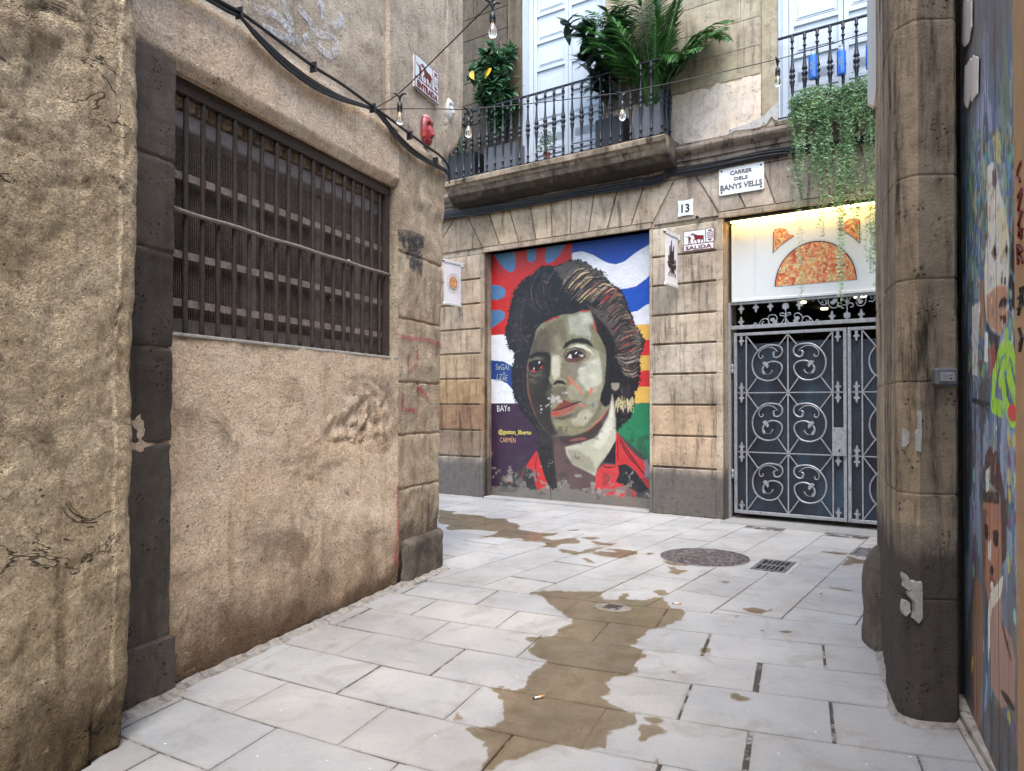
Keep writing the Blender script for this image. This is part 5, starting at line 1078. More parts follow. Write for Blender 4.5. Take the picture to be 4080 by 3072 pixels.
mo=ra.build('mural_panel',M['mural'],mu,relief=rel); mo.data.transform(Matrix.Translation((-MAT_[0],-MAT_[1],0)))
M['sig_yellow']=m_plain('sig_yellow',rgb(196,182,92),.6,0,.1,.1)
def wr(txt,x,y,size,mat,cm,name,rot=0,ext=.001,sx=.85,fit=None):
    s,z=FW.loc(*cm(x,y),-.19); b=MB(); b.text(txt,size,s-MAT_[0],z,-.012,ext,'LEFT',rot,sx,fit=fit); b.build(name,mat,mu)
wr('@gaston_liberto',70,1200,.145,M['sig_yellow'],CM,'signature_lettering',0,.001,.80,(.62,.095)); wr('CARMËN',78,1248,.11,M['beige_wood'],CM,'signature_lettering',0,.0005,.7)
wr('SeGAI',52,808,.13,M['pale_ink'],CM,'tag_lettering',-.05,.0005,.8); wr('J.ZeE',58,865,.13,M['pale_ink'],CM,'tag_lettering',-.15,.0005,.8); wr('*',96,858,.14,M['pale_ink'],CM,'tag_lettering',0,.0005); wr('BAYe',60,1060,.14,M['spray_white'],CM,'tag_lettering',.05,.0005,.8)
# ================================================================ GATE
cg=crop(2900,1150,2.777); c4=crop(2600,1100,1.5146); GD=-.25
gs=lambda x:FW.loc(*cg(x,900),GD)[0]
GA=(gs(690),.25,0); gt=thing('iron_gate','grey wrought iron double gate with scrollwork backed by dark steel sheets','gate',FW,GA)
gp=lambda mb,n_,m='grey_iron',par=None,smooth=False,auto=None: mb.build(n_,M[m],par or gt,at=GA,smooth=smooth,auto=auto)
x0,x1=gs(6),gs(40); zt1=FW.loc(*cg(40,165),GD)[1]; zt0=FW.loc(*cg(300,440),GD)[1]; ztr=FW.loc(*cg(300,412),GD)[1]
mb=MB(); xe=2.2; mb.box(x0,x1,.215,.285,0,zt1+.005,None,.004); mb.box(xe-.04,xe,.215,.285,0,zt1+.005,None,.004); mb.box(x1,xe-.04,.22,.28,zt1-.03,zt1+.004,None,.004); mb.box(x1,xe-.04,.225,.275,zt0-.005,ztr+.012,None,.004); gp(mb,'gate_frame')
LA,LB_=gs(70),gs(1316); lw=gs(102)-gs(70)
zT=FW.loc(*cg(560,470),GD)[1]-.002; r1=FW.loc(*c4(560,705),GD)[1]; r2=FW.loc(*c4(560,1062),GD)[1]; zb=FW.loc(*c4(560,1420),GD)[1]-.03
zb=max(zb,.075); zTi=zT-lw
mb=MB()
mb.box(LA,LA+lw,.235,.275,zb,zT,None,.004); mb.box(LB_-lw,LB_,.235,.275,zb,zT,None,.004); mb.box(LA+lw,LB_-lw,.236,.274,zTi,zT,None,.004); mb.box(LA+lw,LB_-lw,.236,.274,zb,zb+lw*1.1,None,.004)
vb=[gs(205),gs(665),gs(1160)]
for v in vb: mb.box(v-.008,v+.008,.244,.262,zb+lw,zTi)
for z in (r1,r2): mb.box(LA+lw,LB_-lw,.247,.265,z-.007,z+.007)
leaf=gp(mb,'gate_leaf')
# one scroll motif, traced once, normalised to its cell
cell=(gs(205),gs(665)); zt_,zb_=zTi,r1
def nm(x,y):
    s,z=FW.loc(*cg(x,y),GD); zl=FW.loc(*cg(x,505-(x-205)*.054),GD)[1]; zz=FW.loc(*cg(x,1140+(x-205)*.02),GD)[1]
    return ((s-cell[0])/(cell[1]-cell[0]),(z-zz)/(zl-zz))
MAIN=[nm(*p) for p in [(525,705),(512,720),(500,712),(503,694),(522,684),(545,700),(548,725),(530,748),(508,745),(495,722),(500,700)][4:0:-1]+[(505,738),(540,750),(580,730),(602,690),(595,645),(560,618),(500,608),(430,612),(370,640),(315,695),(280,760),(270,820),(278,885),(305,945),(350,985),(410,1007),(460,1010),(520,995),(570,950),(597,890),(597,845),(570,812),(520,795),(470,797),(435,815)]]
THIN=[nm(*p) for p in [(548,683),(515,650),(470,632),(430,632),(385,650),(350,685),(340,725),(355,755),(378,755),(390,738),(378,725)]]
TAIL=[nm(*p) for p in [(415,825),(392,860),(385,900),(405,930),(445,938),(480,920),(494,890)]]
DIAG=[[nm(205,505),nm(335,675)],[nm(665,480),nm(560,620)],[nm(205,1140),nm(325,970)],[nm(665,1150),nm(545,975)]]
LEAF=[nm(*p) for p in [(385,815),(400,798),(425,795),(440,812),(455,850),(440,872),(420,850),(405,835)]]; LEAF2=[nm(*p) for p in [(380,905),(392,888),(408,905),(420,930),(400,942),(385,925)]]
def cr_(P,k=4):
    Q=[]
    for i in range(len(P)-1):
        p0,p1,p2,p3=P[max(i-1,0)],P[i],P[i+1],P[min(i+2,len(P)-1)]
        for j in range(k):
            t=j/k; f=lambda a,b,c,d:.5*((2*b)+(c-a)*t+(2*a-5*b+4*c-d)*t*t+(3*b-a-3*c+d)*t**3); Q.append((f(p0[0],p1[0],p2[0],p3[0]),f(p0[1],p1[1],p2[1],p3[1])))
    return Q+[P[-1]]
def motif(s0,s1,z0,z1,mir):
    f=lambda p:((s1-(p[0])*(s1-s0)) if mir else (s0+p[0]*(s1-s0)),.25,z0+p[1]*(z1-z0)); mb=MB()
    mb.tube([f(p) for p in cr_(MAIN,2)],.0105,5); mb.tube([f(p) for p in cr_(THIN,2)],.0062,5); mb.tube([f(p) for p in cr_(TAIL,2)],[.008+.006*math.sin(k*.6) for k in range(len(TAIL)*2-1)],5)
    for d in DIAG: mb.tube([f(p) for p in d],.009,4,sq=True)
    for L in (LEAF,LEAF2):
        q=[f(p) for p in L]; q=[(a,c) for a,_,c in q]; q=q if not mir else q[::-1]; mb.prism(q,.232,.246)
    return mb
scr=[]
for (z0,z1) in ((r1,zTi),(r2,r1),(zb+lw,r2)):
    for (a,b,m) in ((vb[0],vb[1],False),(vb[1],vb[2],True)):
        o=gp(motif(a,b,z0,z1,m),'scroll','grey_iron',leaf,True,50); o.data.transform(Matrix.Identity(4)); scr.append(o)
def finial(mb,s,z,up=1,k=1.0,y=.247):
    o=[(0,.128),(.012,.112),(.008,.10),(.022,.093),(.012,.084),(.018,.075),(.036,.076),(.04,.062),(.030,.05),(.022,.058),(.02,.045),(.012,.03),(.02,.022),(.02,.008),(.012,0)]
    P=[(s+a*k*.9,z+b*k*up) for a,b in o]+[(s-a*k*.9,z+b*k*up) for a,b in o[::-1]]
    P=P[::-1] if up>0 else P
    mb.prism(P,y-.010,y+.006)
c1,c2=(LA+lw+vb[0])/2,(vb[2]+LB_-lw)/2
for s in (c1,c2):
    for z,u in ((zTi,-1),(r1,1),(r1,-1),(r2,1),(r2,-1),(zb+lw,1)):
        if s==c2 and (z,u)==(r2,1): continue
        mb=MB(); finial(mb,s,z+u*.004,u); gp(mb,'finial','grey_iron',leaf)
mb=MB(); zl0,zl1=FW.loc(*c4(1120,1085),GD)[1],FW.loc(*c4(1120,915),GD)[1]; mb.box(vb[2]-.004,LB_-.002,.215,.234,zl0,zl1,None,.003); mb.lathe([(.006,-.004),(.010,0)],0,0,0,8) if False else None
lp=gp(mb,'lock_plate','grey_iron',leaf)
mb=MB(); zk=zl0+.07; sk=(vb[2]+LB_)/2; mb.lathe([(.009,-.006),(.012,-.004),(.012,.01)],sk,.213,zk,10,axis='y'); mb.box(sk-.003,sk+.003,.205,.215,zk-.025,zk); gp(mb,'keyhole','black',leaf)
zs_=FW.loc(*cg(300,603),-.30)[1]
mb=MB(); mb.box(LA+.02,(LA+LB_)/2-.18,.296,.300,.10,zs_-.01); mb.box((LA+LB_)/2-.178,LB_-.01,.294,.298,.10,zs_); 
gp(mb,'steel_sheet','blued_steel')
dS=gs(1327)-LA
l2=leaf.copy(); COL.objects.link(l2); l2.parent=gt; l2.location=(dS,0,0)
for ch in list(leaf.children):
    if ch.name.startswith(('lock','key')): continue
    c=ch.copy(); COL.objects.link(c); c.parent=l2
o=bpy.data.objects['steel_sheet']; c=o.copy(); COL.objects.link(c); c.parent=gt; c.location=(dS,0,0)
for z in (zT-.52,.52):
    mb=MB(); mb.lathe([(.014,0),(.018,.004),(.018,.05),(.014,.056),(.018,.06),(.018,.11),(.012,.12)],(x1+LA)/2,.228,z,8); gp(mb,'hinge','grey_iron',None,True)
# transom scrolls
G1=[[(305,408),(318,395),(308,383),(290,390),(292,412),(320,420),(345,395),(375,350),(410,335),(445,345),(450,385),(420,405),(385,398),(382,375),(402,368)],[(445,350),(450,310),(490,290),(530,300),(545,335),(520,372)],[(448,360),(470,400),(530,412),(590,385),(625,330)],[(640,320),(610,300),(582,298),(580,278),(605,270),(635,290),(638,310)],[(640,315),(665,295),(690,290),(693,272),(670,268),(645,285)],[(645,330),(670,375),(720,400),(780,390),(825,350),(825,310),(790,275),(750,275),(735,300),(745,330)],[(825,340),(850,310),(895,312),(905,350),(880,370),(870,345)],[(895,312),(925,340),(950,375),(990,382),(1005,362),(990,345),(975,358)]]
G2=[[(955,125),(945,140),(935,120),(955,103),(985,108),(1010,145),(1040,178),(1080,178),(1085,135),(1055,128),(1040,150),(1060,160)],[(1085,178),(1110,150),(1090,112),(1050,105)],[(1110,150),(1130,100),(1190,82),(1250,90),(1300,140),(1318,170)],[(1110,150),(1135,205),(1190,215),(1220,180),(1205,140)],[(1315,190),(1290,180),(1262,190),(1258,215),(1285,215)],[(1325,180),(1350,160),(1385,170),(1385,200),(1355,205)],[(1330,165),(1350,110),(1400,75),(1470,70),(1520,100),(1525,150),(1490,190),(1440,185),(1418,150)],[(1525,120),(1545,80),(1590,65),(1625,100),(1610,140),(1560,140)],[(1590,65),(1580,100),(1600,110)]]
for G_,ctr,leafs,up in ((G1,(640,160),[(495,345),(525,370),(770,330),(755,360)],1),(G2,(1320,335),[(1190,130),(1165,155),(1445,110),(1470,145)],-1)):
    mb=MB()
    for q in G_: mb.tube([(a,.25,z) for a,z in [FW.loc(*cg(x,y),GD) for x,y in cr_(q,3)]],.0068,5)
    s,z=FW.loc(*cg(*ctr),GD); fp=[(0,-.012),(.012,.03),(.045,.04),(.035,.06),(.05,.075),(.032,.085),(.036,.105),(.016,.098),(0,.12)]
    q=[(s+a*.9,z-up*(.11-b)*.95) for a,b in fp]+[(s-a*.9,z-up*(.11-b)*.95) for a,b in fp[::-1]]; q=q[::-1] if up>0 else q; mb.prism(q,.238,.254)
    mb.tube([(s,.25,z-up*.10),(s,.25,z-up*.30)],[.007,.012],6)
    for (x,y) in leafs: a,b=FW.loc(*cg(x,y),GD); mb.prism(blob([(a+.032*math.cos(k)*1.0,b+.026*math.sin(k)) for k in (0,1,2,3,4,5)],n=1),.236,.25)
    gp(mb,'transom_scroll','grey_iron',None,True,50)
for (x,y,u) in ((150,170,-1),(312,152,-1),(472,140,-1),(792,122,-1),(150,428,1),(1155,368,1),(1478,348,1)):
    s,z=FW.loc(*cg(x,y),GD); mb=MB(); finial(mb,s,z,u,1.05); gp(mb,'finial')
# room behind the gate
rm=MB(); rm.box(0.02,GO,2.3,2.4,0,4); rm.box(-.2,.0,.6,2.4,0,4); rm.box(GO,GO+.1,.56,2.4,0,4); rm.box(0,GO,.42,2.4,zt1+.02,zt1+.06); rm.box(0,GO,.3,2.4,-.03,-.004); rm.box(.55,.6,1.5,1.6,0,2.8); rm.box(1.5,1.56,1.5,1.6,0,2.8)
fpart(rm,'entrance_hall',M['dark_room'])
for (x,y,d) in ((825,185,-.75),(1068,288,-1.6),(1440,140,-.6),(1492,140,-.6)):
    s,z=FW.loc(*cg(x,y),d); mb=MB(); mb.lathe([(.045,0),(.045,.012),(.0455,.02)],s,-d,zt1+.0,12); fpart(mb,'ceiling_lamp',M['ceiling_lamp'])
# ================================================================ SHOP SIGN ABOVE THE GATE
c3=crop(2500,600,2.083); SD=-.22; SGT=(1.1,.22,0)
sg=thing('shop_sign_panel','white sign panel with orange leaf half circle lit from above over the gate','sign',FW,(1.1,.22,zt1+.02)); SAT=(1.1,.22,zt1+.02)
zt=FW.loc(*c3(1400,545),SD)[1]; zbm=FW.loc(*c3(1400,1200),SD)[1]
s0=FW.loc(*c3(866,1000),SD)[0]; mb=MB(); mb.box(s0,GO-.01,.222,.26,zbm-.02,zt+.02); mb.box(s0,GO-.01,.205,.222,zbm-.035,zbm,None,.004); mb.box(s0,s0+.018,.205,.222,zbm,zt,None,.004)
sv=FW.loc(*c3(1070,900),SD)[0]; mb.box(sv-.006,sv+.006,.216,.222,zbm,zt); mb.box(sv-.025,sv-.019,.218,.222,zbm,zt); mb.build('sign_board',M['white_metal'],sg,at=SAT)
mb=MB(); mb.box(s0-.06,GO,.11,.26,zt+.021,GZ-.001,(.5,.5,.5)); mb.build('sign_header',M['planter_grey'],sg,at=SAT)
mb=MB(); mb.box(s0+.02,GO-.02,.125,.145,zt+.004,zt+.020); tag(mb.build('light_strip',M['led_strip'],sg,at=SAT))
def outl(pts,n=3): return [FW.loc(*c3(x,y),SD) for x,y in cr_(pts+[pts[0]],n)][:-1]
arc=[]
cs,cz=FW.loc(*c3(1565,1115),SD); rx=(FW.loc(*c3(1905,1090),SD)[0]-FW.loc(*c3(1222,1130),SD)[0])/2; cs=(FW.loc(*c3(1905,1090),SD)[0]+FW.loc(*c3(1222,1130),SD)[0])/2; cz=FW.loc(*c3(1222,1130),SD)[1]; rz_=FW.loc(*c3(1580,748),SD)[1]-cz
for k,(r,y,mm) in enumerate(((1.03,.2205,'pale_ink'),(1.022,.2195,'white_metal'),(1.0,.2185,'ink'),(.972,.2175,'autumn_print'))):
    q=[(cs+rx*r*math.cos(a*PI/40),cz+rz_*r*math.sin(a*PI/40)) for a in range(41)]; mb=MB(); mb.prism(q,y-.0008,.2221-k*.0001); mb.build('print_border' if k<3 else 'leaf_print',M[mm],sg,at=SAT)
for L in ([(1205,855),(1208,680),(1225,652),(1280,645),(1320,655),(1330,685),(1345,700),(1370,700),(1385,712),(1330,745),(1260,800)],[(1932,775),(1932,590),(1920,568),(1880,562),(1830,575),(1800,600),(1808,630),(1760,640),(1742,655),(1800,680),(1870,720)]):
    q=[FW.loc(*c3(x,y),SD) for x,y in L]; q=q if sum(q[i][0]*q[(i+1)%len(q)][1]-q[(i+1)%len(q)][0]*q[i][1] for i in range(len(q)))>0 else q[::-1]
    cx=sum(p[0] for p in q)/len(q);cz_=sum(p[1] for p in q)/len(q)
    mb=MB(); mb.prism(q,.2185,.2221); mb.build('print_border',M['ink'],sg,at=SAT); mb=MB(); mb.prism([(cx+(x-cx)*.93,cz_+(z-cz_)*.93) for x,z in q],.2170,.222); mb.build('leaf_print',M['autumn_print'],sg,at=SAT)
mb=MB()
for ch,x,y in (('E',2003,645),('C',2003,750),('P',2003,855),('D',2003,965)): s,z=FW.loc(*c3(x,y),SD); mb.text(ch,.05,s+.05,z,.2195,.002,fit=(.085,.145))
mb.build('sign_lettering',M['pale_ink'],sg,at=SAT)
# ================================================================ STREET SIGNS
def T(name,label,cat,fr,s,y,z,group=None): return thing(name,label,cat,fr,(s,y,z),group),(s,y,z)
q=[FW.loc(*ck(*p),.02) for p in ((735,765),(1232,680),(1235,985),(740,1055))]
sc_=sum(p[0] for p in q)/4; zc_=sum(p[1] for p in q)/4; w=(q[1][0]-q[0][0])/2; h=(q[0][1]-q[3][1]+q[1][1]-q[2][1])/4
ss,A=T('street_name_sign','white marble street name plaque reading CARRER DELS BANYS VELLS','sign',FW,sc_,-.01,zc_)
mb=MB(); P_=[]
for (sx,sz,a0) in ((1,-1,-90),(1,1,0),(-1,1,90),(-1,-1,180)):
    for k in range(4): a=math.radians(a0+k*30); P_.append((sc_+sx*(w-.018)+.018*math.cos(a),zc_+sz*(h-.018)+.018*math.sin(a)))
mb.prism(P_,-.028,-.001); mb.build('plaque',M['marble'],ss,at=A)
mb=MB(); mb.text('CARRER',.118,sc_+.0,zc_+h*.56,-.029,.0035,fit=(w*.98,h*.29)); mb.text('DELS',.118,sc_+.0,zc_+h*.09,-.029,.0035,fit=(w*.60,h*.26)); mb.text('BANYS VELLS',.150,sc_,zc_-h*.46,-.029,.0035,fit=(w*1.86,h*.42)); mb.build('lettering',M['lettering'],ss,at=A)
for sx in(-1,1):
    for sz in(-1,1): mb=MB(); mb.lathe([(.009,-.006),(.012,-.003),(.012,.001)],sc_+sx*(w-.035),-.029,zc_+sz*(h-.035),8,axis='y'); mb.build('screw',M['black'],ss,at=A)
q=[FW.loc(*ck(*p),.02) for p in ((278,1110),(450,1088),(452,1270),(278,1290))]; sc_=sum(p[0] for p in q)/4; zc_=sum(p[1] for p in q)/4; w=(q[1][0]-q[0][0])/2; h=(q[0][1]-q[3][1])/2
ss,A=T('house_number_plate','small white enamel house number plate reading 13','sign',FW,sc_,-.01,zc_)
mb=MB(); n_=48; P_=[]
for k in range(n_):
    a=2*PI*k/n_; c_,s_=math.cos(a),math.sin(a); m=max(abs(c_),abs(s_)); r=1/m; r*=1-.07*abs(math.cos(2*a))**6*(1)+.03*math.cos(8*a)-.04; P_.append((sc_+w*c_*r,zc_+h*s_*r))
mb.prism(P_,-.020,-.001); mb.build('plate',M['tile'],ss,at=A)
mb=MB(); mb.text('13',.175,sc_,zc_-.005,-.0215,.002,fit=(w*1.05,h*1.05)); mb.build('numerals',M['ink'],ss,at=A)
def tile_sign(name,label,fr,s0,s1,z0,z1,txt):
    ss,A=T(name,label,'sign',fr,(s0+s1)/2,-.012,(z0+z1)/2); W,H=s1-s0,z1-z0; X=lambda u:s0+u*W; Z=lambda v:z1-v*H
    mb=MB(); y=.006 if fr is FL else -.012; BK=y+.004; mb.box(X(0),X(.735),y,BK,Z(.66),Z(.0)); mb.box(X(.73),X(1),y-.0003,BK,Z(.68),Z(-.02)); mb.box(X(0),X(1),y-.0006,BK,Z(1),Z(.655)); mb.build('tile_border',M['maroon'],ss,at=A)
    mb=MB(); y-=.002; e=.018; mb.box(X(e),X(1-e),BK,BK+.03,Z(1-e),Z(.02)); mb.box(X(e),X(.735-e),y,BK,Z(.65),Z(e*1.5)); mb.box(X(.745),X(1-e),y-.0003,BK,Z(.64),Z(.01)); mb.box(X(e),X(1-e),y-.0006,BK,Z(1-e*1.5),Z(.695)); mb.build('tile_face',M['tile'],ss,at=A)
    y-=.002; mb=MB(); u=lambda x,y_:((x-465)/675,(y_+.143*(x-465)-135)/445)
    horse=[(628,205),(650,170),(680,165),(700,178),(745,190),(790,205),(880,200),(905,205),(940,235),(915,225),(918,285),(922,370),(905,375),(905,310),(868,285),(862,330),(840,380),(828,375),(845,320),(840,290),(780,295),(765,300),(790,350),(786,400),(772,398),(765,345),(735,300),(700,325),(712,375),(700,370),(682,320),(720,280),(705,245),(690,205),(660,200),(640,225)]
    man=[(492,233),(570,250),(588,240),(583,215),(600,208),(603,240),(630,265),(648,310),(636,315),(620,290),(614,330),(650,405),(640,412),(595,345),(592,410),(575,412),(578,330),(572,270),(500,243)]
    for L in (horse,man): mb.prism([(X(u(*p)[0]),Z(u(*p)[1])) for p in L][::-1],y-.001,y+.003)
    mb.text(txt,H*.33,X(.5),Z(.845),y-.001,.0025,fit=(W*.86,H*.19))
    sh=[(.775,.18),(.965,.16),(.965,.45),(.93,.55),(.87,.61),(.81,.56),(.775,.47)]; mb.prism([(X(a),Z(b)) for a,b in sh][::-1],y-.0002,y+.002); mb.prism([(X(a),Z(b)) for a,b in [(.80,.05),(.83,.09),(.87,.04),(.91,.09),(.945,.04),(.93,.13),(.815,.14)]][::-1],y-.0002,y+.002)
    mb.build('tile_picture',M['maroon'],ss,at=A)
    mb=MB()
    for a,b,c_,d_ in ((.79,.865,.20,.36),(.875,.95,.38,.53)): 
        for k in range(3): mb.box(X(a+.006+k*.026),X(a+.018+k*.026),y-.002,y,Z(d_),Z(c_))
    for a,b,c_,d_ in ((.88,.95,.20,.35),(.79,.86,.38,.52)): 
        mb.box(X(a),X(a+.028),y-.002,y,Z(c_+.06),Z(c_)); mb.box(X(a+.042),X(b),y-.002,y,Z(c_+.06),Z(c_)); mb.box(X(a),X(a+.028),y-.002,y,Z(d_),Z(c_+.085)); mb.box(X(a+.042),X(b),y-.002,y,Z(d_),Z(c_+.085))
    mb.build('tile_shield',M['tile'],ss,at=A)
cs_=crop(2640,900,5.554); a=FW.loc(*cs_(465,135),.01); b=FW.loc(*cs_(1140,400),.01); e=FW.loc(*cs_(470,580),.01)
tile_sign('exit_tile_sign','white tile traffic plaque with maroon horse and man reading SALIDA',FW,a[0],b[0],e[1],a[1],'SALIDA')
cE=crop(1400,0,2.0825); a=FL.loc(*cE(528,440),-.006); e=FL.loc(*cE(528,715),-.006); b=FL.loc(*cE(723,800),-.006)
tile_sign('entrance_tile_sign','white tile traffic plaque with maroon horse and man reading ENTRADA',FL,a[0],b[0],e[1],a[1],'ENTRADA')
# banners hung square to the wall
def banner(name,label,s,z1,z0,w,kind):
    fr=Fr(tuple(FW.w(s,0,0)[:2]),(-FW.Y[0],-FW.Y[1])); fr=Fr(tuple(FW.w(s,-w-.04,0)[:2]),FW.Y)   # s runs from the outer end in to the wall
    ss=thing(name,label,'banner',fr,(w/2,0,z1)); A=(w/2,0,z1)
    mb=MB(); n1,n2=12,24; b0=0
    for j in range(n2+1):
        for i in range(n1+1): x=w*i/n1; z=z0+.03+(z1-z0-.06)*j/n2; mb.v.append((x,.006*math.sin(x*9+z*3)*(1-j/n2)+.003*nz(x*8,z*6),z))
    for j in range(n2):
        for i in range(n1): a=j*(n1+1)+i; mb.f.append((a,a+1,a+n1+2,a+n1+1)); mb.c.append((1,1,1))
    mb.build('cloth',M['cloth'],ss,at=A,smooth=True)
    mb=MB(); 
    for z in(z1-.02,z0+.02): mb.box(-.01,w+.01,-.012,.012,z-.022,z+.022,None,.006)
    mb.box(w+.01,w+.045,-.02,.02,z1-.06,z1+.01,None,.004); mb.build('banner_rail',M['white_metal'],ss,at=A); mb=MB(); mb.lathe([(.014,-.02),(.018,-.012),(.018,.002)],-.01,0,z1-.02,8); mb.build('end_cap',M['black'],ss,at=A)
    return ss,A,fr
zz1=FW.loc(1465/K,520/K,0)[1]+.02; sN=FW.S(1467)
ss,A,_=banner('white_banner_ship','white hanging banner printed with a black sailing ship beside the SALIDA plaque',sN,3.70,3.00,.42,0)
mb=MB(); cx,cz=.21,3.37
ship=[[(-.13,-.06),(-.11,-.04),(-.06,-.085),(.06,-.10),(.10,-.07),(.13,-.075),(.12,-.13),(.05,-.165),(-.04,-.15),(-.11,-.12)],[(-.07,-.07),(-.07,.16),(-.055,.16),(-.045,.05),(-.03,.08),(-.02,.24),(-.005,.24),(0,.10),(.03,.09),(.05,.18),(.065,.18),(.06,.0),(.08,-.07),(.02,-.085)],[(-.12,.02),(-.085,.03),(-.08,-.04),(-.10,-.04)],[(.09,.0),(.12,-.02),(.115,-.06),(.09,-.05)]]
for L in ship: mb.prism([(cx+x*1.05,cz+z*.95) for x,z in L],-.010,-.007)
for x in (-.10,-.03,.03,.10): mb.tube([(cx,-.009,cz-.14),(cx+x,-.009,cz-.20),(cx+x*1.1,-.009,cz-.24)],.006,5)
mb.build('ship_print',M['ink'],ss,at=A)
sN2=FW.S(999); ss,A,_=banner('white_banner_medallion','white hanging banner with an orange medallion half hidden behind the corner pier',sN2,3.73,3.03,.42,1)
mb=MB(); cx,cz=.215,3.39
mb.prism([(cx+.10*math.cos(k*PI/16),cz+.10*math.sin(k*PI/16)) for k in range(32)],-.011,-.007); mb.build('medallion_print',M['autumn_print'],ss,at=A)
mb=MB(); mb.tube([(cx+.152*math.cos(k*PI/20),-.009,cz+.152*math.sin(k*PI/20)) for k in range(41)],.002,4)
for k in range(24):
    a=k*2*PI/24; mb.box(cx+.128*math.cos(a)-.004,cx+.128*math.cos(a)+.004,-.010,-.008,cz+.128*math.sin(a)-.006,cz+.128*math.sin(a)+.006)
mb.build('ring_print',M['pale_ink'],ss,at=A)
# small wall spotlight by the number
s,z=FW.loc(*ck(508,1300),.04); ss=thing('wall_spotlight','tiny round spotlight on the wall below the number 13','lamp',FW,(s,-.01,z)); A=(s,-.01,z)
mb=MB(); mb.lathe([(.014,-.085),(.028,-.08),(.030,-.02),(.018,0)],s,0,z,12,axis='y'); mb.build('lamp_housing',M['grey_frame'],ss,at=A,smooth=True); mb=MB(); mb.lathe([(.001,-.087),(.022,-.0866)],s,0,z,12,axis='y'); mb.build('lens',M['black'],ss,at=A)
# intercom box on the pillar
FPi=Fr((1.905,3.462),(.16,-.014)); CRc=crop(3400,0,1.085); a=FPi.loc(*CRc(342,1592),.01); b=FPi.loc(*CRc(440,1592),.01); e=FPi.loc(*CRc(400,1536+0),.01)
z1=a[1]; z0=FPi.loc(*CR2(390,2),.01)[1]; ss=thing('emergency_light_box','small grey switch box with an arrow mark on the stone pillar','light fitting',FPi,((a[0]+b[0])/2,0,z0)); A=((a[0]+b[0])/2,0,z0)
mb=MB(); mb.box(a[0],b[0],-.045,.02,z0,z1,None,.010); mb.build('housing',M['planter_grey'],ss,at=A); mb=MB(); mb.box(a[0]+.018,b[0]-.018,-.049,-.044,z0+.02,z1-.02,None,.004); mb.build('cover',M['grey_iron'],ss,at=A)
m_=(a[0]+b[0])/2+.012; mb=MB(); mb.prism([(m_-.006,(z0+z1)/2-.004),(m_,(z0+z1)/2-.018),(m_+.006,(z0+z1)/2-.004)],-.0505,-.049); mb.box(m_-.008,m_+.008,-.0505,-.049,(z0+z1)/2+.004,(z0+z1)/2+.007); mb.build('arrow_mark',M['maroon'],ss,at=A)
# white cable box on the right wall top
ss=thing('hanging_board','pale board with a brown edge fixed high on the right corner','board',W0,(2.30,4.75,3.9)); A=(2.30,4.75,3.9)
fr5=Fr((2.262,4.68),(.9,-.25)); zb5=CH+(853-232)/F_PX*4.7+.05
mb=MB(); q=[(0,zb5+.02),(.03,zb5),(.09,zb5+.60),(.09,5.2),(0.0,5.2)]; mb.prism(q,-.01,.03); mb.v=[tuple(fr5.M@Vector(v)) for v in mb.v]; mb.build('board_face',M['white_metal'],ss,at=A)
mb=MB(); mb.prism([(.03,zb5-.012),(.045,zb5-.005),(.105,zb5+.60),(.105,5.2),(.091,5.2),(.091,zb5+.60)],-.015,.035); mb.v=[tuple(fr5.M@Vector(v)) for v in mb.v]; mb.build('board_edge',M['beige_wood'],ss,at=A)
M['plaster_white']=m_plain('plaster_white',rgb(196,194,190),.85,0,.14,.5,30,rgb(120,112,104))
# ================================================================ MASKS
def mask(name,label,px,py,hh,ww,mat,tilt):
    s,z=FL.loc(*cE(px,py),.0); ss=thing(name,label,'mask',FL,(s,.025,z)); A=(s,.025,z); mb=MB(); n1,n2=26,34; dk_=hh/.34
    for j in range(n2+1):
        v=-1+2*j/n2; z_=z+hh/2*math.sin(v*PI/2)
        for i in range(n1+1):
            u=-1+2*i/n1; c_=math.cos(v*PI/2)**.75; wd=ww/2*c_*(1 if v>0 else 1-.12*(-v)); x=wd*math.sin(u*PI/2); d=.075*c_*math.cos(u*PI/2)**.9
            X,Zz=x/(ww/2),v
            d+=.045*math.exp(-(X/.16)**2)*max(0,min(1,(.18-Zz)/.4))*(1 if Zz>-.25 else max(0,1-(-.25-Zz)/.08))   # nose
            d-=.035*math.exp(-((abs(X)-.38)/.17)**2-((Zz-.17)/.10)**2); d+=.018*math.exp(-((abs(X)-.36)/.28)**2-((Zz-.34)/.07)**2)
            d+=.018*math.exp(-(X/.30)**2-((Zz+.46)/.05)**2); d-=.014*math.exp(-(X/.34)**2-((Zz+.52)/.025)**2); d+=.018*math.exp(-(X/.28)**2-((Zz+.60)/.05)**2); d+=.015*math.exp(-(X/.3)**2-((Zz+.82)/.12)**2)
            mb.v.append((s+x,.028-d*dk_,z_))
    for j in range(n2):
        for i in range(n1): a=j*(n1+1)+i; mb.f.append((a,a+1,a+n1+2,a+n1+1)); mb.c.append((1,1,1))
    o=mb.build('mask_shell',M[mat],ss,at=A,smooth=True); mb=MB()
    for sx in(-1,1): mb.lathe([(.001,-.004),(.011,-.002),(.011,.004)],s+sx*ww*.19,.005,z+hh*.13,10,axis='y',sx=1.3)
    mb.build('eye_hole',M['black'],ss,at=A)
mask('painted_face_mask','red patterned face mask fixed to the wall below the ENTRADA plaque',638,1088,.285,.17,'mask_paint',0)
mask('plaster_face_mask','plain white face mask near the top of the corner',828,910,.21,.14,'plaster_white',0)
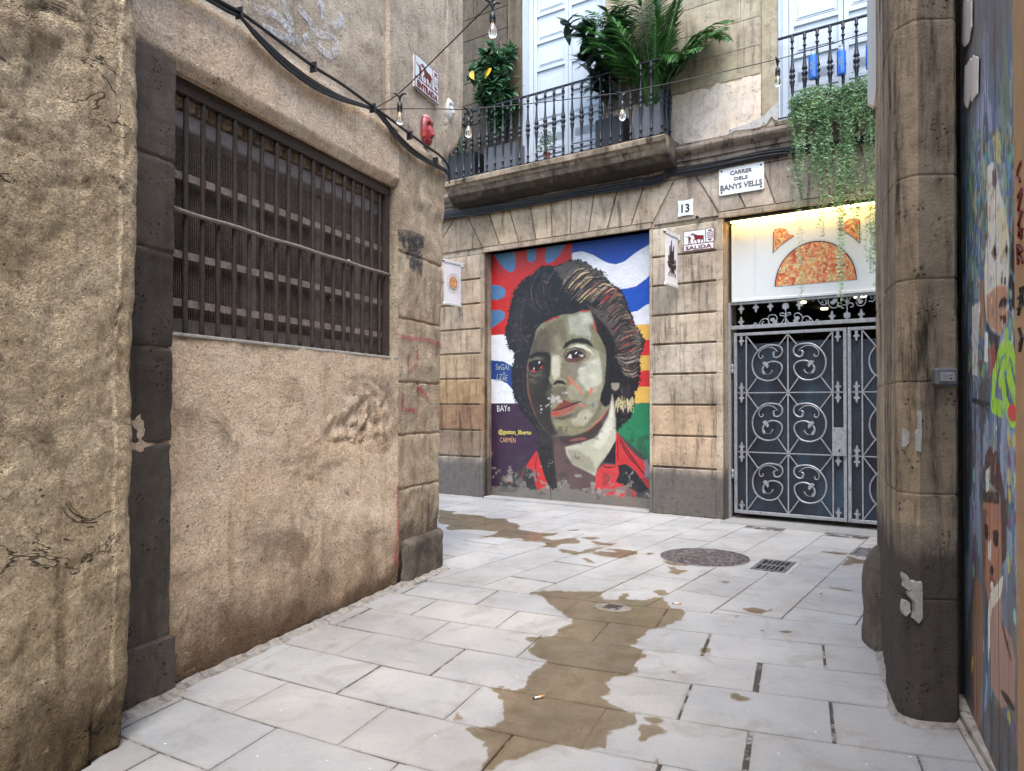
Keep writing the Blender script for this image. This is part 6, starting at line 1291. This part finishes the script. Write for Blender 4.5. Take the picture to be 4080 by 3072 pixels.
# ================================================================ CABLES
def catm(P,k=5):
    Q=[]
    for i in range(len(P)-1):
        p=[Vector(P[max(i-1,0)]),Vector(P[i]),Vector(P[i+1]),Vector(P[min(i+2,len(P)-1)])]
        for j in range(k): t=j/k; Q.append(.5*((2*p[1])+(p[2]-p[0])*t+(2*p[0]-5*p[1]+4*p[2]-p[3])*t*t+(3*p[1]-p[0]-3*p[2]+p[3])*t**3))
    return Q+[Vector(P[-1])]
cb=thing('wall_cables','bundle of black cables clipped along the plaster wall above the barred window','cables',FL,(.6,-.05,3.7),None); A=(.6,-.05,3.7)
def cab(pts,r,d,cm=CU,nm_='cable',j=0.0):
    P=[FL.loc(*cm(x,y),d) for x,y in pts]; mb=MB(); mb.tube(catm([(s,-d-j*nz(s*3,j*90),z) for s,z in P],6),r,6); mb.build(nm_,M['cable'],cb,at=A,smooth=True)
cab([(-1100,-560),(-500,-240),(0,45),(130,115),(400,310),(800,610),(1100,800),(1390,1010),(1560,1130),(1730,1260),(1900,1385),(2010,1460),(2080,1530),(2115,1600),(2125,1700)],.011,.05)
for k in range(7):
    o=k*5.0; sg=(k%3)*12
    cab([(-1100,-545+o),(-500,-215+o),(0,75+o),(140,160+o*.4),(300,320+sg+o),(560,560+sg*2+o),(830,765+sg*1.6+o),(1100,915+sg+o*.6),(1390,1030+o*.5),(1500,1130+o),(1600,1240+sg+o),(1750,1390+sg+o),(1900,1500+sg*.5+o),(2060,1590+o),(2112,1650+o*.5),(2118,1740)],.0065+.002*(k%2),.035+.006*(k%3))
cab([(1420,1050),(1560,1230),(1680,1380),(1850,1510),(2000,1580),(2110,1640)],.005,.03); cab([(1390,1030),(1500,1110),(1640,1290),(1800,1440),(2000,1570),(2112,1650)],.007,.045)
mb=MB()
for (x,y) in ((118,110),(820,625),(1385,1015),(1735,1275),(1980,1520)): mb=MB(); s,z=FL.loc(*CU(x,y),.04); mb.box(s-.006,s+.006,-.075,-.02,z-.045,z+.025,None,.004); mb.build('cable_clip',M['cable'],cb,at=A)
fc=thing('facade_cables','black cable bundle running along the facade under the balcony and above the arches','cables',FW,(-1.5,-.05,4.45)); A2=(-1.5,-.05,4.45)
cvf=lambda pts,r,d: None
def cab2(pts,r,d):
    P=[FW.loc(*cm(x,y),d) for cm,x,y in pts]; mb=MB(); Q=catm([(s,-d+.004*nz(s*4,r*1000),z) for s,z in P],6); mb.tube(Q,r,6); mb.build('cable',M['cable'],fc,at=A2,smooth=True)
for k in range(13):
    o=(k-6)*5.6; e=R.uniform(-6,6)
    cab2([(cv,-200,430+o),(cv,70,365+o),(cv,400,318+o+e),(cv,800,255+o),(cv,1200,180+o-e),(cv,1650,110+o),(cv,2050,35+o+e),(ck,170,790+o*1.1),(ck,480,790-(k%3)*26+o),(ck,800,700-(k%3)*14+o+e),(ck,1230,610-(k%2)*22+o),(ck,1560,560-(k%2)*14+o),(ck,1950,500+o),(ck,2500,400+o)],.0075+.005*(k%2),.055+.008*(k%3))
for k in range(4):
    o=k*5; cab2([(cv,-200,380+o),(cv,70,345+o),(cv,600,262+o),(cv,1300,130+o),(cv,1900,30+o)],.011,.07)
# ================================================================ STRING LIGHTS
def string(name,label,P,r=.0045):
    mb=MB(); c=P[len(P)//2]; at=tuple(P[0]); mb.tube(catm(P,8),r,6); return tag(mb.build(name,M['cable'],at=at,smooth=True),label,'cable')
def wp(X,Y,depth): d=ray(X,Y); t=depth/d[1]; return Vector((d[0]*t,d[1]*t,CH+d[2]*t))
def cpx(cm,x,y,depth): return wp(*cm(x,y),depth)
a0=FL.w(*[ (lambda q:(q[0],-.06,q[1]))(FL.loc(*CU(1410,1040),.06))][0])
depA=a0[1]
string('light_string_lower','black light cable strung across the lane below the balcony',[a0,cpx(cE,400,903,5.95),cpx(cE,700,904,6.05),cpx(cE,970,905,6.15),cpx(crop(1740,0,1.666),600,690,6.25),cpx(crop(1740,0,1.666),1100,632,6.3),cpx(crop(1740,0,1.666),1235,615,6.32),cpx(crop(1740,0,1.666),1666,528,6.4),cpx(cq,365,437,6.35),cpx(cq,700,342,6.2),cpx(cq,1040,237,6.0),cpx(cq,1230,190,5.8)])
string('light_string_upper','black light cable rising from the plaster wall to the top of the lane',[a0+Vector((0,0,.01)),cpx(cE,400,770,5.6),cpx(cE,780,400,5.2),cpx(cE,1165,15,4.8),cpx(cE,1500,-330,4.4),cpx(cE,2000,-900,3.9)])
bt=None
def bulb(cm,x,y,dep,drop,label,k=1.0):
    global bt
    top=cpx(cm,x,y,dep)
    if bt is None:
        t=thing('festoon_bulb',label,'light bulb',W0,tuple(top),'clear bulbs hanging from the light strings')
        mb=MB(); mb.tube([(-.05,0,.0),(-.02,0,-.006),(0,0,-.028),(.0,0,-.06)],[.006,.009,.014,.006],6); mb.tube([(.05,0,.0),(.02,0,-.006),(0,0,-.028)],[.006,.009,.013],6); mb.build('cable_drop',M['cable'],t)
        mb=MB(); mb.lathe([(.003,.0),(.010,-.012),(.019,-.022),(.021,-.06),(.019,-.064),(.021,-.068),(.019,-.073),(.021,-.078),(.019,-.084)][::-1],z0=-.06+0,n=14); mb.build('socket',M['black'],t,smooth=True,auto=40)
        mb=MB(); mb.lathe([(.0135,-.084),(.0155,-.095),(.026,-.125),(.0295,-.145),(.027,-.163),(.017,-.178),(.004,-.184)][::-1],z0=-.06,n=16); mb.build('glass_bulb',M['bulb_glass'],t,smooth=True)
        mb=MB(); mb.lathe([(.006,-.08),(.005,-.11)][::-1],z0=-.06,n=8); 
        for q in(-1,1): mb.tube([(q*.006,0,-.165),(q*.004,0,-.22)],.0014,4)
        mb.build('filament',M['filament'],t); bt=t; 
        return t
    return copy_thing(bt,Matrix.Translation(top)@Matrix.Rotation(R.uniform(0,1),4,'Z'),label)
c17=crop(1740,0,1.666)
bulb(cE,402,775,5.6,0,'clear bulb nearest the red mask on the left wall')
bulb(cE,1172,12,4.8,0,'highest clear bulb hanging from the rising cable at the top')
bulb(cE,972,905,6.15,0,'clear bulb in front of the left end of the balcony railing')
bulb(c17,1232,617,6.32,0,'clear bulb in front of the dark planter at the balcony')
bulb(cq,367,438,6.35,0,'unlit clear bulb in front of the bare wall between the two balconies')
# ================================================================ PLANTS
def leafmesh(mb,p,d,up,L,W,c,curl=.25,n=5,fold=.25):
    """one pointed leaf from p along d"""
    d=d.normalized(); side=d.cross(up); side=side.normalized() if side.length>1e-4 else Vector((1,0,0)); nrm=side.cross(d).normalized(); b=len(mb.v)
    for i in range(n+1):
        t=i/n; w=W*.5*math.sin(PI*min(1,.06+t*.94)**.85)*(1 if t<.99 else .1); q=p+d*L*t-nrm*(curl*L*t*t)
        mb.v+=[tuple(q-side*w+nrm*w*fold),tuple(q),tuple(q+side*w+nrm*w*fold)]
    for i in range(n):
        a=b+i*3; mb.f+=[(a,a+1,a+4,a+3),(a+1,a+2,a+5,a+4)]; mb.c+=[c,c]
def pot(name,s0,s1,y0,y1,z0,z1,mat,parent,at,inner=True):
    mb=MB(); t=.012; mb.box(s0,s1,y0,y0+t,z0,z1,None,.003); mb.box(s0,s1,y1-t,y1,z0,z1,None,.003); mb.box(s0,s0+t,y0+t,y1-t,z0,z1,None,.003); mb.box(s1-t,s1,y0+t,y1-t,z0,z1,None,.003); mb.box(s0,s1,y0,y1,z0,z0+.02)
    mb.build(name,M[mat],parent,at=at); m2=MB(); m2.box(s0+t,s1-t,y0+t,y1-t,z1-.05,z1-.03); m2.build('soil',M['bark'],parent,at=at)
def rubber(name,label,s,ys,zf,ztop,spread,n,mat,potbox,potmat,lsz=.15,seed=1,stems=3,lean=0):
    rr=random.Random(seed); at=(s,ys,zf); t=thing(name,label,'plant',FW,at); pot('planter',*potbox,potmat,t,at)
    mb=MB(); lf=MB(); z0=potbox[5]-.03
    for k in range(stems):
        a=rr.uniform(0,2*PI); top=Vector((s+spread*.55*math.cos(a)+lean,ys+spread*.22*math.sin(a),ztop-rr.uniform(0,.35)*(ztop-z0)))
        b=Vector((s+rr.uniform(-.04,.04),ys+rr.uniform(-.03,.03),z0)); pts=[b.lerp(top,i/7)+Vector((.03*math.sin(i*1.3+k),0.02*math.cos(i+k),0)) for i in range(8)]; mb.tube(pts,[.011-.001*i for i in range(8)],5)
        for br in range(3):
            i0=rr.randint(3,6); a=rr.uniform(0,2*PI); e=pts[i0]+Vector((spread*rr.uniform(.3,.8)*math.cos(a),spread*.35*math.sin(a),rr.uniform(.05,.3))); bp=[pts[i0].lerp(e,j/4) for j in range(5)]; mb.tube(bp,.006,4)
            for j in range(max(3,n//(stems*5))):
                q=bp[0].lerp(bp[-1],rr.uniform(.25,1)); dd=Vector((rr.uniform(-1,1),rr.uniform(-1,.5),rr.uniform(-.5,.8))); c=rr.uniform(.6,1.5); leafmesh(lf,q,dd,Vector((rr.uniform(-.4,.4),-.5,1)),lsz*rr.uniform(.55,1.25),lsz*.46*rr.uniform(.8,1.15),(c,c,c),.25,6)
        for j in range(n//(stems*2)):
            q=pts[0].lerp(pts[-1],1); tt=rr.uniform(.35,1); q=pts[int(tt*7)]; dd=Vector((rr.uniform(-1,1),rr.uniform(-1,.4),rr.uniform(-.4,.9))); c=rr.uniform(.75,1.3); leafmesh(lf,q,dd,Vector((rr.uniform(-.4,.4),-.5,1)),lsz*rr.uniform(.8,1.25),lsz*.46*rr.uniform(.8,1.15),(c,c,c),.25,6)
    mb.build('stem',M['bark'],t,at=at,smooth=True); lf.build('foliage',M[mat],t,at=at,smooth=True); return t,at
s1=lambda px,d=.2: FW.S(px,d); ZF=4.94
zpt=lambda x,y:FW.loc(*c17(x,y),.2)[1]
P0_=(s1(1057),s1(1124),-.34,-.08,ZF,zpt(455,980))
t,at=rubber('rubber_plant','green rubber plant with two yellow leaves in a grey planter, balcony left end',s1(1085),-.22,ZF,7.12,.50,1000,'leaf_rubber',P0_,'planter_grey',.19,4,6,-.14)
mb=MB()
for (x,y,d) in ((1000,605,Vector((.5,-.3,-1))),(1165,580,Vector((-.45,-.35,-.9)))):
    s,z=FW.loc(*cE(x,y),.40); leafmesh(mb,Vector((s,-.42,z+.02)),d,Vector((0,-1,.2)),.19,.095,(1,1,1),.1,6)
nt=NT('yellow_leaf'); M['yellow_leaf']=nt.done(rgb(222,176,56),.4); mb.build('yellow_leaves',M['yellow_leaf'],t,at=at,smooth=True)
P1_=(s1(977),s1(1038),-.36,-.10,ZF,zpt(230,1035)); at=(s1(1000),-.22,ZF)
t=thing('black_planter','black square planter with thin grassy fronds at the left end of the balcony','plant',FW,at); pot('planter',*P1_,'planter_dark',t,at)
def frond(mb,base,tip,sag,n,ll,c,rr,w=.02,plume=0):
    mid=base.lerp(tip,.55)+Vector((0,0,sag)); P=[]
    for i in range(13): u=i/12; P.append(base*(1-u)**2+mid*2*u*(1-u)+tip*u*u)
    mb.tube(P,[.008*(1-.8*i/12) for i in range(13)],4,c)
    for i in range(n):
        u=.22+.78*i/n; x=u*12; i0=min(int(x),11); p=P[i0].lerp(P[i0+1],x-i0); t=(P[i0+1]-P[i0]).normalized(); side=t.cross(Vector((0,-.5,1))).normalized()
        for sg in(-1,1):
            d=t*.75+side*sg*.9+Vector((0,0,.22-.35*rr.random())); l=ll*math.sin(PI*(.15+.85*u)**.8*.93+.1)*rr.uniform(.85,1.1); k=rr.uniform(.7,1.3); leafmesh(mb,p,d,Vector((0,-.3,1)),max(l,.05),w,(k,k,k),.28,4,.3)
rr=random.Random(9); mb=MB()
for k in range(9): a=rr.uniform(0,2*PI); b=Vector((s1(1003),-.23,P1_[5]-.05)); frond(mb,b,b+Vector((.28*math.cos(a),.12*math.sin(a),rr.uniform(.25,.6))),.1,9,.11,(.6,1,.6),rr,.010)
mb.build('foliage',M['leaf_palm'],t,at=at)
P2_=(s1(1297),s1(1355),-.34,-.08,ZF,zpt(1200,795))
rubber('dark_rubber_plant','dark leaved rubber plant in a dark planter beside the balcony door',s1(1318),-.22,ZF,6.95,.55,300,'leaf_dark',P2_,'planter_dark',.24,12,4,-.12)
P3_=(s1(1381),s1(1441),-.34,-.06,ZF,zpt(1440,727)); at=(s1(1411),-.20,ZF)
t=thing('palm_plant','large feathery palm in a pale grey planter at the right end of the balcony','plant',FW,at); pot('planter',*P3_,'planter_grey',t,at)
mb=MB(); rr=random.Random(21); b=Vector((s1(1413),-.20,P3_[5]-.04)); cp=crop(2200,0,2.949)
tips=[(300,300,.6,.5),(450,500,.7,.4),(250,180,.35,.6),(600,150,.7,.5),(1250,-150,.7,.5),(1950,420,.25,.75),(2100,480,.35,.8),(1500,700,.7,.6),(350,620,.7,.7),(1230,-420,.35,.30),(1600,-320,.5,.35),(900,-350,.4,.35),(2060,330,.55,.50),(1790,560,.62,.45),(190,430,.55,.62),(700,-60,.4,.45),(620,620,.6,.35),(1480,-80,.30,.5),(2120,250,.2,.62),(400,120,.3,.5),(1650,640,.6,.38),(1130,-250,.1,.3),(820,480,.65,.30),(1000,-60,.62,.5),(1400,300,.2,.4)]
for (x,y,d,sag) in tips:
    s,z=FW.loc(*cp(x,y),d); frond(mb,b+Vector((rr.uniform(-.05,.05),rr.uniform(-.04,.04),0)),Vector((s,-d,z)),sag,30,.38,(1,1,.9),rr,.036)
mb.build('foliage',M['leaf_palm'],t,at=at)
at=(s1(1181,.33),-.33,ZF); t=thing('little_potted_tree','tiny leafy tree in a clay pot on the balcony edge before the white door','plant',FW,at)
mb=MB(); sx=at[0]; mb.lathe([(.035,0),(.05,.10),(.056,.10),(.056,.125),(.048,.125),(.046,.11)],sx,-.33,ZF+.01,12); mb.build('pot',M['clay'],t,at=at,smooth=True,auto=40); mb=MB(); mb.tube([(sx,-.33,ZF+.1),(sx+.01,-.33,ZF+.2),(sx-.005,-.33,ZF+.3)],[.012,.009,.006],6); mb.build('trunk',M['bark'],t,at=at); mb=MB()
for k in range(260):
    a=rr.uniform(0,2*PI);u=rr.random()**.5*.15;z=rr.uniform(.14,.42); mb_=Vector((sx+u*math.cos(a),-.33+u*.8*math.sin(a),ZF+z)); c=rr.uniform(.7,1.3); leafmesh(mb,mb_,Vector((rr.uniform(-1,1),rr.uniform(-1,1),rr.uniform(-.5,1))),Vector((0,0,1)),.04,.018,(c,c,c),.2,3)
mb.build('foliage',M['leaf_small'],t,at=at)
# trailing plants on the right window ledge
def trailing(name,label,x0,x1,ztop,seed,strands,planter):
    rr=random.Random(seed); sm=(x0+x1)/2; at=(sm,-.16,4.95); t=thing(name,label,'plant',FW,at); mb=MB()
    def curl(p,L):
        a=rr.uniform(0,2*PI); d=Vector((math.cos(a),-.6*abs(math.sin(a)),rr.uniform(-.5,.7))).normalized(); up=Vector((rr.uniform(-1,1),rr.uniform(-1,0),rr.uniform(-1,1))); s_=d.cross(up); s_=s_.normalized() if s_.length>.01 else Vector((1,0,0)); w=s_*.0062; k=rr.uniform(.45,1.6); c=(k*rr.uniform(.8,1.25),k,k*rr.uniform(.7,1.1)); L*=rr.uniform(.6,1.3); b=len(mb.v)
        q1=p+d*L*.5+up*L*.10; q2=p+d*L*.85+up*L*.35
        mb.v+=[tuple(p-w*.6),tuple(p+w*.6),tuple(q1-w),tuple(q1+w),tuple(q2-w*.2),tuple(q2+w*.2)]; mb.f+=[(b,b+1,b+3,b+2),(b+2,b+3,b+5,b+4)]; mb.c+=[c,c]
    for (x,zb,wd,dn) in strands:
        for q in range(max(2,int(dn*.62))):
            sx=x+rr.gauss(0,wd*.6); z1=ztop+rr.uniform(-.12,.05)-abs(sx-sm)*.15; ze=zb+abs(rr.gauss(0,1))*.32; y=-.20-rr.uniform(0,.10); p=Vector((sx,y,z1)); pts=[p.copy()]; dx=0
            while p.z>ze: dx=dx*.8+rr.uniform(-.006,.006); p=p+Vector((dx,rr.uniform(-.003,.003),-.045)); pts.append(p.copy())
            if len(pts)<3: continue
            mb.tube(pts,.0016,3,(.8,.9,.6),cap=False)
            for p_ in pts:
                for _ in range(5): curl(p_+Vector((rr.uniform(-.01,.01),rr.uniform(-.01,.01),rr.uniform(-.02,.02))),rr.uniform(.025,.05))
    n=int(2700*(x1-x0)/.55)
    for k in range(n):
        sx=rr.uniform(x0-.02,x1+.02); u=(sx-sm)/((x1-x0)/2+.02); z=rr.uniform(4.74+.05*abs(u)+.30*nz(sx*8,seed)-.14*abs(nz(sx*25,seed)),ztop+.10*math.sqrt(max(0,1-u*u))+.02*nz(sx*20,1)); curl(Vector((sx,-.17-.13*rr.random()**.6*math.sqrt(max(.05,1-u*u*.8)),z)),rr.uniform(.03,.055))
    mb.build('foliage',M['leaf_trail'],t,at=at)
    m2=MB(); m2.box(x0+.03,x1-.02,-.25,-.11,4.93,5.07,None,.005); m2.build('planter',M['planter_dark'],t,at=at)
sx=lambda x:FW.loc(*cq(x,900),.2)[0]; zx=lambda x,y:FW.loc(*cq(x,y),.2)[1]
c3s=lambda x,y:FW.loc(*c3(x,y),.2)
trailing('trailing_plant','bushy green trailing plant spilling from the left half of the right window ledge','x' and sx(470),sx(810),zx(640,720),3,[(sx(495),c3s(1400,600)[1],.02,7),(sx(580),zx(585,1590),.02,6),(sx(640),zx(640,1420),.04,8),(sx(725),c3s(1680,760)[1],.035,14),(sx(555),zx(555,1300),.05,8),(sx(700),zx(700,1350),.06,12)],0)
trailing('trailing_plant','longer green trailing plant nearest the stone corner pillar on the right',sx(820),sx(1300),zx(980,660),8,[(sx(910),c3s(1850,700)[1],.022,13),(sx(880),zx(880,1500),.03,8),(sx(1060),c3s(2050,1000)[1],.022,12),(sx(950),zx(960,1450),.03,8),(sx(1180),c3s(2050,1200)[1],.04,10)],0)
# single long trailing strands that reach the gate
for (x,yb,lab,nn) in ((1430,1270,'single thin trailing stem hanging down to the left of the gate lamp',2),(1790,1300,'wispy trailing stems hanging in front of the gate scrollwork',5)):
    rr=random.Random(nn); s,z0=c3s(x,yb); z1=c3s(x,850 if nn>2 else 940)[1]; at=(s,-.24,z1); mb=MB()
    for q in range(nn):
        p=Vector((s+rr.uniform(-.03,.03)*(nn>2),-.24,5.0)); ze=z0+rr.uniform(0,.3)*(nn>2); pts=[]
        while p.z>ze: p=p+Vector((rr.uniform(-.004,.004),0,-.04)); pts.append(p.copy())
        mb.tube(pts,.0016,3,(.8,.9,.6),cap=False)
        for p_ in pts:
            if p_.z<4.2:
                for _ in range(3 if nn>2 else 2):
                    a=rr.uniform(0,2*PI); leafmesh(mb,p_,Vector((math.cos(a),-.5,rr.uniform(-.3,.6))),Vector((0,-1,.3)),rr.uniform(.03,.055),.008,(1,1,1),.3,2)
    tag(mb.build('hanging_vine',M['leaf_trail'],fr=FW,at=at),lab,'plant')
# grey box on the ledge between the trailing plants
a=sx(785); b=sx(862); at=((a+b)/2,-.12,4.93); t=thing('grey_box_planter','small grey box standing between the two trailing plants','box',FW,at); mb=MB(); z1=zx(820,690); mb.box(a,b,-.17,-.07,4.93,z1,None,.004); mb.build('box_side',M['planter_grey'],t,at=at); mb=MB(); mb.box(a+.01,b-.01,-.16,-.08,z1,z1+.004); mb.build('lid',M['planter_dark'],t,at=at)
# blue bottles tied to the railing
bl0=None
for (x,yt,yb,lab) in ((628,372,590,'blue bottle tied to the rail above the trailing plant, farthest from the corner pillar'),(838,337,560,'blue bottle tied to the rail in the middle of the three'),(1052,318,513,'blue bottle tied to the rail, partly hidden by the corner pillar')):
    s,z1=FW.loc(*cq(x,yt),.11); _,z0=FW.loc(*cq(x,yb),.11); at=(s,-.12,z0)
    if bl0 is None:
        H=z1-z0; t=thing('blue_bottle',lab,'bottle',FW,at,'blue bottles tied to the railing'); mb=MB(); mb.lathe([(.03,.0),(.046,.006),(.050,.02),(.050,H*.74),(.046,H*.80),(.030,H*.835),(.022,H*.85)],s,-.12,z0,18); mb.build('bottle_body',M['blue_glass'],t,at=at,smooth=True,auto=40)
        mb=MB(); mb.lathe([(.0215,H*.845),(.021,H*.97),(.026,H*.972),(.026,H)],s,-.12,z0,14); mb.build('neck',M['clear_glass'],t,at=at,smooth=True,auto=40)
        mb=MB(); 
        for k in range(6): mb.box(s-.022,s+.022,-.1725,-.1700,z0+H*(.30+.045*k),z0+H*(.312+.045*k))
        mb.build('printed_lines',M['pale_ink'],t,at=at); mb=MB(); mb.tube([(s-.02,-.12,z0+H*.9),(s-.04,-.07,z0+H*.92)],.002,4); mb.build('tie',M['black'],t,at=at); bl0=t
    else: copy_thing(bl0,FW.M@Matrix.Translation(at),lab)
# ================================================================ GROUND FITTINGS
mc=Vector((1.865,7.19,0)); t=thing('manhole_cover','large round cast iron manhole cover in the middle of the paving','manhole cover',W0,tuple(mc))
mb=MB(); mb.lathe([(.435,-.01),(.435,.006),(.43,.008),(.425,.003)],n=64); mb.build('mortar_ring',M['mortar'],t,smooth=True,auto=30)
mb=MB(); mb.lathe([(.418,-.01),(.418,.009),(.413,.011),(.378,.011),(.374,.006),(.001,.006)],n=64); mb.build('cover_frame',M['cast_iron'],t,smooth=True,auto=30)
mb=MB(); mb.lathe([(.366,.0),(.366,.010),(.362,.012),(.335,.012),(.330,.0095),(.10,.0095),(.095,.012),(.001,.012)],n=64); mb.build('cover_disc',M['cast_iron'],t,smooth=True,auto=30)
def grate(name,label,c,u,L,W,ns,rows,sil=True,mat='grey_wood'):
    fr=Fr(c,u); t=thing(name,label,'drain grate',fr); mb=MB(); mb.box(-L/2-.035,L/2+.035,-W/2-.035,W/2+.035,-.012,.0045,None,.002); mb.build('mortar_edge',M['mortar'],t)
    mb=MB(); mb.box(-L/2,L/2,-W/2,W/2,.002,.0062); mb.build('pit',M['black'],t); mb=MB(); e=.035
    for a,b,c_,d_ in ((-L/2,L/2,-W/2,-W/2+e),(-L/2,L/2,W/2-e,W/2),(-L/2,-L/2+e,-W/2+e,W/2-e),(L/2-e,L/2,-W/2+e,W/2-e)): mb.box(a,b,c_,d_,.003,.013,None,.002)
    for r in range(1,rows): x=-L/2+L*r/rows; mb.box(x-.014,x+.014,-W/2+e,W/2-e,.003,.0125,None,.002)
    for k in range(1,ns): y=-W/2+e+(W-2*e)*k/ns; mb.box(-L/2+e,L/2-e,y-.008,y+.008,.003,.0115,None,.002)
    mb.build('grate_bars',M['grate'] ,t); return t
M['grate']=m_plain('grate',rgb(120,118,122),.5,.3,.3,.3,30,rgb(84,76,72),rustt=(.5,.6))
grate('drain_grate','square slotted iron drain grate right of the round manhole cover','.' and (2.395,6.80),(.53,.85),.50,.30,6,2)
grate('small_ridged_grate','pale ridged drain cover at the foot of the right corner building',(3.52,7.42),(.30,.42),.44,.20,11,1)
p=ground(*CA(912,643)); fr=Fr(p,(.9,-.43)); t=thing('valve_cover','little square iron valve cover set in the puddle','valve cover',fr); mb=MB(); mb.lathe([(.15,-.01),(.145,.0065),(.12,.0085),(.001,.0085)],n=18,sx=1,sy=.75); M['collar']=m_plain('collar',rgb(128,120,108),.7,0,.25,.5,16); mb.v=[(x*(1+.12*nz(x*20,y*20)),y*(1+.12*nz(y*20,x*9)),z) for x,y,z in mb.v]; mb.build('cement_collar',M['collar'],t,smooth=True); mb=MB(); mb.box(-.06,.06,-.06,.06,.006,.0125,None,.003); mb.build('iron_frame',M['cast_iron'],t)
mb=MB(); mb.box(-.045,.045,-.045,.045,.0126,.0146,None,.002); mb.build('iron_lid',M['rusty'],t)
bt0=None
for cm,x,y,a,lab,k in ((CA,550,1090,.5,'cigarette end lying in the puddle in the foreground',1.0),(CA,1228,628,-.1,'cigarette end on dry paving right of the valve cover',1.0),(C4,1705,745,1.2,'cigarette end far right near the guard stone',.8)):
    p=ground(*cm(x,y)); Mx=Matrix.Translation((p[0],p[1],.0125))@Matrix.Rotation(a,4,'Z')
    if bt0 is None:
        t=thing('cigarette_end',lab,'cigarette end',W0,(p[0],p[1],.0125),'cigarette ends on the paving',a); mb=MB(); mb.tube([(-.028,0,0),(.008,0,0)],.0055,8); mb.build('paper',M['paper'],t); mb=MB(); mb.tube([(.008,0,0),(.030,0,0)],.0056,8); mb.build('filter',M['amber'],t); mb=MB(); mb.tube([(-.036,0,-.001),(-.028,0,0)],[.004,.0057],8); mb.build('ash_tip',M['black'],t); bt0=t
    else: copy_thing(bt0,Mx,lab)
# a broken chip of stone by the dark jamb
p=ground(*crop(440,2200,1.2289)(105,800)); mb=MB(); 
for k in range(7): a=k*.9; mb.v.append((.05*math.cos(a)*(1+.3*nz(k,1)),.035*math.sin(a),0)); 
mb.v+= [(x*.7,y*.7,.02+.004*nz(i,3)) for i,(x,y,z) in enumerate(list(mb.v))]; mb.f=[(i,(i+1)%7,7+(i+1)%7,7+i) for i in range(7)]+[tuple(range(7,14))]; mb.c=[(1,1,1)]*8
o=mb.build('stone_chip',M['mortar']); o.location=(p[0],p[1],0); tag(o,'loose pale chip of stone on the ground by the dark stone jamb','stone')
# ================================================================ LIGHT, SKY, CAMERA
SUN_EL,SUN_AZ=math.radians(62),math.radians(182)   # azimuth from +Y, clockwise
w=bpy.data.worlds.new('World'); sc.world=w; w.use_nodes=True; nt=w.node_tree; sky=nt.nodes.new('ShaderNodeTexSky'); sky.sky_type='NISHITA'; sky.sun_disc=False; sky.sun_elevation=SUN_EL; sky.sun_rotation=SUN_AZ; sky.air_density=1.2; sky.dust_density=1.5; sky.ozone_density=.6
bg=nt.nodes['Background']; bg.inputs[1].default_value=.15; nt.links.new(sky.outputs[0],bg.inputs[0])
L=bpy.data.lights.new('sun','SUN'); L.energy=1.3; L.angle=math.radians(38); L.color=(1,.97,.93); lo=bpy.data.objects.new('sun',L); COL.objects.link(lo)
dv=Vector((math.sin(SUN_AZ)*math.cos(SUN_EL),math.cos(SUN_AZ)*math.cos(SUN_EL),math.sin(SUN_EL))); lo.rotation_euler=dv.to_track_quat('Z','Y').to_euler(); lo.location=(0,-5,14)
cam=bpy.data.cameras.new('camera'); co=bpy.data.objects.new('camera',cam); COL.objects.link(co); cam.sensor_width=36; cam.lens=36*F_PX/2212; cam.clip_start=.05; cam.clip_end=200
cam.shift_y=(CY-833)/2212; co.location=(0,0,CH); co.rotation_euler=(PI/2+PA,0,0); sc.camera=co
sc.view_settings.view_transform='Standard'; sc.view_settings.look='None'; sc.view_settings.exposure=1.87; sc.view_settings.gamma=1
sc.cycles.max_bounces=6; sc.cycles.diffuse_bounces=4; sc.cycles.glossy_bounces=3; sc.cycles.transmission_bounces=5; sc.cycles.transparent_max_bounces=10; sc.cycles.caustics_reflective=False; sc.cycles.caustics_refractive=False; sc.cycles.sample_clamp_indirect=4; sc.cycles.use_denoising=True
